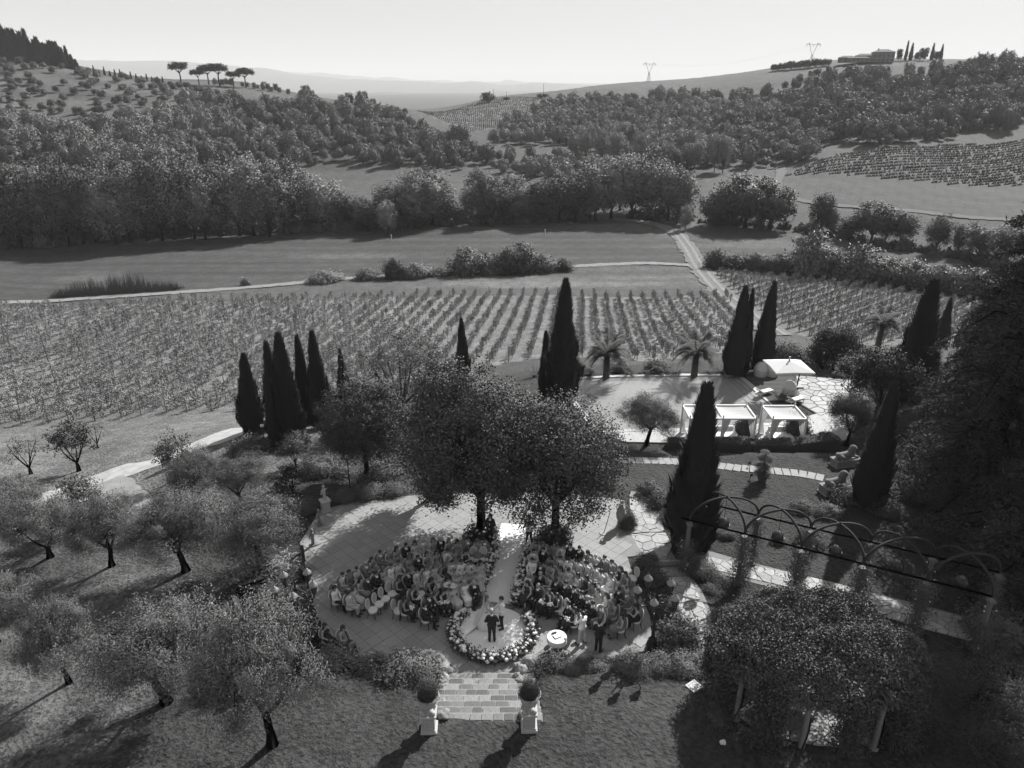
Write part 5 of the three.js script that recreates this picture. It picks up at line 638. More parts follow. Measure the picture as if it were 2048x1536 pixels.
{
  const A = cedarGeo(22.5, 4.9, 801, 36, 9), B = cedarGeo(13, 4.6, 802, 24, 9), m = leafMat(0.045, 0.7);
  treeThing('cedar_tree', 'towering dark cedar with a thick trunk beside the shaded lawn', A, P3(hit(1948, 1052)), 0.6, [barkMid, m], 'dark cedars', 1, 'cedar');
  treeThing('cedar_tree', 'broad dark cedar behind the towering one', B, P3(hit(1915, 905)), 2.1, [barkMid, m], 'dark cedars', [0.8, 1.0, 0.8], 'cedar');
  treeThing('cedar_tree', 'dark cedar at the outer end of the arbour', B, P3(hit(2075, 1190)), 4.1, [barkMid, m], 'dark cedars', [1, 1.0, 1], 'cedar');
  treeThing('cedar_tree', 'dark cedar beyond the massive cypress', B, P3(hit(2020, 800)), 1.1, [barkMid, m], 'dark cedars', [0.9, 1.1, 0.9], 'cedar');
  const D = treeParts({ rx: 3.6, ry: 2.7, cy: 4.6, n: 170, cr: 0.95, leaves: 90, L: 0.24, W: 0.12, seed: 811, fork: 1.6, trunk: 0.2, limbs: 7, low: -0.7, rough: 0.35, up: 0.5, twigs: 50 });
  treeThing('shade_tree', 'dark spreading tree between the flagstone terrace and the massive cypress', D, P3(hit(1750, 842)), 0, [barkDark, leafDark], null, 0.85); treeThing('shade_tree', 'dark tree crown in the bed behind the flagstone terrace', D, P3(hit(1665, 742)), 2, [barkDark, leafDark], null, 0.62);
  treeThing('feathery_shrub', 'large feathery shrub in the lawn corner', OLV[0], P3(hit(1985, 1500), -0.5), 1, [barkDark, leafMat(0.06)], null, [1, 0.9, 1], 'shrub'); treeThing('pool_shrub_tree', 'bushy pale tree at the corner of the pool terrace', OLV[1], P3(hit(1692, 892)), 1, [barkDark, leafMat(0.09, 0.6, 0.15)], null, [0.85, 0.95, 0.85]); treeThing('pool_olive', 'silvery old olive with a twisted trunk on the pool lawn', OLV[3], P3(hit(1293, 890)), 2, [barkMid, leafMat(0.17, 0.6, 0.2)], null, [0.98, 0.88, 0.98], 'olive tree');
}
// ---------- urns on pedestals ----------
const stoneM = grey(0.4, 0.9, { map: TEX.stone }), stoneDark = grey(0.2, 0.95, { map: TEX.stone }), iron = grey(0.018, 0.35, { metalness: 0.3 }), ironPlain = grey(0.022, 0.9);
{
  const urn = (px, py, label) => { const p = hit(px, py), t = thing('garden_urn', label, 'urn', P3(p, -0.02), 0.03, 'urns on pedestals by the steps');
    mesh('plinth', join([box(0.62, 0.14, 0.62, 0, 0.07, 0, 0.02), box(0.54, 0.06, 0.54, 0, 0.17, 0, 0.02)]), stoneM, t); const die = mesh('pedestal', box(0.46, 0.58, 0.46, 0, 0.49, 0, 0.015), stoneM, t); mesh('inset_panel', box(0.28, 0.38, 0.02, 0, 0.49, 0.232), stoneM, die); mesh('panel_frame', join([box(0.34, 0.03, 0.035, 0, 0.7, 0.235), box(0.34, 0.03, 0.035, 0, 0.28, 0.235), box(0.03, 0.42, 0.035, -0.16, 0.49, 0.235), box(0.03, 0.42, 0.035, 0.16, 0.49, 0.235)]), stoneM, die);
    mesh('cornice', join([box(0.54, 0.06, 0.54, 0, 0.81, 0, 0.02), box(0.62, 0.08, 0.62, 0, 0.88, 0, 0.025)]), stoneM, t);
    for (const [a, b] of [[-1, -1], [1, -1], [1, 1], [-1, 1]]) mesh('scroll_foot', ball(0.1, a * 0.19, 1.0, b * 0.19, 10), stoneM, t);
    mesh('urn_foot', lathe([[0.2, 0.92], [0.2, 0.98], [0.1, 1.06], [0.09, 1.14], [0.14, 1.2]], 20), stoneM, t); mesh('bowl', lathe([[0.12, 1.18], [0.26, 1.26], [0.33, 1.4], [0.34, 1.55], [0.31, 1.62], [0.42, 1.7], [0.45, 1.72], [0.45, 1.76], [0.38, 1.74], [0.3, 1.66]], 28), stoneM, t);
    const b = mesh('box_ball', SHR.ball, leafMat(0.05), t); b.scale.set(0.37, 0.38, 0.37); b.position.y = 1.74; const i = mesh('inner_foliage', inner, leafMat(0.05), t); i.scale.set(0.35, 0.36, 0.35); i.position.y = 1.74; };
  urn(859, 1458, 'carved stone urn with a clipped ball, on the wiry-shrub side of the steps'); urn(1058, 1454, 'carved stone urn with a clipped ball, on the round-table side of the steps');
}
// ---------- ornate lamps ----------
{
  const lampM = grey(0.12, 0.25, { transmission: 0.4, thickness: 0 });
  const lamp = (px, py, label, turn) => { const p = hit(px, py), t = thing('street_lamp', label, 'street lamp', P3(p, -0.02), turn, 'five-armed ornate lamps');
    mesh('base', lathe([[0.34, 0], [0.34, 0.08], [0.26, 0.14], [0.3, 0.22], [0.26, 0.5], [0.17, 0.62], [0.2, 0.7], [0.12, 0.8]], 12), iron, t); mesh('post', lathe([[0.1, 0.78], [0.07, 1.0], [0.085, 1.05], [0.06, 1.1], [0.055, 2.6], [0.1, 2.66], [0.06, 2.74], [0.075, 3.0], [0.13, 3.05], [0.05, 3.15], [0.03, 3.6], [0, 3.7]], 12), iron, t);
    for (let k = 0; k < 5; k++) { const a = k * 2 * PI / 5 + 0.3, c = C(a), s = S(a), R = 0.86; const arm = mesh('arm', tube([[0.05 * c, 2.75, 0.05 * s], [0.4 * c, 2.55, 0.4 * s], [0.75 * c, 2.62, 0.75 * s], [R * c, 2.92, R * s]], 0.03, 16, 6), iron, t); mesh('brace', tube([[0.08 * c, 3.05, 0.08 * s], [0.32 * c, 3.02, 0.32 * s], [0.42 * c, 2.8, 0.42 * s], [0.28 * c, 2.72, 0.28 * s]], 0.02, 12, 6), iron, arm); mesh('scroll', new THREE.TorusGeometry(0.09, 0.017, 6, 14).rotateY(-a).translate(0.55 * c, 2.78, 0.55 * s), iron, arm);
      const ln = mesh('lantern', lathe([[0.03, 2.9], [0.09, 2.94], [0.1, 2.98], [0.155, 3.36]], 8).translate(R * c, 0, R * s), lampM, t); mesh('lantern_frame', join([0, 1, 2, 3, 4, 5].map((q) => { const b = q * PI / 3; return limb([[R * c + 0.1 * C(b), 2.97, R * s + 0.1 * S(b)], [R * c + 0.13 * C(b), 3.16, R * s + 0.13 * S(b)], [R * c + 0.16 * C(b), 3.37, R * s + 0.16 * S(b)]], [0.009, 0.009, 0.009], 4, 1); }).concat([new THREE.TorusGeometry(0.16, 0.015, 5, 14).rotateX(PI / 2).translate(R * c, 3.37, R * s)])), iron, ln); mesh('lamp_shade', lathe([[0.2, 3.37], [0.19, 3.42], [0.11, 3.52], [0.06, 3.55], [0.055, 3.6], [0, 3.63]], 14).translate(R * c, 0, R * s), grey(0.22, 0.35, { metalness: 0.4 }), ln); mesh('finial', ball(0.035, R * c, 3.66, R * s, 8), iron, ln); } };
  lamp(606, 1288, 'five-armed ornate lamp among the olives beside the musicians', 0.2); lamp(1303, 1302, 'five-armed ornate lamp beside the winding path', 0.9);
}
// ---------- iron arbour ----------
const arbTop = 3.1;
{
  const N = [[1380, 1040], [1490, 1066], [1603, 1096], [1727, 1128], [1855, 1160], [1985, 1193]].map(([a, b]) => atHeight(a, b, arbTop)), Fp = [[1410, 1006], [1517, 1031], [1622, 1057], [1742, 1083], [1868, 1112], [2000, 1145]].map(([a, b]) => atHeight(a, b, arbTop));
  const t = thing('iron_arbour', 'long iron arbour of crossing hoops on rose-clad stone columns', 'arbour'), colM = grey(0.14, 0.95, { map: TEX.stone }), V = (p, y) => [p.x, y, -p.f], r = rngOf(61);
  const rose = (seed, h) => { const q = rngOf(seed), p = []; for (let k = 0; k < 1700; k++) { const y = h * Math.pow(q(), 0.9), a = q() * 6.28, w = 0.17 + 0.2 * Math.abs(gauss(q)) * (0.5 + vnoise(y * 3, seed)); pushLeaf(p, C(a) * w, y, S(a) * w, 0.1, 0.06, q, 0.3); } return geoOf(p); };
  const bm = (q) => { const k = rngOf(q), gs = []; for (let i = 0; i < 7; i++) { const a = k() * 6.28; gs.push(new THREE.IcosahedronGeometry(0.04, 0).translate(C(a) * 0.32, 0.4 + 2.2 * k(), S(a) * 0.32)); } return mergeGeometries(gs.map((g) => strip(g))); };
  [...N, ...Fp].forEach((p, i) => { const g = groundHeight(p.x, p.f), h = arbTop - 0.15 - g; const c = mesh('column', join([box(0.36, 0.2, 0.36, p.x, g + 0.08, -p.f, 0.02), cyl(0.13, 0.11, h - 0.3, p.x, g + 0.15, -p.f, 12), box(0.3, 0.14, 0.3, p.x, g + h - 0.1, -p.f, 0.02)]), colM, t); mesh('finial', ball(0.07, p.x, arbTop + 0.1, -p.f, 8), ironPlain, c);
    const rz = thing('climbing_rose', i < 6 ? 'leafy climbing rose wrapped round a path-side arbour column' : 'leafy climbing rose on a lawn-side arbour column', 'climbing rose', [p.x, g, -p.f], i, 'roses on the arbour columns'); const ro = mesh('foliage', rose(900 + i % 4, h + 0.1), shM.m, rz); ro.scale.set(i < 6 ? 1 : 0.8, i === 5 || i % 5 === 0 ? 0.6 : 1, i < 6 ? 1 : 0.8); const bl = mesh('blossoms', bm(i), grey(0.6), rz); bl.userData.kind = 'stuff'; });
  for (const L of [N, Fp]) { const a = L[0], b = L[5], e = [(a.x - b.x) * 0.035, (a.f - b.f) * 0.035]; for (const y of [0]) mesh('rail', limb([[a.x + e[0], arbTop, -(a.f + e[1])], V({ x: (a.x + b.x) / 2, f: (a.f + b.f) / 2 }, arbTop), V(b, arbTop)], [0.05, 0.05, 0.05], 8), ironPlain, t); }
  for (let i = 0; i < 5; i++) {
    const hoop = (a, b) => { const pts = []; for (let k = 0; k <= 12; k++) { const q = k / 12; pts.push([lerp(a.x, b.x, 0.5 - 0.5 * C(q * PI)), arbTop + 0.02 + 1.2 * S(q * PI), -lerp(a.f, b.f, 0.5 - 0.5 * C(q * PI))]); } return tube(pts, 0.06, 30, 6); };
    mesh('hoop', hoop(N[i], Fp[i + 1]), ironPlain, t); mesh('hoop', hoop(Fp[i], N[i + 1]), ironPlain, t);
    const cx = (N[i].x + Fp[i + 1].x + Fp[i].x + N[i + 1].x) / 4, cf = (N[i].f + Fp[i + 1].f + Fp[i].f + N[i + 1].f) / 4; mesh('boss', ball(0.08, cx, arbTop + 1.25, -cf, 10), ironPlain, t);
    const l = thing('hanging_lantern', ['round iron lantern in the arbour bay beside the huge cypress', 'round iron lantern in the second arbour bay from the huge cypress', 'round iron lantern in the middle arbour bay', 'round iron lantern in the fourth arbour bay from the huge cypress', 'round iron lantern in the arbour bay under the cedar'][i], 'lantern', [cx, arbTop - 0.35, -cf], 0, 'lanterns hung in the arbour');
    mesh('globe', new THREE.SphereGeometry(0.3, 16, 12).scale(1, 0.9, 1), grey(0.03, 0.3), l); mesh('cage', join([0, 1, 2, 3].map((k) => new THREE.TorusGeometry(0.305, 0.013, 5, 24).scale(1, 0.92, 1).rotateY(k * PI / 4)).concat([new THREE.TorusGeometry(0.308, 0.016, 5, 24).rotateX(PI / 2)])), iron, l); mesh('cap', lathe([[0.12, 0.25], [0.1, 0.31], [0.03, 0.34]], 12), grey(0.1, 0.4), l); mesh('chain', cyl(0.014, 0.014, 1.3, 0, 0.29, 0, 5), iron, l);
  }
}
// ---------- rose gazebo ----------
{
  const cx = 12.15, cf = 22.0, g0 = groundHeight(cx, cf) + 0.03, rx = 3.75, rf = 2.75, t = thing('rose_gazebo', 'domed iron gazebo smothered in climbing roses with bare rods showing on one side', 'gazebo', [cx, g0, -cf], 0), ev = 2.55, top = 3.75, colM = grey(0.2, 0.95, { map: TEX.stone }), q = rngOf(65), dome = (a, s) => [C(a) * rx * s, ev + (top - ev) * Math.sqrt(Math.max(0, 1 - s * s)), S(a) * rf * s];
  const ring = []; for (let k = 0; k <= 40; k++) ring.push(dome(k / 40 * 2 * PI, 1)); mesh('eaves_ring', tube(ring, 0.05, 60, 6), ironPlain, t);
  for (let k = 0; k < 20; k++) { const a = k / 20 * 2 * PI, pts = []; for (let j = 0; j <= 8; j++) pts.push(dome(a, 1.06 - j / 8 * 0.98)); pts[0][1] = ev - 0.1; mesh('rod', tube(pts, 0.022, 16, 5), ironPlain, t); }
  for (const s of [0.45, 0.75]) { const pts = []; for (let k = 0; k <= 40; k++) pts.push(dome(k / 40 * 2 * PI, s)); mesh('hoop', tube(pts, 0.02, 60, 5), ironPlain, t); }
  const cols = []; for (let k = 0; k < 8; k++) { const a = k / 8 * 2 * PI + 0.35, x = C(a) * rx * 0.97, z = S(a) * rf * 0.97; cols.push([x, z]); mesh('column', join([cyl(0.2, 0.17, 0.2, x, -0.1, z, 12), cyl(0.12, 0.1, ev - 0.15, x, 0.08, z, 12), cyl(0.15, 0.17, 0.1, x, ev - 0.1, z, 12)]), colM, t); }
  const rosy = thing('gazebo_rose', 'dense rambling rose covering the gazebo roof and hanging down its columns', 'rambling rose', [cx, g0, -cf], 0), p = [];
  for (let k = 0; k < 90000; k++) { const a = q() * 6.283, s = Math.sqrt(q()) * 1.1, gap = a > 5.35 || a < 0.25 ? 0.45 : 1; if (q() > gap * (s < 0.99 ? 1 : 0.8) * (0.35 + 1.0 * fbm(C(a) * s * 4 + 3, S(a) * s * 4, 3))) continue; const d = dome(a, Math.min(s, 1)), lump = (fbm(d[0] * 1.2, d[2] * 1.2, 3) - 0.4) * 1.2; pushLeaf(p, d[0] * (s > 1 ? s : 1) + gauss(q) * 0.08, d[1] + lump + Math.abs(gauss(q)) * 0.14 - (s > 0.97 ? q() * 0.75 : 0), d[2] * (s > 1 ? s : 1) + gauss(q) * 0.08, 0.11, 0.07, q, 0.6); }
  mesh('roof_foliage', geoOf(p), leafMat(0.10, 0.45), rosy);
  const hang = (x, z, w, n, y0) => { const h = []; for (let k = 0; k < n; k++) pushLeaf(h, x + gauss(q) * w, lerp(y0, ev, q()), z + gauss(q) * w * 0.8, 0.12, 0.07, q, 0.3); mesh('hanging_foliage', geoOf(h), leafMat(0.07, 0.5), rosy); };
  hang(-3.55, 0.6, 0.3, 6500, 0.1); hang(-3.6, -0.9, 0.28, 5000, 0.3); hang(-2.55, 2.2, 0.3, 7500, 0); hang(2.4, 2.1, 0.36, 7500, 0); hang(3.5, 0.9, 0.34, 6500, 0); hang(0.35, 2.7, 0.3, 2800, 0.2); hang(3.4, -0.9, 0.3, 4200, 0.2); hang(-2.1, -2.2, 0.42, 6500, 0); hang(-0.7, -2.6, 0.42, 6500, 0); hang(0.8, -2.6, 0.42, 6500, 0); hang(2.2, -2.1, 0.42, 6500, 0);
  mesh('stem', join(cols.slice(0, 6).map(([x, z]) => limb([[x * 1.05, -0.1, z * 1.05], [x + 0.1, 1.1, z + 0.12], [x * 0.98, ev, z * 0.98]], [0.03, 0.025, 0.02], 5))), barkDark, rosy);
  const fl = thing('gazebo_floor', 'crazy-paved floor under the rose gazebo', 'floor'); fl.userData.kind = 'structure'; delete fl.userData.category; const el = []; for (let k = 0; k < 18; k++) el.push([cx + C(k / 18 * 6.283) * 3.5, cf + S(k / 18 * 6.283) * 2.5]); crazy(fl, el, 0.6, 95, [0.3, 0.34, 0.38].map((v) => grey(v, 0.9, { map: TEX.stone })), (x, f) => groundHeight(x, f) + 0.06);
  const tb = thing('garden_table', 'round stone table inside the gazebo', 'table', [cx - 0.6, g0 + 0.02, -cf + 0.7]); mesh('top', cyl(0.6, 0.6, 0.06, 0, 0.7, 0, 24), stoneM, tb); mesh('leg', cyl(0.16, 0.12, 0.7, 0, 0, 0, 12), stoneM, tb);
  const wl = thing('garden_bollard', 'mushroom-topped stone bollard between the gazebo columns', 'bollard', onGround(8.6, 22.6, 0)); mesh('post', cyl(0.13, 0.1, 1.1, 0, 0, 0, 12), stoneM, wl); mesh('cap', lathe([[0.22, 1.06], [0.22, 1.12], [0.1, 1.2], [0, 1.22]], 14), stoneM, wl);
}
// ---------- smooth solids from joined limbs ----------
function sdf(prims, k) { return (x, y, z) => { let d = 1e9; for (const c of prims) { const bx = c[4] - c[0], by = c[5] - c[1], bz = c[6] - c[2], px = x - c[0], py = y - c[1], pz = z - c[2], L = bx * bx + by * by + bz * bz, t = L > 1e-9 ? clamp((px * bx + py * by + pz * bz) / L, 0, 1) : 0, ex = px - bx * t, ey = py - by * t, ez = pz - bz * t, e = Math.sqrt(ex * ex + ey * ey + ez * ez) - (c[3] + (c[7] - c[3]) * t); const kk = c[8] ?? k, h = clamp(0.5 + 0.5 * (d - e) / kk, 0, 1); d = d > 1e8 ? e : d * (1 - h) + e * h - kk * h * (1 - h); } return d; }; }
function netMesh(f, lo, hi, cell) { // surface nets
  const n = [0, 1, 2].map((i) => Math.ceil((hi[i] - lo[i]) / cell) + 1), nx = n[0], ny = n[1], nz = n[2], F = new Float32Array(nx * ny * nz), id = (i, j, k) => i + nx * (j + ny * k);
  for (let k = 0; k < nz; k++) for (let j = 0; j < ny; j++) for (let i = 0; i < nx; i++) F[id(i, j, k)] = f(lo[0] + i * cell, lo[1] + j * cell, lo[2] + k * cell);
  const vid = new Int32Array(nx * ny * nz).fill(-1), pos = [], idx = [], E = [[0, 1], [0, 2], [0, 4], [1, 3], [1, 5], [2, 3], [2, 6], [3, 7], [4, 5], [4, 6], [5, 7], [6, 7]];
  for (let k = 0; k < nz - 1; k++) for (let j = 0; j < ny - 1; j++) for (let i = 0; i < nx - 1; i++) { const v = []; for (let c = 0; c < 8; c++) v.push(F[id(i + (c & 1), j + ((c >> 1) & 1), k + (c >> 2))]); let s = 0, x = 0, y = 0, z = 0; for (const [a, b] of E) if ((v[a] < 0) !== (v[b] < 0)) { const t = v[a] / (v[a] - v[b]); x += lerp(a & 1, b & 1, t); y += lerp((a >> 1) & 1, (b >> 1) & 1, t); z += lerp(a >> 2, b >> 2, t); s++; } if (s) { vid[id(i, j, k)] = pos.length / 3; pos.push(lo[0] + (i + x / s) * cell, lo[1] + (j + y / s) * cell, lo[2] + (k + z / s) * cell); } }
  const q = (a, b, c, d, flip) => { if (a < 0 || b < 0 || c < 0 || d < 0) return; flip ? idx.push(a, c, b, a, d, c) : idx.push(a, b, c, a, c, d); };
  for (let k = 1; k < nz - 1; k++) for (let j = 1; j < ny - 1; j++) for (let i = 1; i < nx - 1; i++) { const a = F[id(i, j, k)] < 0; if (a !== F[id(i + 1, j, k)] < 0) q(vid[id(i, j - 1, k - 1)], vid[id(i, j, k - 1)], vid[id(i, j, k)], vid[id(i, j - 1, k)], !a); if (a !== F[id(i, j + 1, k)] < 0) q(vid[id(i - 1, j, k - 1)], vid[id(i - 1, j, k)], vid[id(i, j, k)], vid[id(i, j, k - 1)], !a); if (a !== F[id(i, j, k + 1)] < 0) q(vid[id(i - 1, j - 1, k)], vid[id(i, j - 1, k)], vid[id(i, j, k)], vid[id(i - 1, j, k)], !a); }
  const g = new THREE.BufferGeometry(); g.setAttribute('position', new THREE.Float32BufferAttribute(pos, 3)); g.setIndex(idx); g.computeVertexNormals(); return g;
}
function solid(prims, cell, k = 0.03) { const lo = [1e9, 1e9, 1e9], hi = [-1e9, -1e9, -1e9]; for (const c of prims) for (let i = 0; i < 3; i++) { lo[i] = Math.min(lo[i], c[i] - c[3], c[4 + i] - c[7]); hi[i] = Math.max(hi[i], c[i] + c[3], c[4 + i] + c[7]); } return netMesh(sdf(prims, k), lo.map((v) => v - cell * 3), hi.map((v) => v + cell * 3), cell); }
const cap = (a, ra, b, rb, k) => [a[0], a[1], a[2], ra, b[0], b[1], b[2], rb, ...(k ? [k] : [])];
// ---------- stone lions ----------
{
  const L = [cap([-0.7, 0.3, 0], 0.27, [0.1, 0.36, 0], 0.27), cap([0.1, 0.36, 0], 0.28, [0.5, 0.45, 0], 0.27), cap([0.5, 0.5, 0], 0.27, [0.66, 0.82, 0], 0.24), cap([0.66, 0.86, 0], 0.25, [0.7, 0.88, 0], 0.24), cap([0.72, 0.86, 0], 0.16, [0.94, 0.8, 0], 0.1), cap([0.55, 0.98, 0.13], 0.08, [0.57, 1.05, 0.15], 0.05), cap([0.55, 0.98, -0.13], 0.08, [0.57, 1.05, -0.15], 0.05)];
  for (const s of [-1, 1]) L.push(cap([0.5, 0.25, s * 0.2], 0.12, [1.05, 0.09, s * 0.2], 0.08), cap([1.05, 0.08, s * 0.2], 0.09, [1.12, 0.07, s * 0.2], 0.08), cap([-0.62, 0.28, s * 0.24], 0.2, [-0.3, 0.16, s * 0.3], 0.13), cap([-0.3, 0.12, s * 0.32], 0.1, [0.0, 0.08, s * 0.32], 0.08));
  const tail = [cap([-0.9, 0.2, 0], 0.06, [-1.02, 0.1, 0.25], 0.05), cap([-1.02, 0.1, 0.25], 0.05, [-0.7, 0.07, 0.45], 0.05), cap([-0.7, 0.07, 0.45], 0.07, [-0.58, 0.08, 0.47], 0.06)];
  const lg = solid([...L, ...tail], 0.035, 0.07), mane = solid([cap([0.48, 0.62, 0], 0.32, [0.6, 0.9, 0], 0.29), cap([0.5, 0.55, 0], 0.3, [0.6, 0.4, 0], 0.25)], 0.04, 0.05); { const q = mane.attributes.position; for (let i = 0; i < q.count; i++) { const k = 1 + 0.09 * (vnoise(q.getY(i) * 16 + 3, q.getZ(i) * 16 + q.getX(i) * 9) - 0.5); q.setXYZ(i, 0.55 + (q.getX(i) - 0.55) * k, 0.7 + (q.getY(i) - 0.7) * k, q.getZ(i) * k); } mane.computeVertexNormals(); }
  for (const [px, py, label] of [[1688, 930, 'weathered stone lion lying on a plinth nearer the pool'], [1668, 984, 'weathered stone lion on a plinth beside the stepping stones']]) { const p = hit(px, py), t = thing('stone_lion', label, 'statue', P3(p, -0.05), 0.25, 'pair of stone lions'), m = grey(0.15, 1, { map: TEX.stone }); mesh('plinth', join([box(2.5, 0.16, 1.15, 0.05, 0.08, 0, 0.03), box(2.3, 0.5, 0.98, 0.05, 0.4, 0, 0.02), box(2.45, 0.12, 1.1, 0.05, 0.7, 0, 0.03)]), stoneDark, t); const b = mesh('body', lg, grey(0.15, 1), t); b.position.y = 0.75; const mn = mesh('mane', mane, grey(0.13, 1), t); mn.position.y = 0.75; t.scale.setScalar(0.8); }
}
// ---------- pots, statues, small things ----------
{
  const pot = lathe([[0.2, 0], [0.24, 0.05], [0.34, 0.36], [0.38, 0.46], [0.38, 0.52], [0.32, 0.52], [0.3, 0.44]], 20);
  { const p = hit(1524, 962), t = thing('tiered_topiary', 'cloud-pruned shrub in three tiers in a clay pot on the lawn', 'potted plant', P3(p, -0.02), 0); mesh('pot', pot, grey(0.16, 0.9, { map: TEX.grain }), t); mesh('stem', limb([[0, 0.3, 0], [0.08, 0.9, 0], [-0.04, 1.5, 0.03], [0, 2.1, 0]], [0.07, 0.055, 0.045, 0.03], 7), barkMid, t); for (const [y, s, h] of [[0.52, 0.5, 0.2], [1.12, 0.5, 0.13], [1.62, 0.46, 0.2], [2.15, 0.26, 0.08]]) { const f = mesh('foliage_tier', SHR.mound, shM.m, t); f.position.set(0.06 * S(y * 5), y, 0); f.scale.set(s, h, s); } }
  { const p = atHeight(1240, 1052, 0), t = thing('amphora', 'tall narrow amphora on the patio edge', 'amphora', P3(p, 0.01)); mesh('foot', cyl(0.2, 0.12, 0.25, 0, 0, 0, 14), grey(0.3, 0.9, { map: TEX.grain }), t); mesh('body', lathe([[0.08, 0.2], [0.24, 0.55], [0.28, 0.85], [0.2, 1.2], [0.1, 1.38], [0.12, 1.5], [0.2, 1.56], [0.17, 1.58], [0.1, 1.5]], 22), grey(0.3, 0.9, { map: TEX.grain }), t); for (const s of [-1, 1]) mesh('handle', tube([[s * 0.11, 1.42, 0], [s * 0.26, 1.36, 0], [s * 0.24, 1.1, 0]], 0.025, 12, 6), grey(0.3, 0.9), t); }
  { const p = atHeight(1208, 1066, 0), t = thing('speaker_stand', 'thin stand with a round foot on the sunlit paving', 'stand', P3(p, 0.012)); mesh('foot', cyl(0.3, 0.28, 0.03, 0, 0, 0, 24), grey(0.2, 0.5), t); mesh('pole', limb([[0, 0.02, 0], [0.18, 0.55, -0.25], [0.36, 1.1, -0.5]], [0.02, 0.02, 0.02], 6, 1), grey(0.06, 0.5), t); }
  for (const [px, py, label] of [[652, 1022, 'stone statuette on a square pedestal at the patio corner'], [640, 1052, 'slim dark statuette beside the corner pedestal'], [627, 1092, 'slim dark statuette nearer the column speaker']]) { const p = hit(px, py), tall = px === 652, t = thing('statuette', label, 'statue', P3(p, -0.02), 0.6, 'statuettes on the patio rim'), m = tall ? stoneM : stoneDark; mesh('pedestal', tall ? join([box(0.6, 0.12, 0.6, 0, 0.06, 0, 0.02), box(0.46, 0.6, 0.46, 0, 0.42, 0, 0.02), box(0.58, 0.1, 0.58, 0, 0.77, 0, 0.02)]) : box(0.34, 0.16, 0.34, 0, 0.08, 0, 0.02), m, t); const y = tall ? 0.82 : 0.16; mesh('figure', solid([cap([0, y + 0.06, 0], 0.1, [0, y + 0.4, 0.02], 0.09), cap([0, y + 0.4, 0.02], 0.09, [0, y + 0.66, 0], 0.11), cap([0, y + 0.74, 0], 0.05, [0, y + 0.8, 0], 0.05), cap([0, y + 0.88, 0.01], 0.085, [0, y + 0.93, 0.01], 0.08), cap([-0.12, y + 0.66, 0], 0.045, [-0.2, y + 0.45, 0.08], 0.035), cap([0.12, y + 0.66, 0], 0.045, [0.16, y + 0.8, 0.12], 0.035)], 0.025, 0.03), m, t); }
  { const p = atHeight(1113, 1300, 0), t = thing('round_table', 'small round table with a white cloth holding a dark book', 'table', P3(p, 0.01)); mesh('tabletop', cyl(0.43, 0.43, 0.03, 0, 0.72, 0, 30), grey(0.7), t); mesh('leg', cyl(0.05, 0.05, 0.72, 0, 0, 0, 8), iron, t); mesh('foot', cyl(0.26, 0.2, 0.05, 0, 0, 0, 16), iron, t); mesh('tablecloth', lathe([[0.455, 0.5], [0.45, 0.74], [0.44, 0.765], [0, 0.768]], 40), grey(0.6, 0.95), t); const bk = thing('book', 'open white book with a dark cover on the round table', 'book', [p.x, 0.782, -p.f], 0.5); mesh('cover', box(0.34, 0.012, 0.26, 0, 0.006, 0), grey(0.03), bk); mesh('pages', box(0.3, 0.025, 0.22, 0, 0.026, 0, 0.005), grey(0.75), bk); const pn = thing('card_box', 'slim dark case beside the book', 'case', [p.x - 0.12, 0.782, -p.f - 0.2], 0.4); mesh('case', box(0.24, 0.04, 0.06, 0, 0.02, 0, 0.008), grey(0.03), pn); mesh('lid', box(0.24, 0.01, 0.06, 0, 0.046, 0), grey(0.04), pn); }
  { const p = hit(1388, 1374), t = thing('stone_slab', 'square pale inscribed slab set in the lawn', 'slab', P3(p, 0.0), 0.6); mesh('slab', box(0.56, 0.08, 0.5, 0, 0.03, 0, 0.01), grey(0.6, 0.9, { map: TEX.grain }), t); mesh('border', join([box(0.4, 0.012, 0.02, 0, 0.075, 0.16), box(0.4, 0.012, 0.02, 0, 0.075, -0.16), box(0.02, 0.012, 0.34, 0.19, 0.075, 0), box(0.02, 0.012, 0.34, -0.19, 0.075, 0)]), grey(0.3), t); }
  for (const [px, py, label] of [[1496, 934, 'small dark spotlight on the lawn near the stepping stones'], [1500, 958, 'small dark spotlight beside the tiered topiary'], [1428, 1302, 'small dark garden light at the end of the winding path'], [1440, 1496, 'pale ornament lying in the gazebo shade']]) { const p = hit(px, py), t = thing('garden_spotlight', label, 'garden light', P3(p), 1, 'garden lights'); mesh('spike', cyl(0.02, 0.02, 0.3, 0, -0.05, 0, 6), iron, t); mesh('head', cyl(0.08, 0.1, 0.16, 0, 0, 0, 10).rotateX(0.9).translate(0, 0.28, 0), px === 1440 ? grey(0.6) : iron, t); }
  for (const [px, py, h, label] of [[700, 975, 2.3, 'slim garden lamp with a pale globe under the round tree'], [528, 878, 1.2, 'short garden lamp with a pale globe at the lone cypress']]) { const p = hit(px, py), t = thing('garden_lamp', label, 'garden lamp', P3(p, -0.02), 0, 'garden lamps with globes'); mesh('post', lathe([[0.12, 0], [0.1, 0.1], [0.04, 0.2], [0.035, h - 0.25], [0.08, h - 0.2], [0.05, h - 0.15]], 10), iron, t); mesh('globe', ball(0.15, 0, h, 0, 16), grey(0.7, 0.25), t); mesh('cap', cyl(0.07, 0.02, 0.08, 0, h + 0.13, 0, 10), iron, t); }
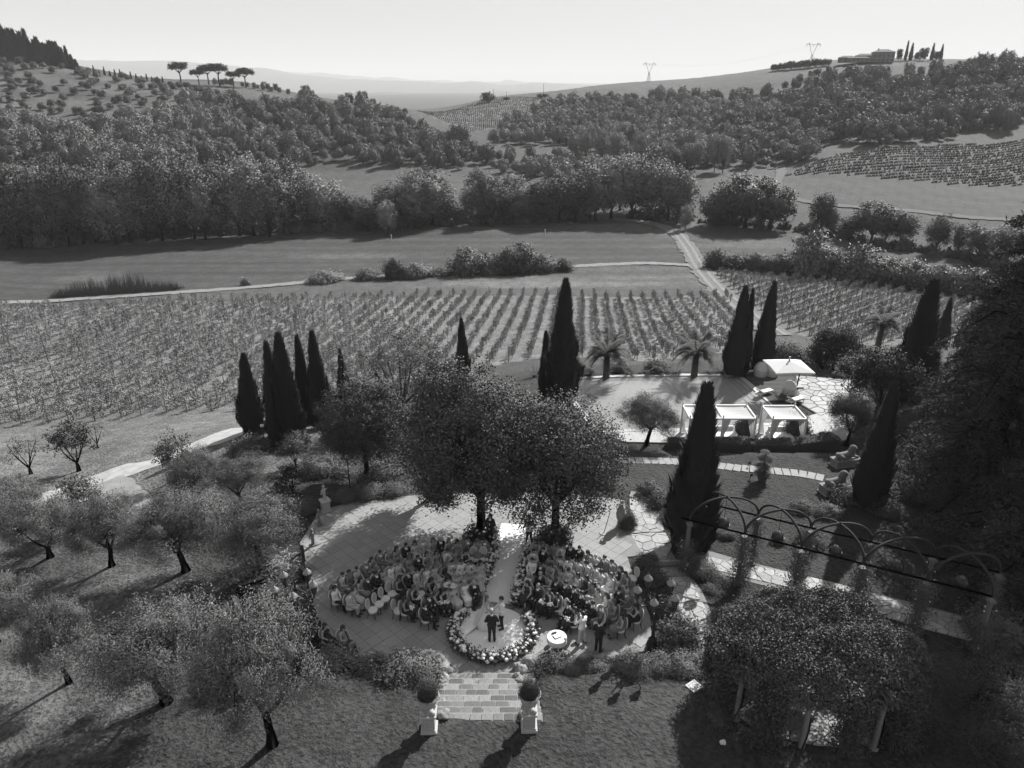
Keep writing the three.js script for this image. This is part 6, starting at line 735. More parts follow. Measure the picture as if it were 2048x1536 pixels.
  { const p = atHeight(612, 1152, 0), t = thing('column_speaker', 'slim black column loudspeaker at the patio edge', 'loudspeaker', P3(p, 0.01), 0.8); mesh('subwoofer', box(0.42, 0.5, 0.45, 0, 0.25, 0, 0.02), iron, t); mesh('pole', cyl(0.02, 0.02, 0.4, 0, 0.5, 0, 8), iron, t); mesh('column', box(0.12, 1.0, 0.14, 0, 1.4, 0, 0.015), iron, t); mesh('grille', box(0.09, 0.9, 0.01, 0, 1.4, 0.076), grey(0.04, 0.8), t); }
}
// ---------- ceremony floor and flowers ----------
const ALTAR = atHeight(986, 1264, 0.03);
{
  const white = grey(0.74, 0.95);
  const pf = thing('ceremony_platform', 'round white floor ringed with flowers at the end of the aisle', 'platform', [ALTAR.x, 0.012, -ALTAR.f]); mesh('floor_disc', cyl(1.72, 1.72, 0.05, 0, 0, 0, 48), white, pf);
  const a = [[1003, 1047], [1070, 1050], [1040, 1210], [952, 1200]].map(([x, y]) => atHeight(x, y, 0.02)); single('aisle_runner', prism([[a[0].x, a[0].f], [a[1].x, a[1].f], [a[2].x, a[2].f], [a[3].x, a[3].f]], 0.012, 0.03), white, 'long white aisle runner between the two seating blocks', 'carpet');
  const bloom = grey(0.62, 0.8), leafy = leafMat(0.075);
  const flowers = (name, label, cat, P, w, h, nl, nb, group) => { const r = rngOf(P.length * 7 + nl), p = [], gs = [], t = thing(name, label, cat, [0, 0, 0], 0, group), at = () => { const q = r() * (P.length - 1), i = Math.min(P.length - 2, q | 0); return [lerp(P[i][0], P[i + 1][0], q - i) + gauss(r) * w * 0.4, lerp(P[i][1], P[i + 1][1], q - i) + gauss(r) * w * 0.4]; };
    for (let k = 0; k < nl; k++) { const [x, f] = at(); pushLeaf(p, x, 0.04 + h * Math.pow(r(), 1.1), -f, 0.13, 0.06, r, 0.2); } for (let k = 0; k < nb; k++) { const [x, f] = at(), s = 0.05 + 0.055 * r(); gs.push(strip(new THREE.IcosahedronGeometry(s, 1).scale(1, 0.75, 1)).translate(x, h * (0.45 + 0.65 * r()), -f)); } mesh('greenery', geoOf(p), leafy, t); const b = mesh('blossoms', mergeGeometries(gs), bloom, t); b.userData.kind = 'stuff'; };
  const ring = []; for (let k = 0; k <= 24; k++) { const q = lerp(-0.22, 1.18, k / 24) * PI; ring.push([ALTAR.x - C(q) * 1.85, ALTAR.f - S(q) * 1.8]); }
  flowers('flower_ring', 'low crescent of white roses and greenery round the ceremony floor', 'flowers', ring, 0.36, 0.34, 7000, 330); const g = (px) => px.map(([x, y]) => { const p = atHeight(x, y, 0); return [p.x, p.f]; });
  flowers('aisle_flowers', 'bank of white flowers beside the runner on the olive-grove side', 'flowers', g([[992, 1098], [984, 1125], [973, 1155], [962, 1185], [950, 1212]]), 0.3, 0.55, 2600, 170, 'flower banks along the aisle'); flowers('aisle_flowers', 'bank of white flowers beside the runner on the winding-path side', 'flowers', g([[1056, 1108], [1048, 1135], [1042, 1165], [1036, 1190], [1030, 1215]]), 0.3, 0.55, 2600, 170, 'flower banks along the aisle');
  for (const [px, py, label] of [[963, 1074, 'round flower bed at the foot of the tall terrace tree'], [1110, 1078, 'round flower bed at the foot of the lower terrace tree']]) { const p = atHeight(px, py, 0), P = []; for (let k = 0; k <= 16; k++) P.push([p.x + 0.6 * C(k / 16 * 6.283), p.f + 0.5 * S(k / 16 * 6.283)]); flowers('flower_bed', label, 'flower bed', P, 0.45, 0.6, 3200, px < 1000 ? 60 : 30, 'flower beds round the terrace trees'); const e = thing('bed_edging', px < 1000 ? 'scrolled iron edging round the tall tree bed' : 'scrolled iron edging round the lower tree bed', 'edging', [p.x, 0.01, -p.f], 0, 'iron bed edgings'); mesh('hoop', new THREE.TorusGeometry(1.02, 0.02, 6, 40).rotateX(PI / 2).translate(0, 0.3, 0), iron, e); for (let k = 0; k < 14; k++) mesh('scroll', new THREE.TorusGeometry(0.14, 0.014, 5, 14).rotateY(-k / 14 * 6.283 + PI / 2).translate(1.02 * C(k / 14 * 6.283), 0.15, 1.02 * S(k / 14 * 6.283)), iron, e); }
}
// ---------- people ----------
const handG = (() => { const L = [cap([0, 0, 0.01], 0.024, [0, 0, 0.07], 0.03), cap([-0.022, 0, 0.05], 0.018, [0.022, 0, 0.06], 0.018), cap([0.025, -0.005, 0.02], 0.013, [0.052, -0.012, 0.062], 0.011, 0.012), cap([0.052, -0.012, 0.062], 0.011, [0.05, -0.03, 0.09], 0.009, 0.01)]; [[-0.03, 0.052], [-0.011, 0.066], [0.009, 0.07], [0.028, 0.06]].forEach(([x, l]) => L.push(cap([x, 0, 0.085], 0.0095, [x * 1.15, -0.008, 0.085 + l * 0.55], 0.009, 0.008), cap([x * 1.15, -0.008, 0.085 + l * 0.55], 0.009, [x * 1.15, -0.035, 0.085 + l * 0.85], 0.0075, 0.008))); return solid(L, 0.0075, 0.012); })();
const headG = solid([cap([0, 0.025, -0.02], 0.092, [0, 0.03, 0.01], 0.088), cap([0, -0.04, 0.03], 0.068, [0, -0.075, 0.05], 0.042), cap([0, 0.0, 0.095], 0.012, [0, -0.025, 0.112], 0.016, 0.012), cap([-0.09, -0.005, -0.005], 0.014, [-0.096, -0.03, -0.005], 0.011, 0.012), cap([0.09, -0.005, -0.005], 0.014, [0.096, -0.03, -0.005], 0.011, 0.012), cap([-0.04, 0.022, 0.085], 0.011, [0.04, 0.022, 0.085], 0.011, 0.015), cap([-0.02, -0.055, 0.085], 0.009, [0.02, -0.055, 0.085], 0.009, 0.012)], 0.013, 0.03);
const faceG = join([ball(0.012, -0.034, 0.002, 0.086, 8), ball(0.012, 0.034, 0.002, 0.086, 8), box(0.04, 0.007, 0.01, 0, -0.056, 0.096), box(0.03, 0.007, 0.01, -0.035, 0.026, 0.096), box(0.03, 0.007, 0.01, 0.035, 0.026, 0.096)]);
const hairShort = solid([cap([0, 0.045, -0.03], 0.1, [0, 0.055, 0.0], 0.092), cap([0, 0.0, -0.06], 0.082, [0, -0.04, -0.06], 0.06)], 0.016, 0.03), hairLong = solid([cap([0, 0.045, -0.03], 0.102, [0, 0.055, 0.0], 0.094), cap([0, -0.02, -0.06], 0.09, [0, -0.24, -0.08], 0.06), cap([-0.085, 0.0, -0.03], 0.035, [-0.095, -0.18, -0.02], 0.03), cap([0.085, 0.0, -0.03], 0.035, [0.095, -0.18, -0.02], 0.03)], 0.018, 0.03);
const aim = (g, from, to) => { const d = new V3(to[0] - from[0], to[1] - from[1], to[2] - from[2]).normalize(), q = new THREE.Quaternion().setFromUnitVectors(new V3(0, 0, 1), d); return g.clone().applyQuaternion(q).translate(...from); };
function pose(o) { // joints in metres, facing +z, origin on the floor under the hips
  const m = (p) => [-p[0], p[1], p[2]], J = { hip: o.hip, sh: o.sh, el: [o.el[0], o.el[1] ?? m(o.el[0])], wr: [o.wr[0], o.wr[1] ?? m(o.wr[0])], kn: [o.kn[0], o.kn[1] ?? m(o.kn[0])], an: [o.an[0], o.an[1] ?? m(o.an[0])], toe: [o.toe[0], o.toe[1] ?? m(o.toe[0])] }, [hx, hy, hz] = J.hip, cz = o.cz ?? hz - 0.03, sy = J.sh, ch = sy - 0.11, nk = sy + 0.06, hd = o.head ?? [0, sy + 0.24, cz + 0.03], side = [1, -1];
  const torso = (e) => [cap([-0.08, hy, hz], 0.115 + e, [0.08, hy, hz], 0.115 + e), cap([0, hy + 0.05, hz], 0.125 + e, [0, ch - 0.12, cz], 0.12 + e), cap([-0.06, ch, cz], 0.115 + e, [0.06, ch, cz], 0.115 + e), cap([-0.13, sy - 0.03, cz - 0.01], 0.062 + e, [0.13, sy - 0.03, cz - 0.01], 0.062 + e)];
  const arms = (e, t = 1) => [0, 1].flatMap((i) => [cap([side[i] * 0.175, sy - 0.025, cz - 0.01], 0.052 + e, J.el[i], 0.042 + e), cap(J.el[i], 0.041 + e, [lerp(J.el[i][0], J.wr[i][0], t), lerp(J.el[i][1], J.wr[i][1], t), lerp(J.el[i][2], J.wr[i][2], t)], 0.03 + e)]);
  const legs = (e) => [0, 1].flatMap((i) => [cap([side[i] * 0.09, hy - 0.02, hz], 0.088 + e, J.kn[i], 0.06 + e), cap(J.kn[i], 0.058 + e, J.an[i], 0.038 + e)]), feet = (e) => [0, 1].map((i) => cap([J.an[i][0], J.an[i][1] - 0.035, J.an[i][2] - 0.02], 0.038 + e, J.toe[i], 0.032 + e));
  const rot = new THREE.Matrix4().makeRotationFromEuler(new THREE.Euler(o.nod ?? 0.12, o.yaw ?? 0, 0, 'YXZ')), H = (g) => g.clone().applyMatrix4(rot).translate(...hd), hands = [0, 1].map((i) => { const d = J.wr[i], e = J.el[i], to = o.reach?.[i] ?? [d[0] + (d[0] - e[0]), d[1] + (d[1] - e[1]), d[2] + (d[2] - e[2])]; return aim(handG, d, to); });
  const nb = cap([0, nk - 0.05, cz], 0.055, [hd[0], hd[1] - 0.08, hd[2] - 0.01], 0.048), plain = (g) => strip(g);
  return { body: join([solid([...torso(0), ...arms(0), ...legs(0), ...feet(0), nb], 0.024), headG.clone().applyMatrix4(rot).translate(...hd), ...hands]), face: H(faceG), hairShort: H(hairShort), hairLong: H(hairLong),
    jacket: solid([...torso(0.024), ...arms(0.02), cap([0, hy + 0.03, hz - 0.02], 0.155, [0, hy - 0.06, hz - 0.02], 0.15)], 0.026, 0.035), shirt: solid([...torso(0.016), ...arms(0.013)], 0.026), shirtFront: solid([cap([-0.035, sy + 0.0, cz + 0.055], 0.055, [0, sy - 0.3, cz + 0.135], 0.02), cap([0.035, sy + 0.0, cz + 0.055], 0.055, [0, sy - 0.3, cz + 0.135], 0.02), cap([0, nk - 0.03, cz], 0.068, [0, nk - 0.01, cz], 0.066)], 0.018, 0.02), tie: solid([cap([0, sy + 0.0, cz + 0.115], 0.02, [0, sy - 0.14, cz + 0.145], 0.022), cap([0, sy - 0.14, cz + 0.145], 0.022, [0, sy - 0.3, cz + 0.155], 0.018)], 0.014, 0.01), bow: solid([cap([-0.05, sy + 0.03, cz + 0.085], 0.024, [0, sy + 0.02, cz + 0.105], 0.012), cap([0.05, sy + 0.03, cz + 0.085], 0.024, [0, sy + 0.02, cz + 0.105], 0.012)], 0.012, 0.01),
    trousers: solid([cap([-0.08, hy, hz], 0.128, [0.08, hy, hz], 0.128), ...legs(0.017)], 0.026), shoes: solid(feet(0.016), 0.018),
    dress: solid([...torso(0.014).slice(0, 3), cap([-0.09, sy - 0.05, cz], 0.055, [0.09, sy - 0.05, cz], 0.055), ...(o.seated ? [cap([0, hy, 0.02], 0.17, [0, hy - 0.02, 0.34], 0.16, 0.1), cap([0.09, hy, 0.1], 0.13, [0.1, hy - 0.04, 0.4], 0.11, 0.1), cap([-0.09, hy, 0.1], 0.13, [-0.1, hy - 0.04, 0.4], 0.11, 0.1), cap([0.06, hy - 0.06, 0.38], 0.12, [0.07, o.hem ?? 0.22, 0.38], 0.12, 0.1), cap([-0.06, hy - 0.06, 0.38], 0.12, [-0.07, o.hem ?? 0.22, 0.38], 0.12, 0.1)] : [cap([0, hy, hz], 0.17, [0, 0.3, 0], 0.26, 0.1)])], 0.028, 0.05) };
}
const sitBase = { seated: true, hip: [0, 0.56, 0], sh: 1.03, cz: -0.04, el: [[0.255, 0.76, 0.03]], wr: [[0.13, 0.66, 0.25]], kn: [[0.115, 0.52, 0.43]], an: [[0.11, 0.1, 0.42]], toe: [[0.125, 0.035, 0.56]] };
const SIT = [pose(sitBase), pose({ ...sitBase, yaw: 0.5, wr: [[0.06, 0.66, 0.24]], reach: [[-0.1, 0.62, 0.3], [0.1, 0.62, 0.3]], hem: 0.12, kn: [[0.09, 0.52, 0.43]], an: [[0.06, 0.1, 0.4]] }), pose({ ...sitBase, yaw: -0.45, nod: 0.25, cz: 0.0, an: [[0.16, 0.1, 0.47], [-0.1, 0.1, 0.36]], toe: [[0.19, 0.035, 0.61], [-0.11, 0.035, 0.5]], el: [[0.24, 0.74, 0.09]], wr: [[0.17, 0.62, 0.32], [-0.05, 0.68, 0.27]] }), pose({ ...sitBase, yaw: 0.25, nod: 0.4, cz: 0.05, hip: [0, 0.56, -0.02], el: [[0.2, 0.8, 0.2]], wr: [[0.03, 0.86, 0.34], [-0.12, 0.66, 0.3]], kn: [[0.1, 0.56, 0.42], [-0.08, 0.52, 0.42]], an: [[-0.1, 0.3, 0.52], [-0.09, 0.1, 0.44]], toe: [[-0.12, 0.22, 0.64], [-0.1, 0.035, 0.58]] })];
const standBase = { hip: [0, 0.93, 0], sh: 1.43, cz: -0.02, el: [[0.27, 1.14, 0.0]], wr: [[0.07, 0.98, 0.2]], reach: [[-0.1, 0.92, 0.22], [0.1, 0.92, 0.22]], kn: [[0.1, 0.5, 0.02]], an: [[0.11, 0.09, -0.03]], toe: [[0.14, 0.035, 0.13]] };
const STAND = pose(standBase), GROOM = pose({ ...standBase, el: [[0.24, 1.16, 0.08]], wr: [[0.14, 1.06, 0.32]], reach: null, nod: 0.15 }), SHOOT = pose({ ...standBase, el: [[0.3, 1.2, 0.16]], wr: [[0.1, 1.36, 0.26]], reach: [[0.02, 1.5, 0.24], [-0.02, 1.5, 0.24]], an: [[0.17, 0.09, 0.03], [-0.15, 0.09, -0.08]], toe: [[0.2, 0.035, 0.19], [-0.19, 0.035, 0.07]], nod: 0.3 });
const skinM = [grey(0.3, 0.6), grey(0.36, 0.6), grey(0.22, 0.6)], hairM = { d: grey(0.016, 0.5), m: grey(0.08, 0.6), l: grey(0.28, 0.6) }, faceM = grey(0.03, 0.5), tone = { D: grey(0.016, 0.8), d: grey(0.03, 0.85), G: grey(0.16, 0.9), m: grey(0.2, 0.9), L: grey(0.36, 0.9), l: grey(0.42, 0.9), W: grey(0.7, 0.9) }, shoeM = { d: grey(0.02, 0.4), w: grey(0.65, 0.7) };
const toneWord = { D: 'black', d: 'dark', G: 'grey', m: 'mid-grey', L: 'light grey', l: 'pale', W: 'white' };
function person(P, p, turn, o) { // o: wear 'suit'|'shirt'|'dress', top, bottom, hair
  const t = thing('person', o.label, 'person', p, turn, o.group); mesh('body', P.body, skinM[o.skin ?? 0], t); mesh('face_features', P.face, faceM, t);
  if (o.hair !== 'bald') mesh('hair', o.long ? P.hairLong : P.hairShort, hairM[o.hair ?? 'd'], t);
  if (o.wear === 'dress') mesh('dress', P.dress, tone[o.top], t); else { const j = mesh(o.wear === 'suit' ? 'jacket' : 'shirt', o.wear === 'suit' ? P.jacket : P.shirt, tone[o.top], t); if (o.wear === 'suit') { mesh('shirt_front', P.shirtFront, tone.W, j); if (o.tie) mesh(o.tie === 'bow' ? 'bow_tie' : 'tie', o.tie === 'bow' ? P.bow : P.tie, tone.D, j); } mesh('trousers', P.trousers, tone[o.bottom ?? o.top], t); }
  mesh('shoes', P.shoes, shoeM[o.shoes ?? 'd'], t); if (o.scale) t.scale.setScalar(o.scale); return t;
}
// oval-backed chair
const chairProto = (() => {
  const fm = grey(0.5, 0.6), t = new THREE.Group(); t.name = 'oval_back_chair'; t.userData = { category: 'chair', base: 'oval_back_chair' };
  mesh('seat_cushion', new THREE.CylinderGeometry(0.235, 0.24, 0.06, 20).scale(1, 1, 0.95).translate(0, 0.455, 0), grey(0.62, 0.95), t); mesh('seat_frame', new THREE.CylinderGeometry(0.245, 0.235, 0.05, 20).scale(1, 1, 0.95).translate(0, 0.4, 0), fm, t);
  for (const [x, z] of [[-0.18, 0.16], [0.18, 0.16]]) mesh('leg', limb([[x, 0.39, z], [x * 1.02, 0.2, z * 1.03], [x * 1.05, 0, z * 1.08]], [0.026, 0.02, 0.013], 7, 1), fm, t); for (const x of [-0.16, 0.16]) mesh('leg', limb([[x, 0.39, -0.16], [x * 1.02, 0.2, -0.19], [x * 1.08, 0, -0.26]], [0.026, 0.02, 0.014], 7, 1), fm, t);
  const bk = mesh('back_frame', join([new THREE.TorusGeometry(0.21, 0.022, 7, 28).scale(1, 1.22, 1).rotateX(-0.14).translate(0, 0.76, -0.25), limb([[-0.15, 0.4, -0.19], [-0.14, 0.5, -0.21], [-0.12, 0.57, -0.225]], [0.02, 0.018, 0.018], 6, 1), limb([[0.15, 0.4, -0.19], [0.14, 0.5, -0.21], [0.12, 0.57, -0.225]], [0.02, 0.018, 0.018], 6, 1)]), fm, t); mesh('cane_panel', new THREE.CylinderGeometry(0.2, 0.2, 0.015, 24).rotateX(PI / 2).scale(1, 1.22, 1).rotateX(-0.14).translate(0, 0.76, -0.25), grey(0.36, 0.9), bk);
  return t;
})();
const putChair = (x, f, turn, label, group) => copyOf(chairProto, [x, 0.016, -f], turn, label, group);
const face = (x, f, ax = ALTAR.x, af = ALTAR.f - 0.4) => Math.atan2(ax - x, f - af);
// guests: head position on enlarged views of the seating (5.12 view pixels per photograph pixel), clothes code
// code: first letter wear (s suit, h shirt, w dress), then tone of the top, optional tie (t tie, b bow), hair (d m l or 0 bald)
const WEST = `1080,450,sDd 1170,430,wld 1255,410,sL0 1365,415,wmm 1435,390,sDl 1525,415,wGm 1610,405,wmd 1720,400,sGd 1815,410,wGm 1890,405,sGd 990,490,wmd 905,505,wml 815,525,sGd 735,590,wGd 660,640,sGl 575,695,hld 505,735,hGd 430,755,sltd 355,830,sG0 1115,580,wmm 1210,570,sDd 1300,555,wGd 1395,525,wmd 1500,510,sltd 1590,510,wmm 1690,510,wdd 1005,635,hld 935,660,hWd 855,690,wLm 780,740,sDd 690,785,sdd 620,800,wmd 550,880,wlm 500,945,sld 355,895,hWd 1560,635,sltd 1655,630,hWd 1745,630,sltd 1850,635,wLd 1480,650,wdm 1380,660,wlm 1290,690,wWm 1195,715,sld 1110,745,sDbd 1010,790,wDd 1830,740,wLl 1740,750,wml 1610,770,wLl 1500,785,wWd 1335,810,wDd 1160,890,wDm 1780,840,sDtl 1685,840,wWl 1570,890,wlh 1510,880,wLh 1455,920,wDd 1385,930,wDm 1305,980,sDd 1280,1075,sDd 1070,1000,wDd`.split(' ');
const EAST = `465,420,wmd 550,440,wGm 660,450,wmd 740,465,sltd 825,470,sDtd 915,490,sDtd 1010,535,wGd 1095,560,sL0 1170,590,sGtd 1250,620,sGd 1340,700,wdm 1385,755,wGd 445,515,sltd 545,510,sDtd 620,570,wmd 720,580,sltd 815,600,hWtd 910,615,sld 990,645,sltd 1075,680,sltd 1150,730,sld 1235,770,wWm 1320,850,wl0 430,615,sWd 520,650,sDd 630,660,wmd 725,690,wLd 815,710,sld 895,770,wWd 985,800,wdd 1060,850,wmd 395,750,wWl 515,760,sDbl 600,770,wGm 690,810,sDd 770,850,sDd 865,895,sDd 1120,900,wlm 1200,965,wWm 1340,900,sDd 1420,940,sGl 385,840,wdd 490,870,sDtl 590,930,wDm 680,960,wDd 935,960,sDd 1000,1005,sDl 1070,1045,sDd 1265,1040,wmm 1140,1075,sG0 1510,1080,wDd 810,1060,sDd 865,1120,wDd 1345,1170,wGd`.split(' ');
let gi = 0;
function guests(list, ox, oy, where, group) {
  for (const s of list) {
    const [a, b, code] = s.split(','), px = ox + a / 5.12, py = oy + b / 5.12, p = atHeight(px, py, 1.3), i = gi++, wear = { s: 'suit', h: 'shirt', w: 'dress' }[code[0]], top = code[1], rest = code.slice(2), tie = rest.includes('b') ? 'bow' : rest.includes('t') ? 'tie' : null, hr = rest[rest.length - 1], far = Math.hypot(p.x - ALTAR.x, p.f - ALTAR.f), row = far < 3.9 ? 'front row' : far > 7.6 ? 'back row' : 'middle rows';
    const turn = face(p.x, p.f) + (hash(i, 5) - 0.5) * 0.25, hat = hr === 'h', what = wear === 'dress' ? `seated woman in a ${toneWord[top]} dress${hat ? ' and wide hat' : hr === 'l' ? ', fair-haired' : ''}` : wear === 'suit' ? `seated man in a ${toneWord[top]} suit${tie ? tie === 'bow' ? ' and bow tie' : ' and tie' : ''}${hr === '0' ? ', bald' : hr === 'l' ? ', grey-haired' : ''}` : `seated guest in a ${toneWord[top]} shirt`;
    const g = person(SIT[(hash(i, 77) * 4) | 0], [p.x, 0.016, -p.f], turn, { wear, top, tie, bottom: wear === 'shirt' ? ['L', 'd', 'G'][i % 3] : top === 'W' ? 'D' : undefined, hair: hr === '0' ? 'bald' : hat ? 'm' : hr, long: wear === 'dress', skin: i % 5 === 4 ? 2 : i % 2, shoes: code === 'sld' && i % 4 === 0 ? 'w' : 'd', scale: 0.94 + 0.1 * hash(i, 31), label: what + ', ' + row + ' ' + where, group: group });
    if (hat) { const h = thing('sun_hat', 'wide pale hat on a guest ' + (a > 1550 ? 'next to the white-haired front pair' : 'beside another hat wearer'), 'hat', [p.x, 0.016, -p.f], turn, 'wide hats of two guests'); mesh('brim', lathe([[0.09, 1.385], [0.17, 1.365], [0.21, 1.352], [0.17, 1.372], [0.09, 1.395]], 24), grey(0.45, 0.9), h); mesh('crown', lathe([[0.115, 1.375], [0.11, 1.45], [0.06, 1.48], [0, 1.485]], 18), grey(0.45, 0.9), h); }
    if (code === 'wDm' || (code === 'wDd' && far < 5)) { const q = turn, bx = p.x + S(q) * 0.32, bz = -p.f + C(q) * 0.32, bo = thing('bouquet', 'white bouquet on the lap of a guest in black ' + where, 'bouquet', [bx, 0.72, bz], i, 'bouquets held by guests ' + where), gs = [], pp = [], r = rngOf(i); for (let k = 0; k < 22; k++) gs.push(strip(new THREE.IcosahedronGeometry(0.04, 1)).translate(gauss(r) * 0.075, 0.02 + Math.abs(gauss(r)) * 0.05, gauss(r) * 0.075)); for (let k = 0; k < 60; k++) pushLeaf(pp, gauss(r) * 0.1, -0.02 + gauss(r) * 0.03, gauss(r) * 0.1, 0.09, 0.04, r, 0); mesh('greenery', geoOf(pp), shM.d, bo); const bl = mesh('blossoms', mergeGeometries(gs), grey(0.72), bo); bl.userData.kind = 'stuff'; }
    putChair(p.x, p.f, turn, 'pale oval-backed chair under a seated guest ' + where, 'taken chairs ' + where);
  }
}
guests(WEST, 600, 1000, 'by the musicians', 'guests in the block by the musicians');
guests(EAST, 980, 1000, 'by the path', 'guests in the block by the winding path');
for (const [ox, px, py, where] of [[600, 745, 1125, 'at the front corner by the cellist'], [600, 810, 1065, 'at the front corner by the cellist'], [600, 875, 1010, 'at the front corner by the cellist'], [600, 945, 955, 'at the front corner by the cellist'], [600, 1005, 1130, 'beside the woman in black with a bouquet'], [600, 1235, 960, 'between black-clad front guests'], [600, 1785, 600, 'in the third row beside the runner'], [600, 1880, 600, 'in the third row beside the runner'], [600, 1405, 880, 'behind the hat wearers'], [980, 735, 1125, 'in front of the couple with a bow tie'], [980, 1110, 1265, 'beside the photographer'], [980, 1460, 800, 'at the outer end of the path-side block']]) { const p = atHeight(ox + px / 5.12, 1000 + py / 5.12, 0.47); putChair(p.x, p.f, face(p.x, p.f), 'empty pale oval-backed chair ' + where, 'empty chairs'); }
// couple, officiant, staff, photographers
{
  const G = (px, py, h = 0.02) => { const p = atHeight(px, py, h); return [p.x, h, -p.f]; };
  person(STAND, G(984, 1282, 0.065), PI + 0.05, { wear: 'suit', top: 'D', tie: 'tie', hair: 'l', label: 'officiant in a black suit standing with his back turned on the round floor', scale: 1.02 });
  person(GROOM, G(1003, 1256, 0.065), -PI / 2 + 0.25, { wear: 'suit', top: 'W', bottom: 'D', tie: 'bow', label: 'groom in a white dinner jacket and black trousers facing the bride', scale: 1.02 });
  const bp = G(974, 1252, 0.065), b = thing('person', 'bride in a strapless white gown with a long train and veil', 'person', bp, PI / 2 - 0.15); mesh('body', GROOM.body, skinM[1], b); mesh('face_features', GROOM.face, faceM, b); mesh('hair', GROOM.hairLong, hairM.m, b);
  const gown = solid([cap([-0.06, 1.26, -0.02], 0.115, [0.06, 1.26, -0.02], 0.115), cap([0, 1.2, -0.02], 0.13, [0, 1.02, 0], 0.125), cap([0, 1.0, 0], 0.16, [0, 0.3, -0.04], 0.36, 0.1), cap([0, 0.3, -0.04], 0.36, [0, 0.16, -0.08], 0.4, 0.1)], 0.035, 0.05); { const q = gown.attributes.position; for (let i = 0; i < q.count; i++) { const y = Math.max(0.0, q.getY(i)), a = Math.atan2(q.getZ(i), q.getX(i)), k = 1 + 0.05 * S(a * 11) * smooth(1, 0.2, y); q.setXYZ(i, q.getX(i) * k, y, q.getZ(i) * k); } gown.computeVertexNormals(); }
  const white = grey(0.78, 0.9), gn = mesh('gown', gown, white, b), tr = new Tris(), N = 18, M = 14, P = (i, j) => { const u = i / N, v = j / M, ang = (u - 0.5) * (1.5 + 0.5 * v), R = 0.3 + 1.55 * v; return [S(ang) * R * 0.72, 0.012 + 0.32 * Math.pow(1 - v, 3) + 0.03 * (1 + S(u * 34 + v * 5)) * (0.3 + v) * (1 - v * 0.6), -C(ang) * R]; }; for (let i = 0; i < N; i++) for (let j = 0; j < M; j++) tr.quad(P(i, j), P(i + 1, j), P(i + 1, j + 1), P(i, j + 1)); mesh('train', toCreasedNormals(tr.geo(), 1.2), white, gn);
  const vl = new Tris(), Q = (i, j) => { const u = i / 12 - 0.5, v = j / 10; return [u * (0.22 + 0.6 * v), 1.74 - 1.5 * v, -0.1 - 0.5 * v * v - 0.04 * S(u * 30)]; }; for (let i = 0; i < 12; i++) for (let j = 0; j < 10; j++) vl.quad(Q(i, j), Q(i + 1, j), Q(i + 1, j + 1), Q(i, j + 1)); mesh('veil', vl.geo(), grey(0.8, 0.9, { transmission: 0.6, thickness: 0 }), b);
  const cam = (p, turn, label) => { const t = thing('photo_camera', label, 'camera', [p[0] + S(turn) * 0.24, 1.52, p[2] + C(turn) * 0.24], turn, 'cameras of the photographers'); mesh('camera_body', box(0.15, 0.1, 0.07, 0, 0, 0, 0.012), iron, t); mesh('lens', cyl(0.04, 0.045, 0.13, 0, 0, 0, 14).rotateX(PI / 2).translate(0, 0, 0.03), iron, t); };
  const A = G(1058, 1087), B = G(1163, 1287), C2 = G(1196, 1302), D = G(981, 1082);
  person(SHOOT, A, 0.05, { wear: 'shirt', top: 'W', bottom: 'D', label: 'photographer in a white shirt standing on the far end of the runner', group: 'photographers' }); cam(A, 0.05, 'black camera held by the photographer on the runner');
  person(SHOOT, B, PI + 0.75, { wear: 'shirt', top: 'W', bottom: 'l', label: 'photographer in white shirt and pale trousers beside the front chairs', group: 'photographers', scale: 1.02 }); cam(B, PI + 0.75, 'black camera held by the photographer in pale trousers');
  person(STAND, C2, PI - 0.6, { wear: 'suit', top: 'D', label: 'man in black standing near the clipped ball with something pale in his arms', scale: 1 }); person(STAND, D, -0.3, { wear: 'suit', top: 'D', long: true, label: 'attendant in black waiting beside the tall terrace tree' });
  // musicians
  const sit = (px, py, turn, o, P2) => { const p = hit(px, py), t = person(P2 ?? SIT[0], P3(p, 0.02), turn, o); return P3(p, 0.02); };
  const M1 = sit(454, 1262, 2.2, { wear: 'shirt', top: 'W', bottom: 'd', label: 'pianist in a white shirt seated under the olives', group: 'musicians' }, SIT[2]); sit(430, 1242, 1.6, { wear: 'suit', top: 'D', label: 'musician in black seated next to the pianist', group: 'musicians' }); const M3 = sit(690, 1300, 1.0, { wear: 'dress', top: 'm', long: true, label: 'cellist in a grey top seated on the patio edge', group: 'musicians' }, SIT[2]); const M4 = sit(628, 1270, 0.9, { wear: 'suit', top: 'D', label: 'double-bass player in black beside the ornate lamp', group: 'musicians' }); const M5 = sit(656, 1296, 1.0, { wear: 'dress', top: 'D', long: true, label: 'violinist in black between the bass player and the cellist', group: 'musicians' });
  [[M3, 1.0, 'cellist'], [M4, 0.9, 'double-bass player'], [M5, 1.0, 'violinist']].forEach(([q, tu, who]) => copyOf(chairProto, q, tu, 'pale oval-backed chair under the ' + who, 'musicians chairs'));
  const stool = thing('piano_bench', 'low black bench under the pianist', 'bench', M1, 2.2); mesh('seat', box(0.6, 0.08, 0.36, 0, 0.44, 0, 0.02), iron, stool); for (const [x, z] of [[-0.26, -0.14], [0.26, -0.14], [0.26, 0.14], [-0.26, 0.14]]) mesh('leg', cyl(0.025, 0.025, 0.42, x, 0, z, 6), iron, stool); const st2 = thing('stool', 'black stool under the musician beside the pianist', 'stool', P3(hit(430, 1242), 0.02), 0); mesh('seat', cyl(0.2, 0.2, 0.06, 0, 0.42, 0, 16), iron, st2); for (let k = 0; k < 4; k++) mesh('leg', cyl(0.02, 0.02, 0.42, 0.13 * C(k * 1.57), 0, 0.13 * S(k * 1.57), 6), iron, st2);
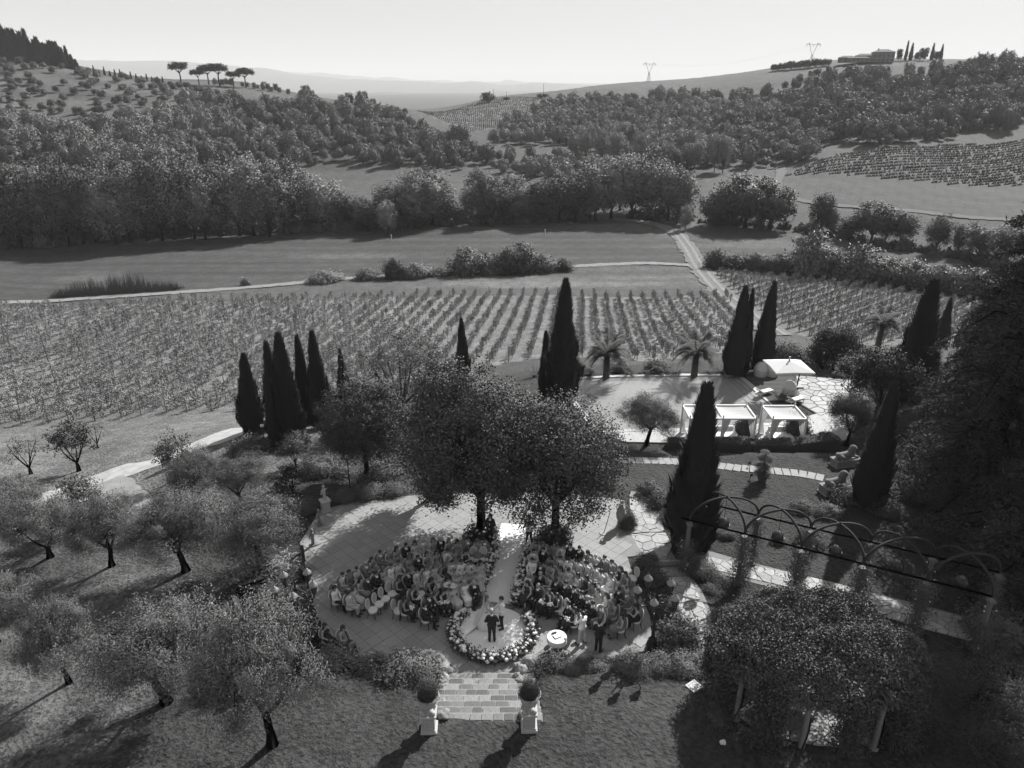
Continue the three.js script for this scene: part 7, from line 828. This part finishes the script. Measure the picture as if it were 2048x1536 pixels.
  const violin = (q, tu, s, label, name, cat) => { const sh = new THREE.Shape(), o = [[0, 0], [0.17, 0.02], [0.21, 0.12], [0.17, 0.24], [0.11, 0.33], [0.16, 0.44], [0.15, 0.54], [0.06, 0.6], [0, 0.6]]; sh.moveTo(0, 0); sh.splineThru(o.slice(1).map(([x, y]) => new THREE.Vector2(x, y))); sh.splineThru(o.slice(0, -1).reverse().map(([x, y]) => new THREE.Vector2(-x, y))); const t = thing(name, label, cat, [q[0] + S(tu) * 0.5, q[1] + 0.12, q[2] + C(tu) * 0.5], tu, 'stringed instruments'); const body = mesh('body', new THREE.ExtrudeGeometry(sh, { depth: 0.1, bevelSize: 0.012, bevelThickness: 0.012, bevelSegments: 2 }).translate(0, 0, -0.05), grey(0.035, 0.25, { clearcoat: 0.6 }), t); mesh('neck', box(0.035, 0.5, 0.03, 0, 0.82, 0.06), iron, t); mesh('scroll', new THREE.TorusGeometry(0.03, 0.016, 6, 12).rotateY(PI / 2).translate(0, 1.1, 0.05), iron, t); mesh('bridge', box(0.08, 0.06, 0.02, 0, 0.27, 0.09), grey(0.3), body); mesh('end_pin', cyl(0.01, 0.01, 0.16, 0, -0.14, 0, 5), iron, t); t.scale.setScalar(s); t.rotation.set(-0.22, tu, 0.1, 'YXZ'); };
  violin(M3, 1.0, 1.05, 'cello held by the woman in the grey top', 'cello', 'cello'); violin(M4, 0.9, 1.5, 'large dark double bass beside the ornate lamp', 'double_bass', 'double bass'); violin(M5, 1.0, 0.6, 'small violin held by the woman in black', 'violin', 'violin');
  const pp = hit(484, 1232), pi = thing('grand_piano', 'black grand piano with its lid raised under the olives', 'piano', P3(pp, 0.02), 2.2 + PI), ps = new THREE.Shape(); ps.moveTo(-0.72, 0); ps.lineTo(0.72, 0); ps.lineTo(0.72, 0.6); ps.bezierCurveTo(0.7, 1.0, 0.25, 0.9, 0.1, 1.35); ps.bezierCurveTo(0, 1.7, -0.72, 1.75, -0.72, 1.3); ps.lineTo(-0.72, 0); const gl = grey(0.012, 0.15, { clearcoat: 1 });
  mesh('case', new THREE.ExtrudeGeometry(ps, { depth: 0.3, bevelEnabled: false }).rotateX(-PI / 2).translate(0, 0.62, 0), gl, pi); mesh('lid', new THREE.ExtrudeGeometry(ps, { depth: 0.025, bevelEnabled: false }).rotateX(-PI / 2).translate(0.72, 0, 0).rotateZ(0.75).translate(-0.72, 0.94, 0), gl, pi); mesh('keyboard', box(1.2, 0.05, 0.18, 0, 0.7, 0.1), grey(0.7, 0.3), pi); mesh('music_stand', box(0.7, 0.25, 0.02, 0, 1.05, -0.2).rotateX(0), gl, pi); mesh('prop', limb([[0.6, 0.92, -0.5], [0.45, 1.35, -0.5], [0.3, 1.75, -0.5]], [0.012, 0.012, 0.012], 5, 1), gl, pi); for (const [x, z] of [[-0.6, -0.15], [0.6, -0.15], [-0.3, -1.3]]) mesh('leg', cyl(0.05, 0.07, 0.62, x, 0, z, 10), gl, pi);
}
renderer.render(scene, camera);
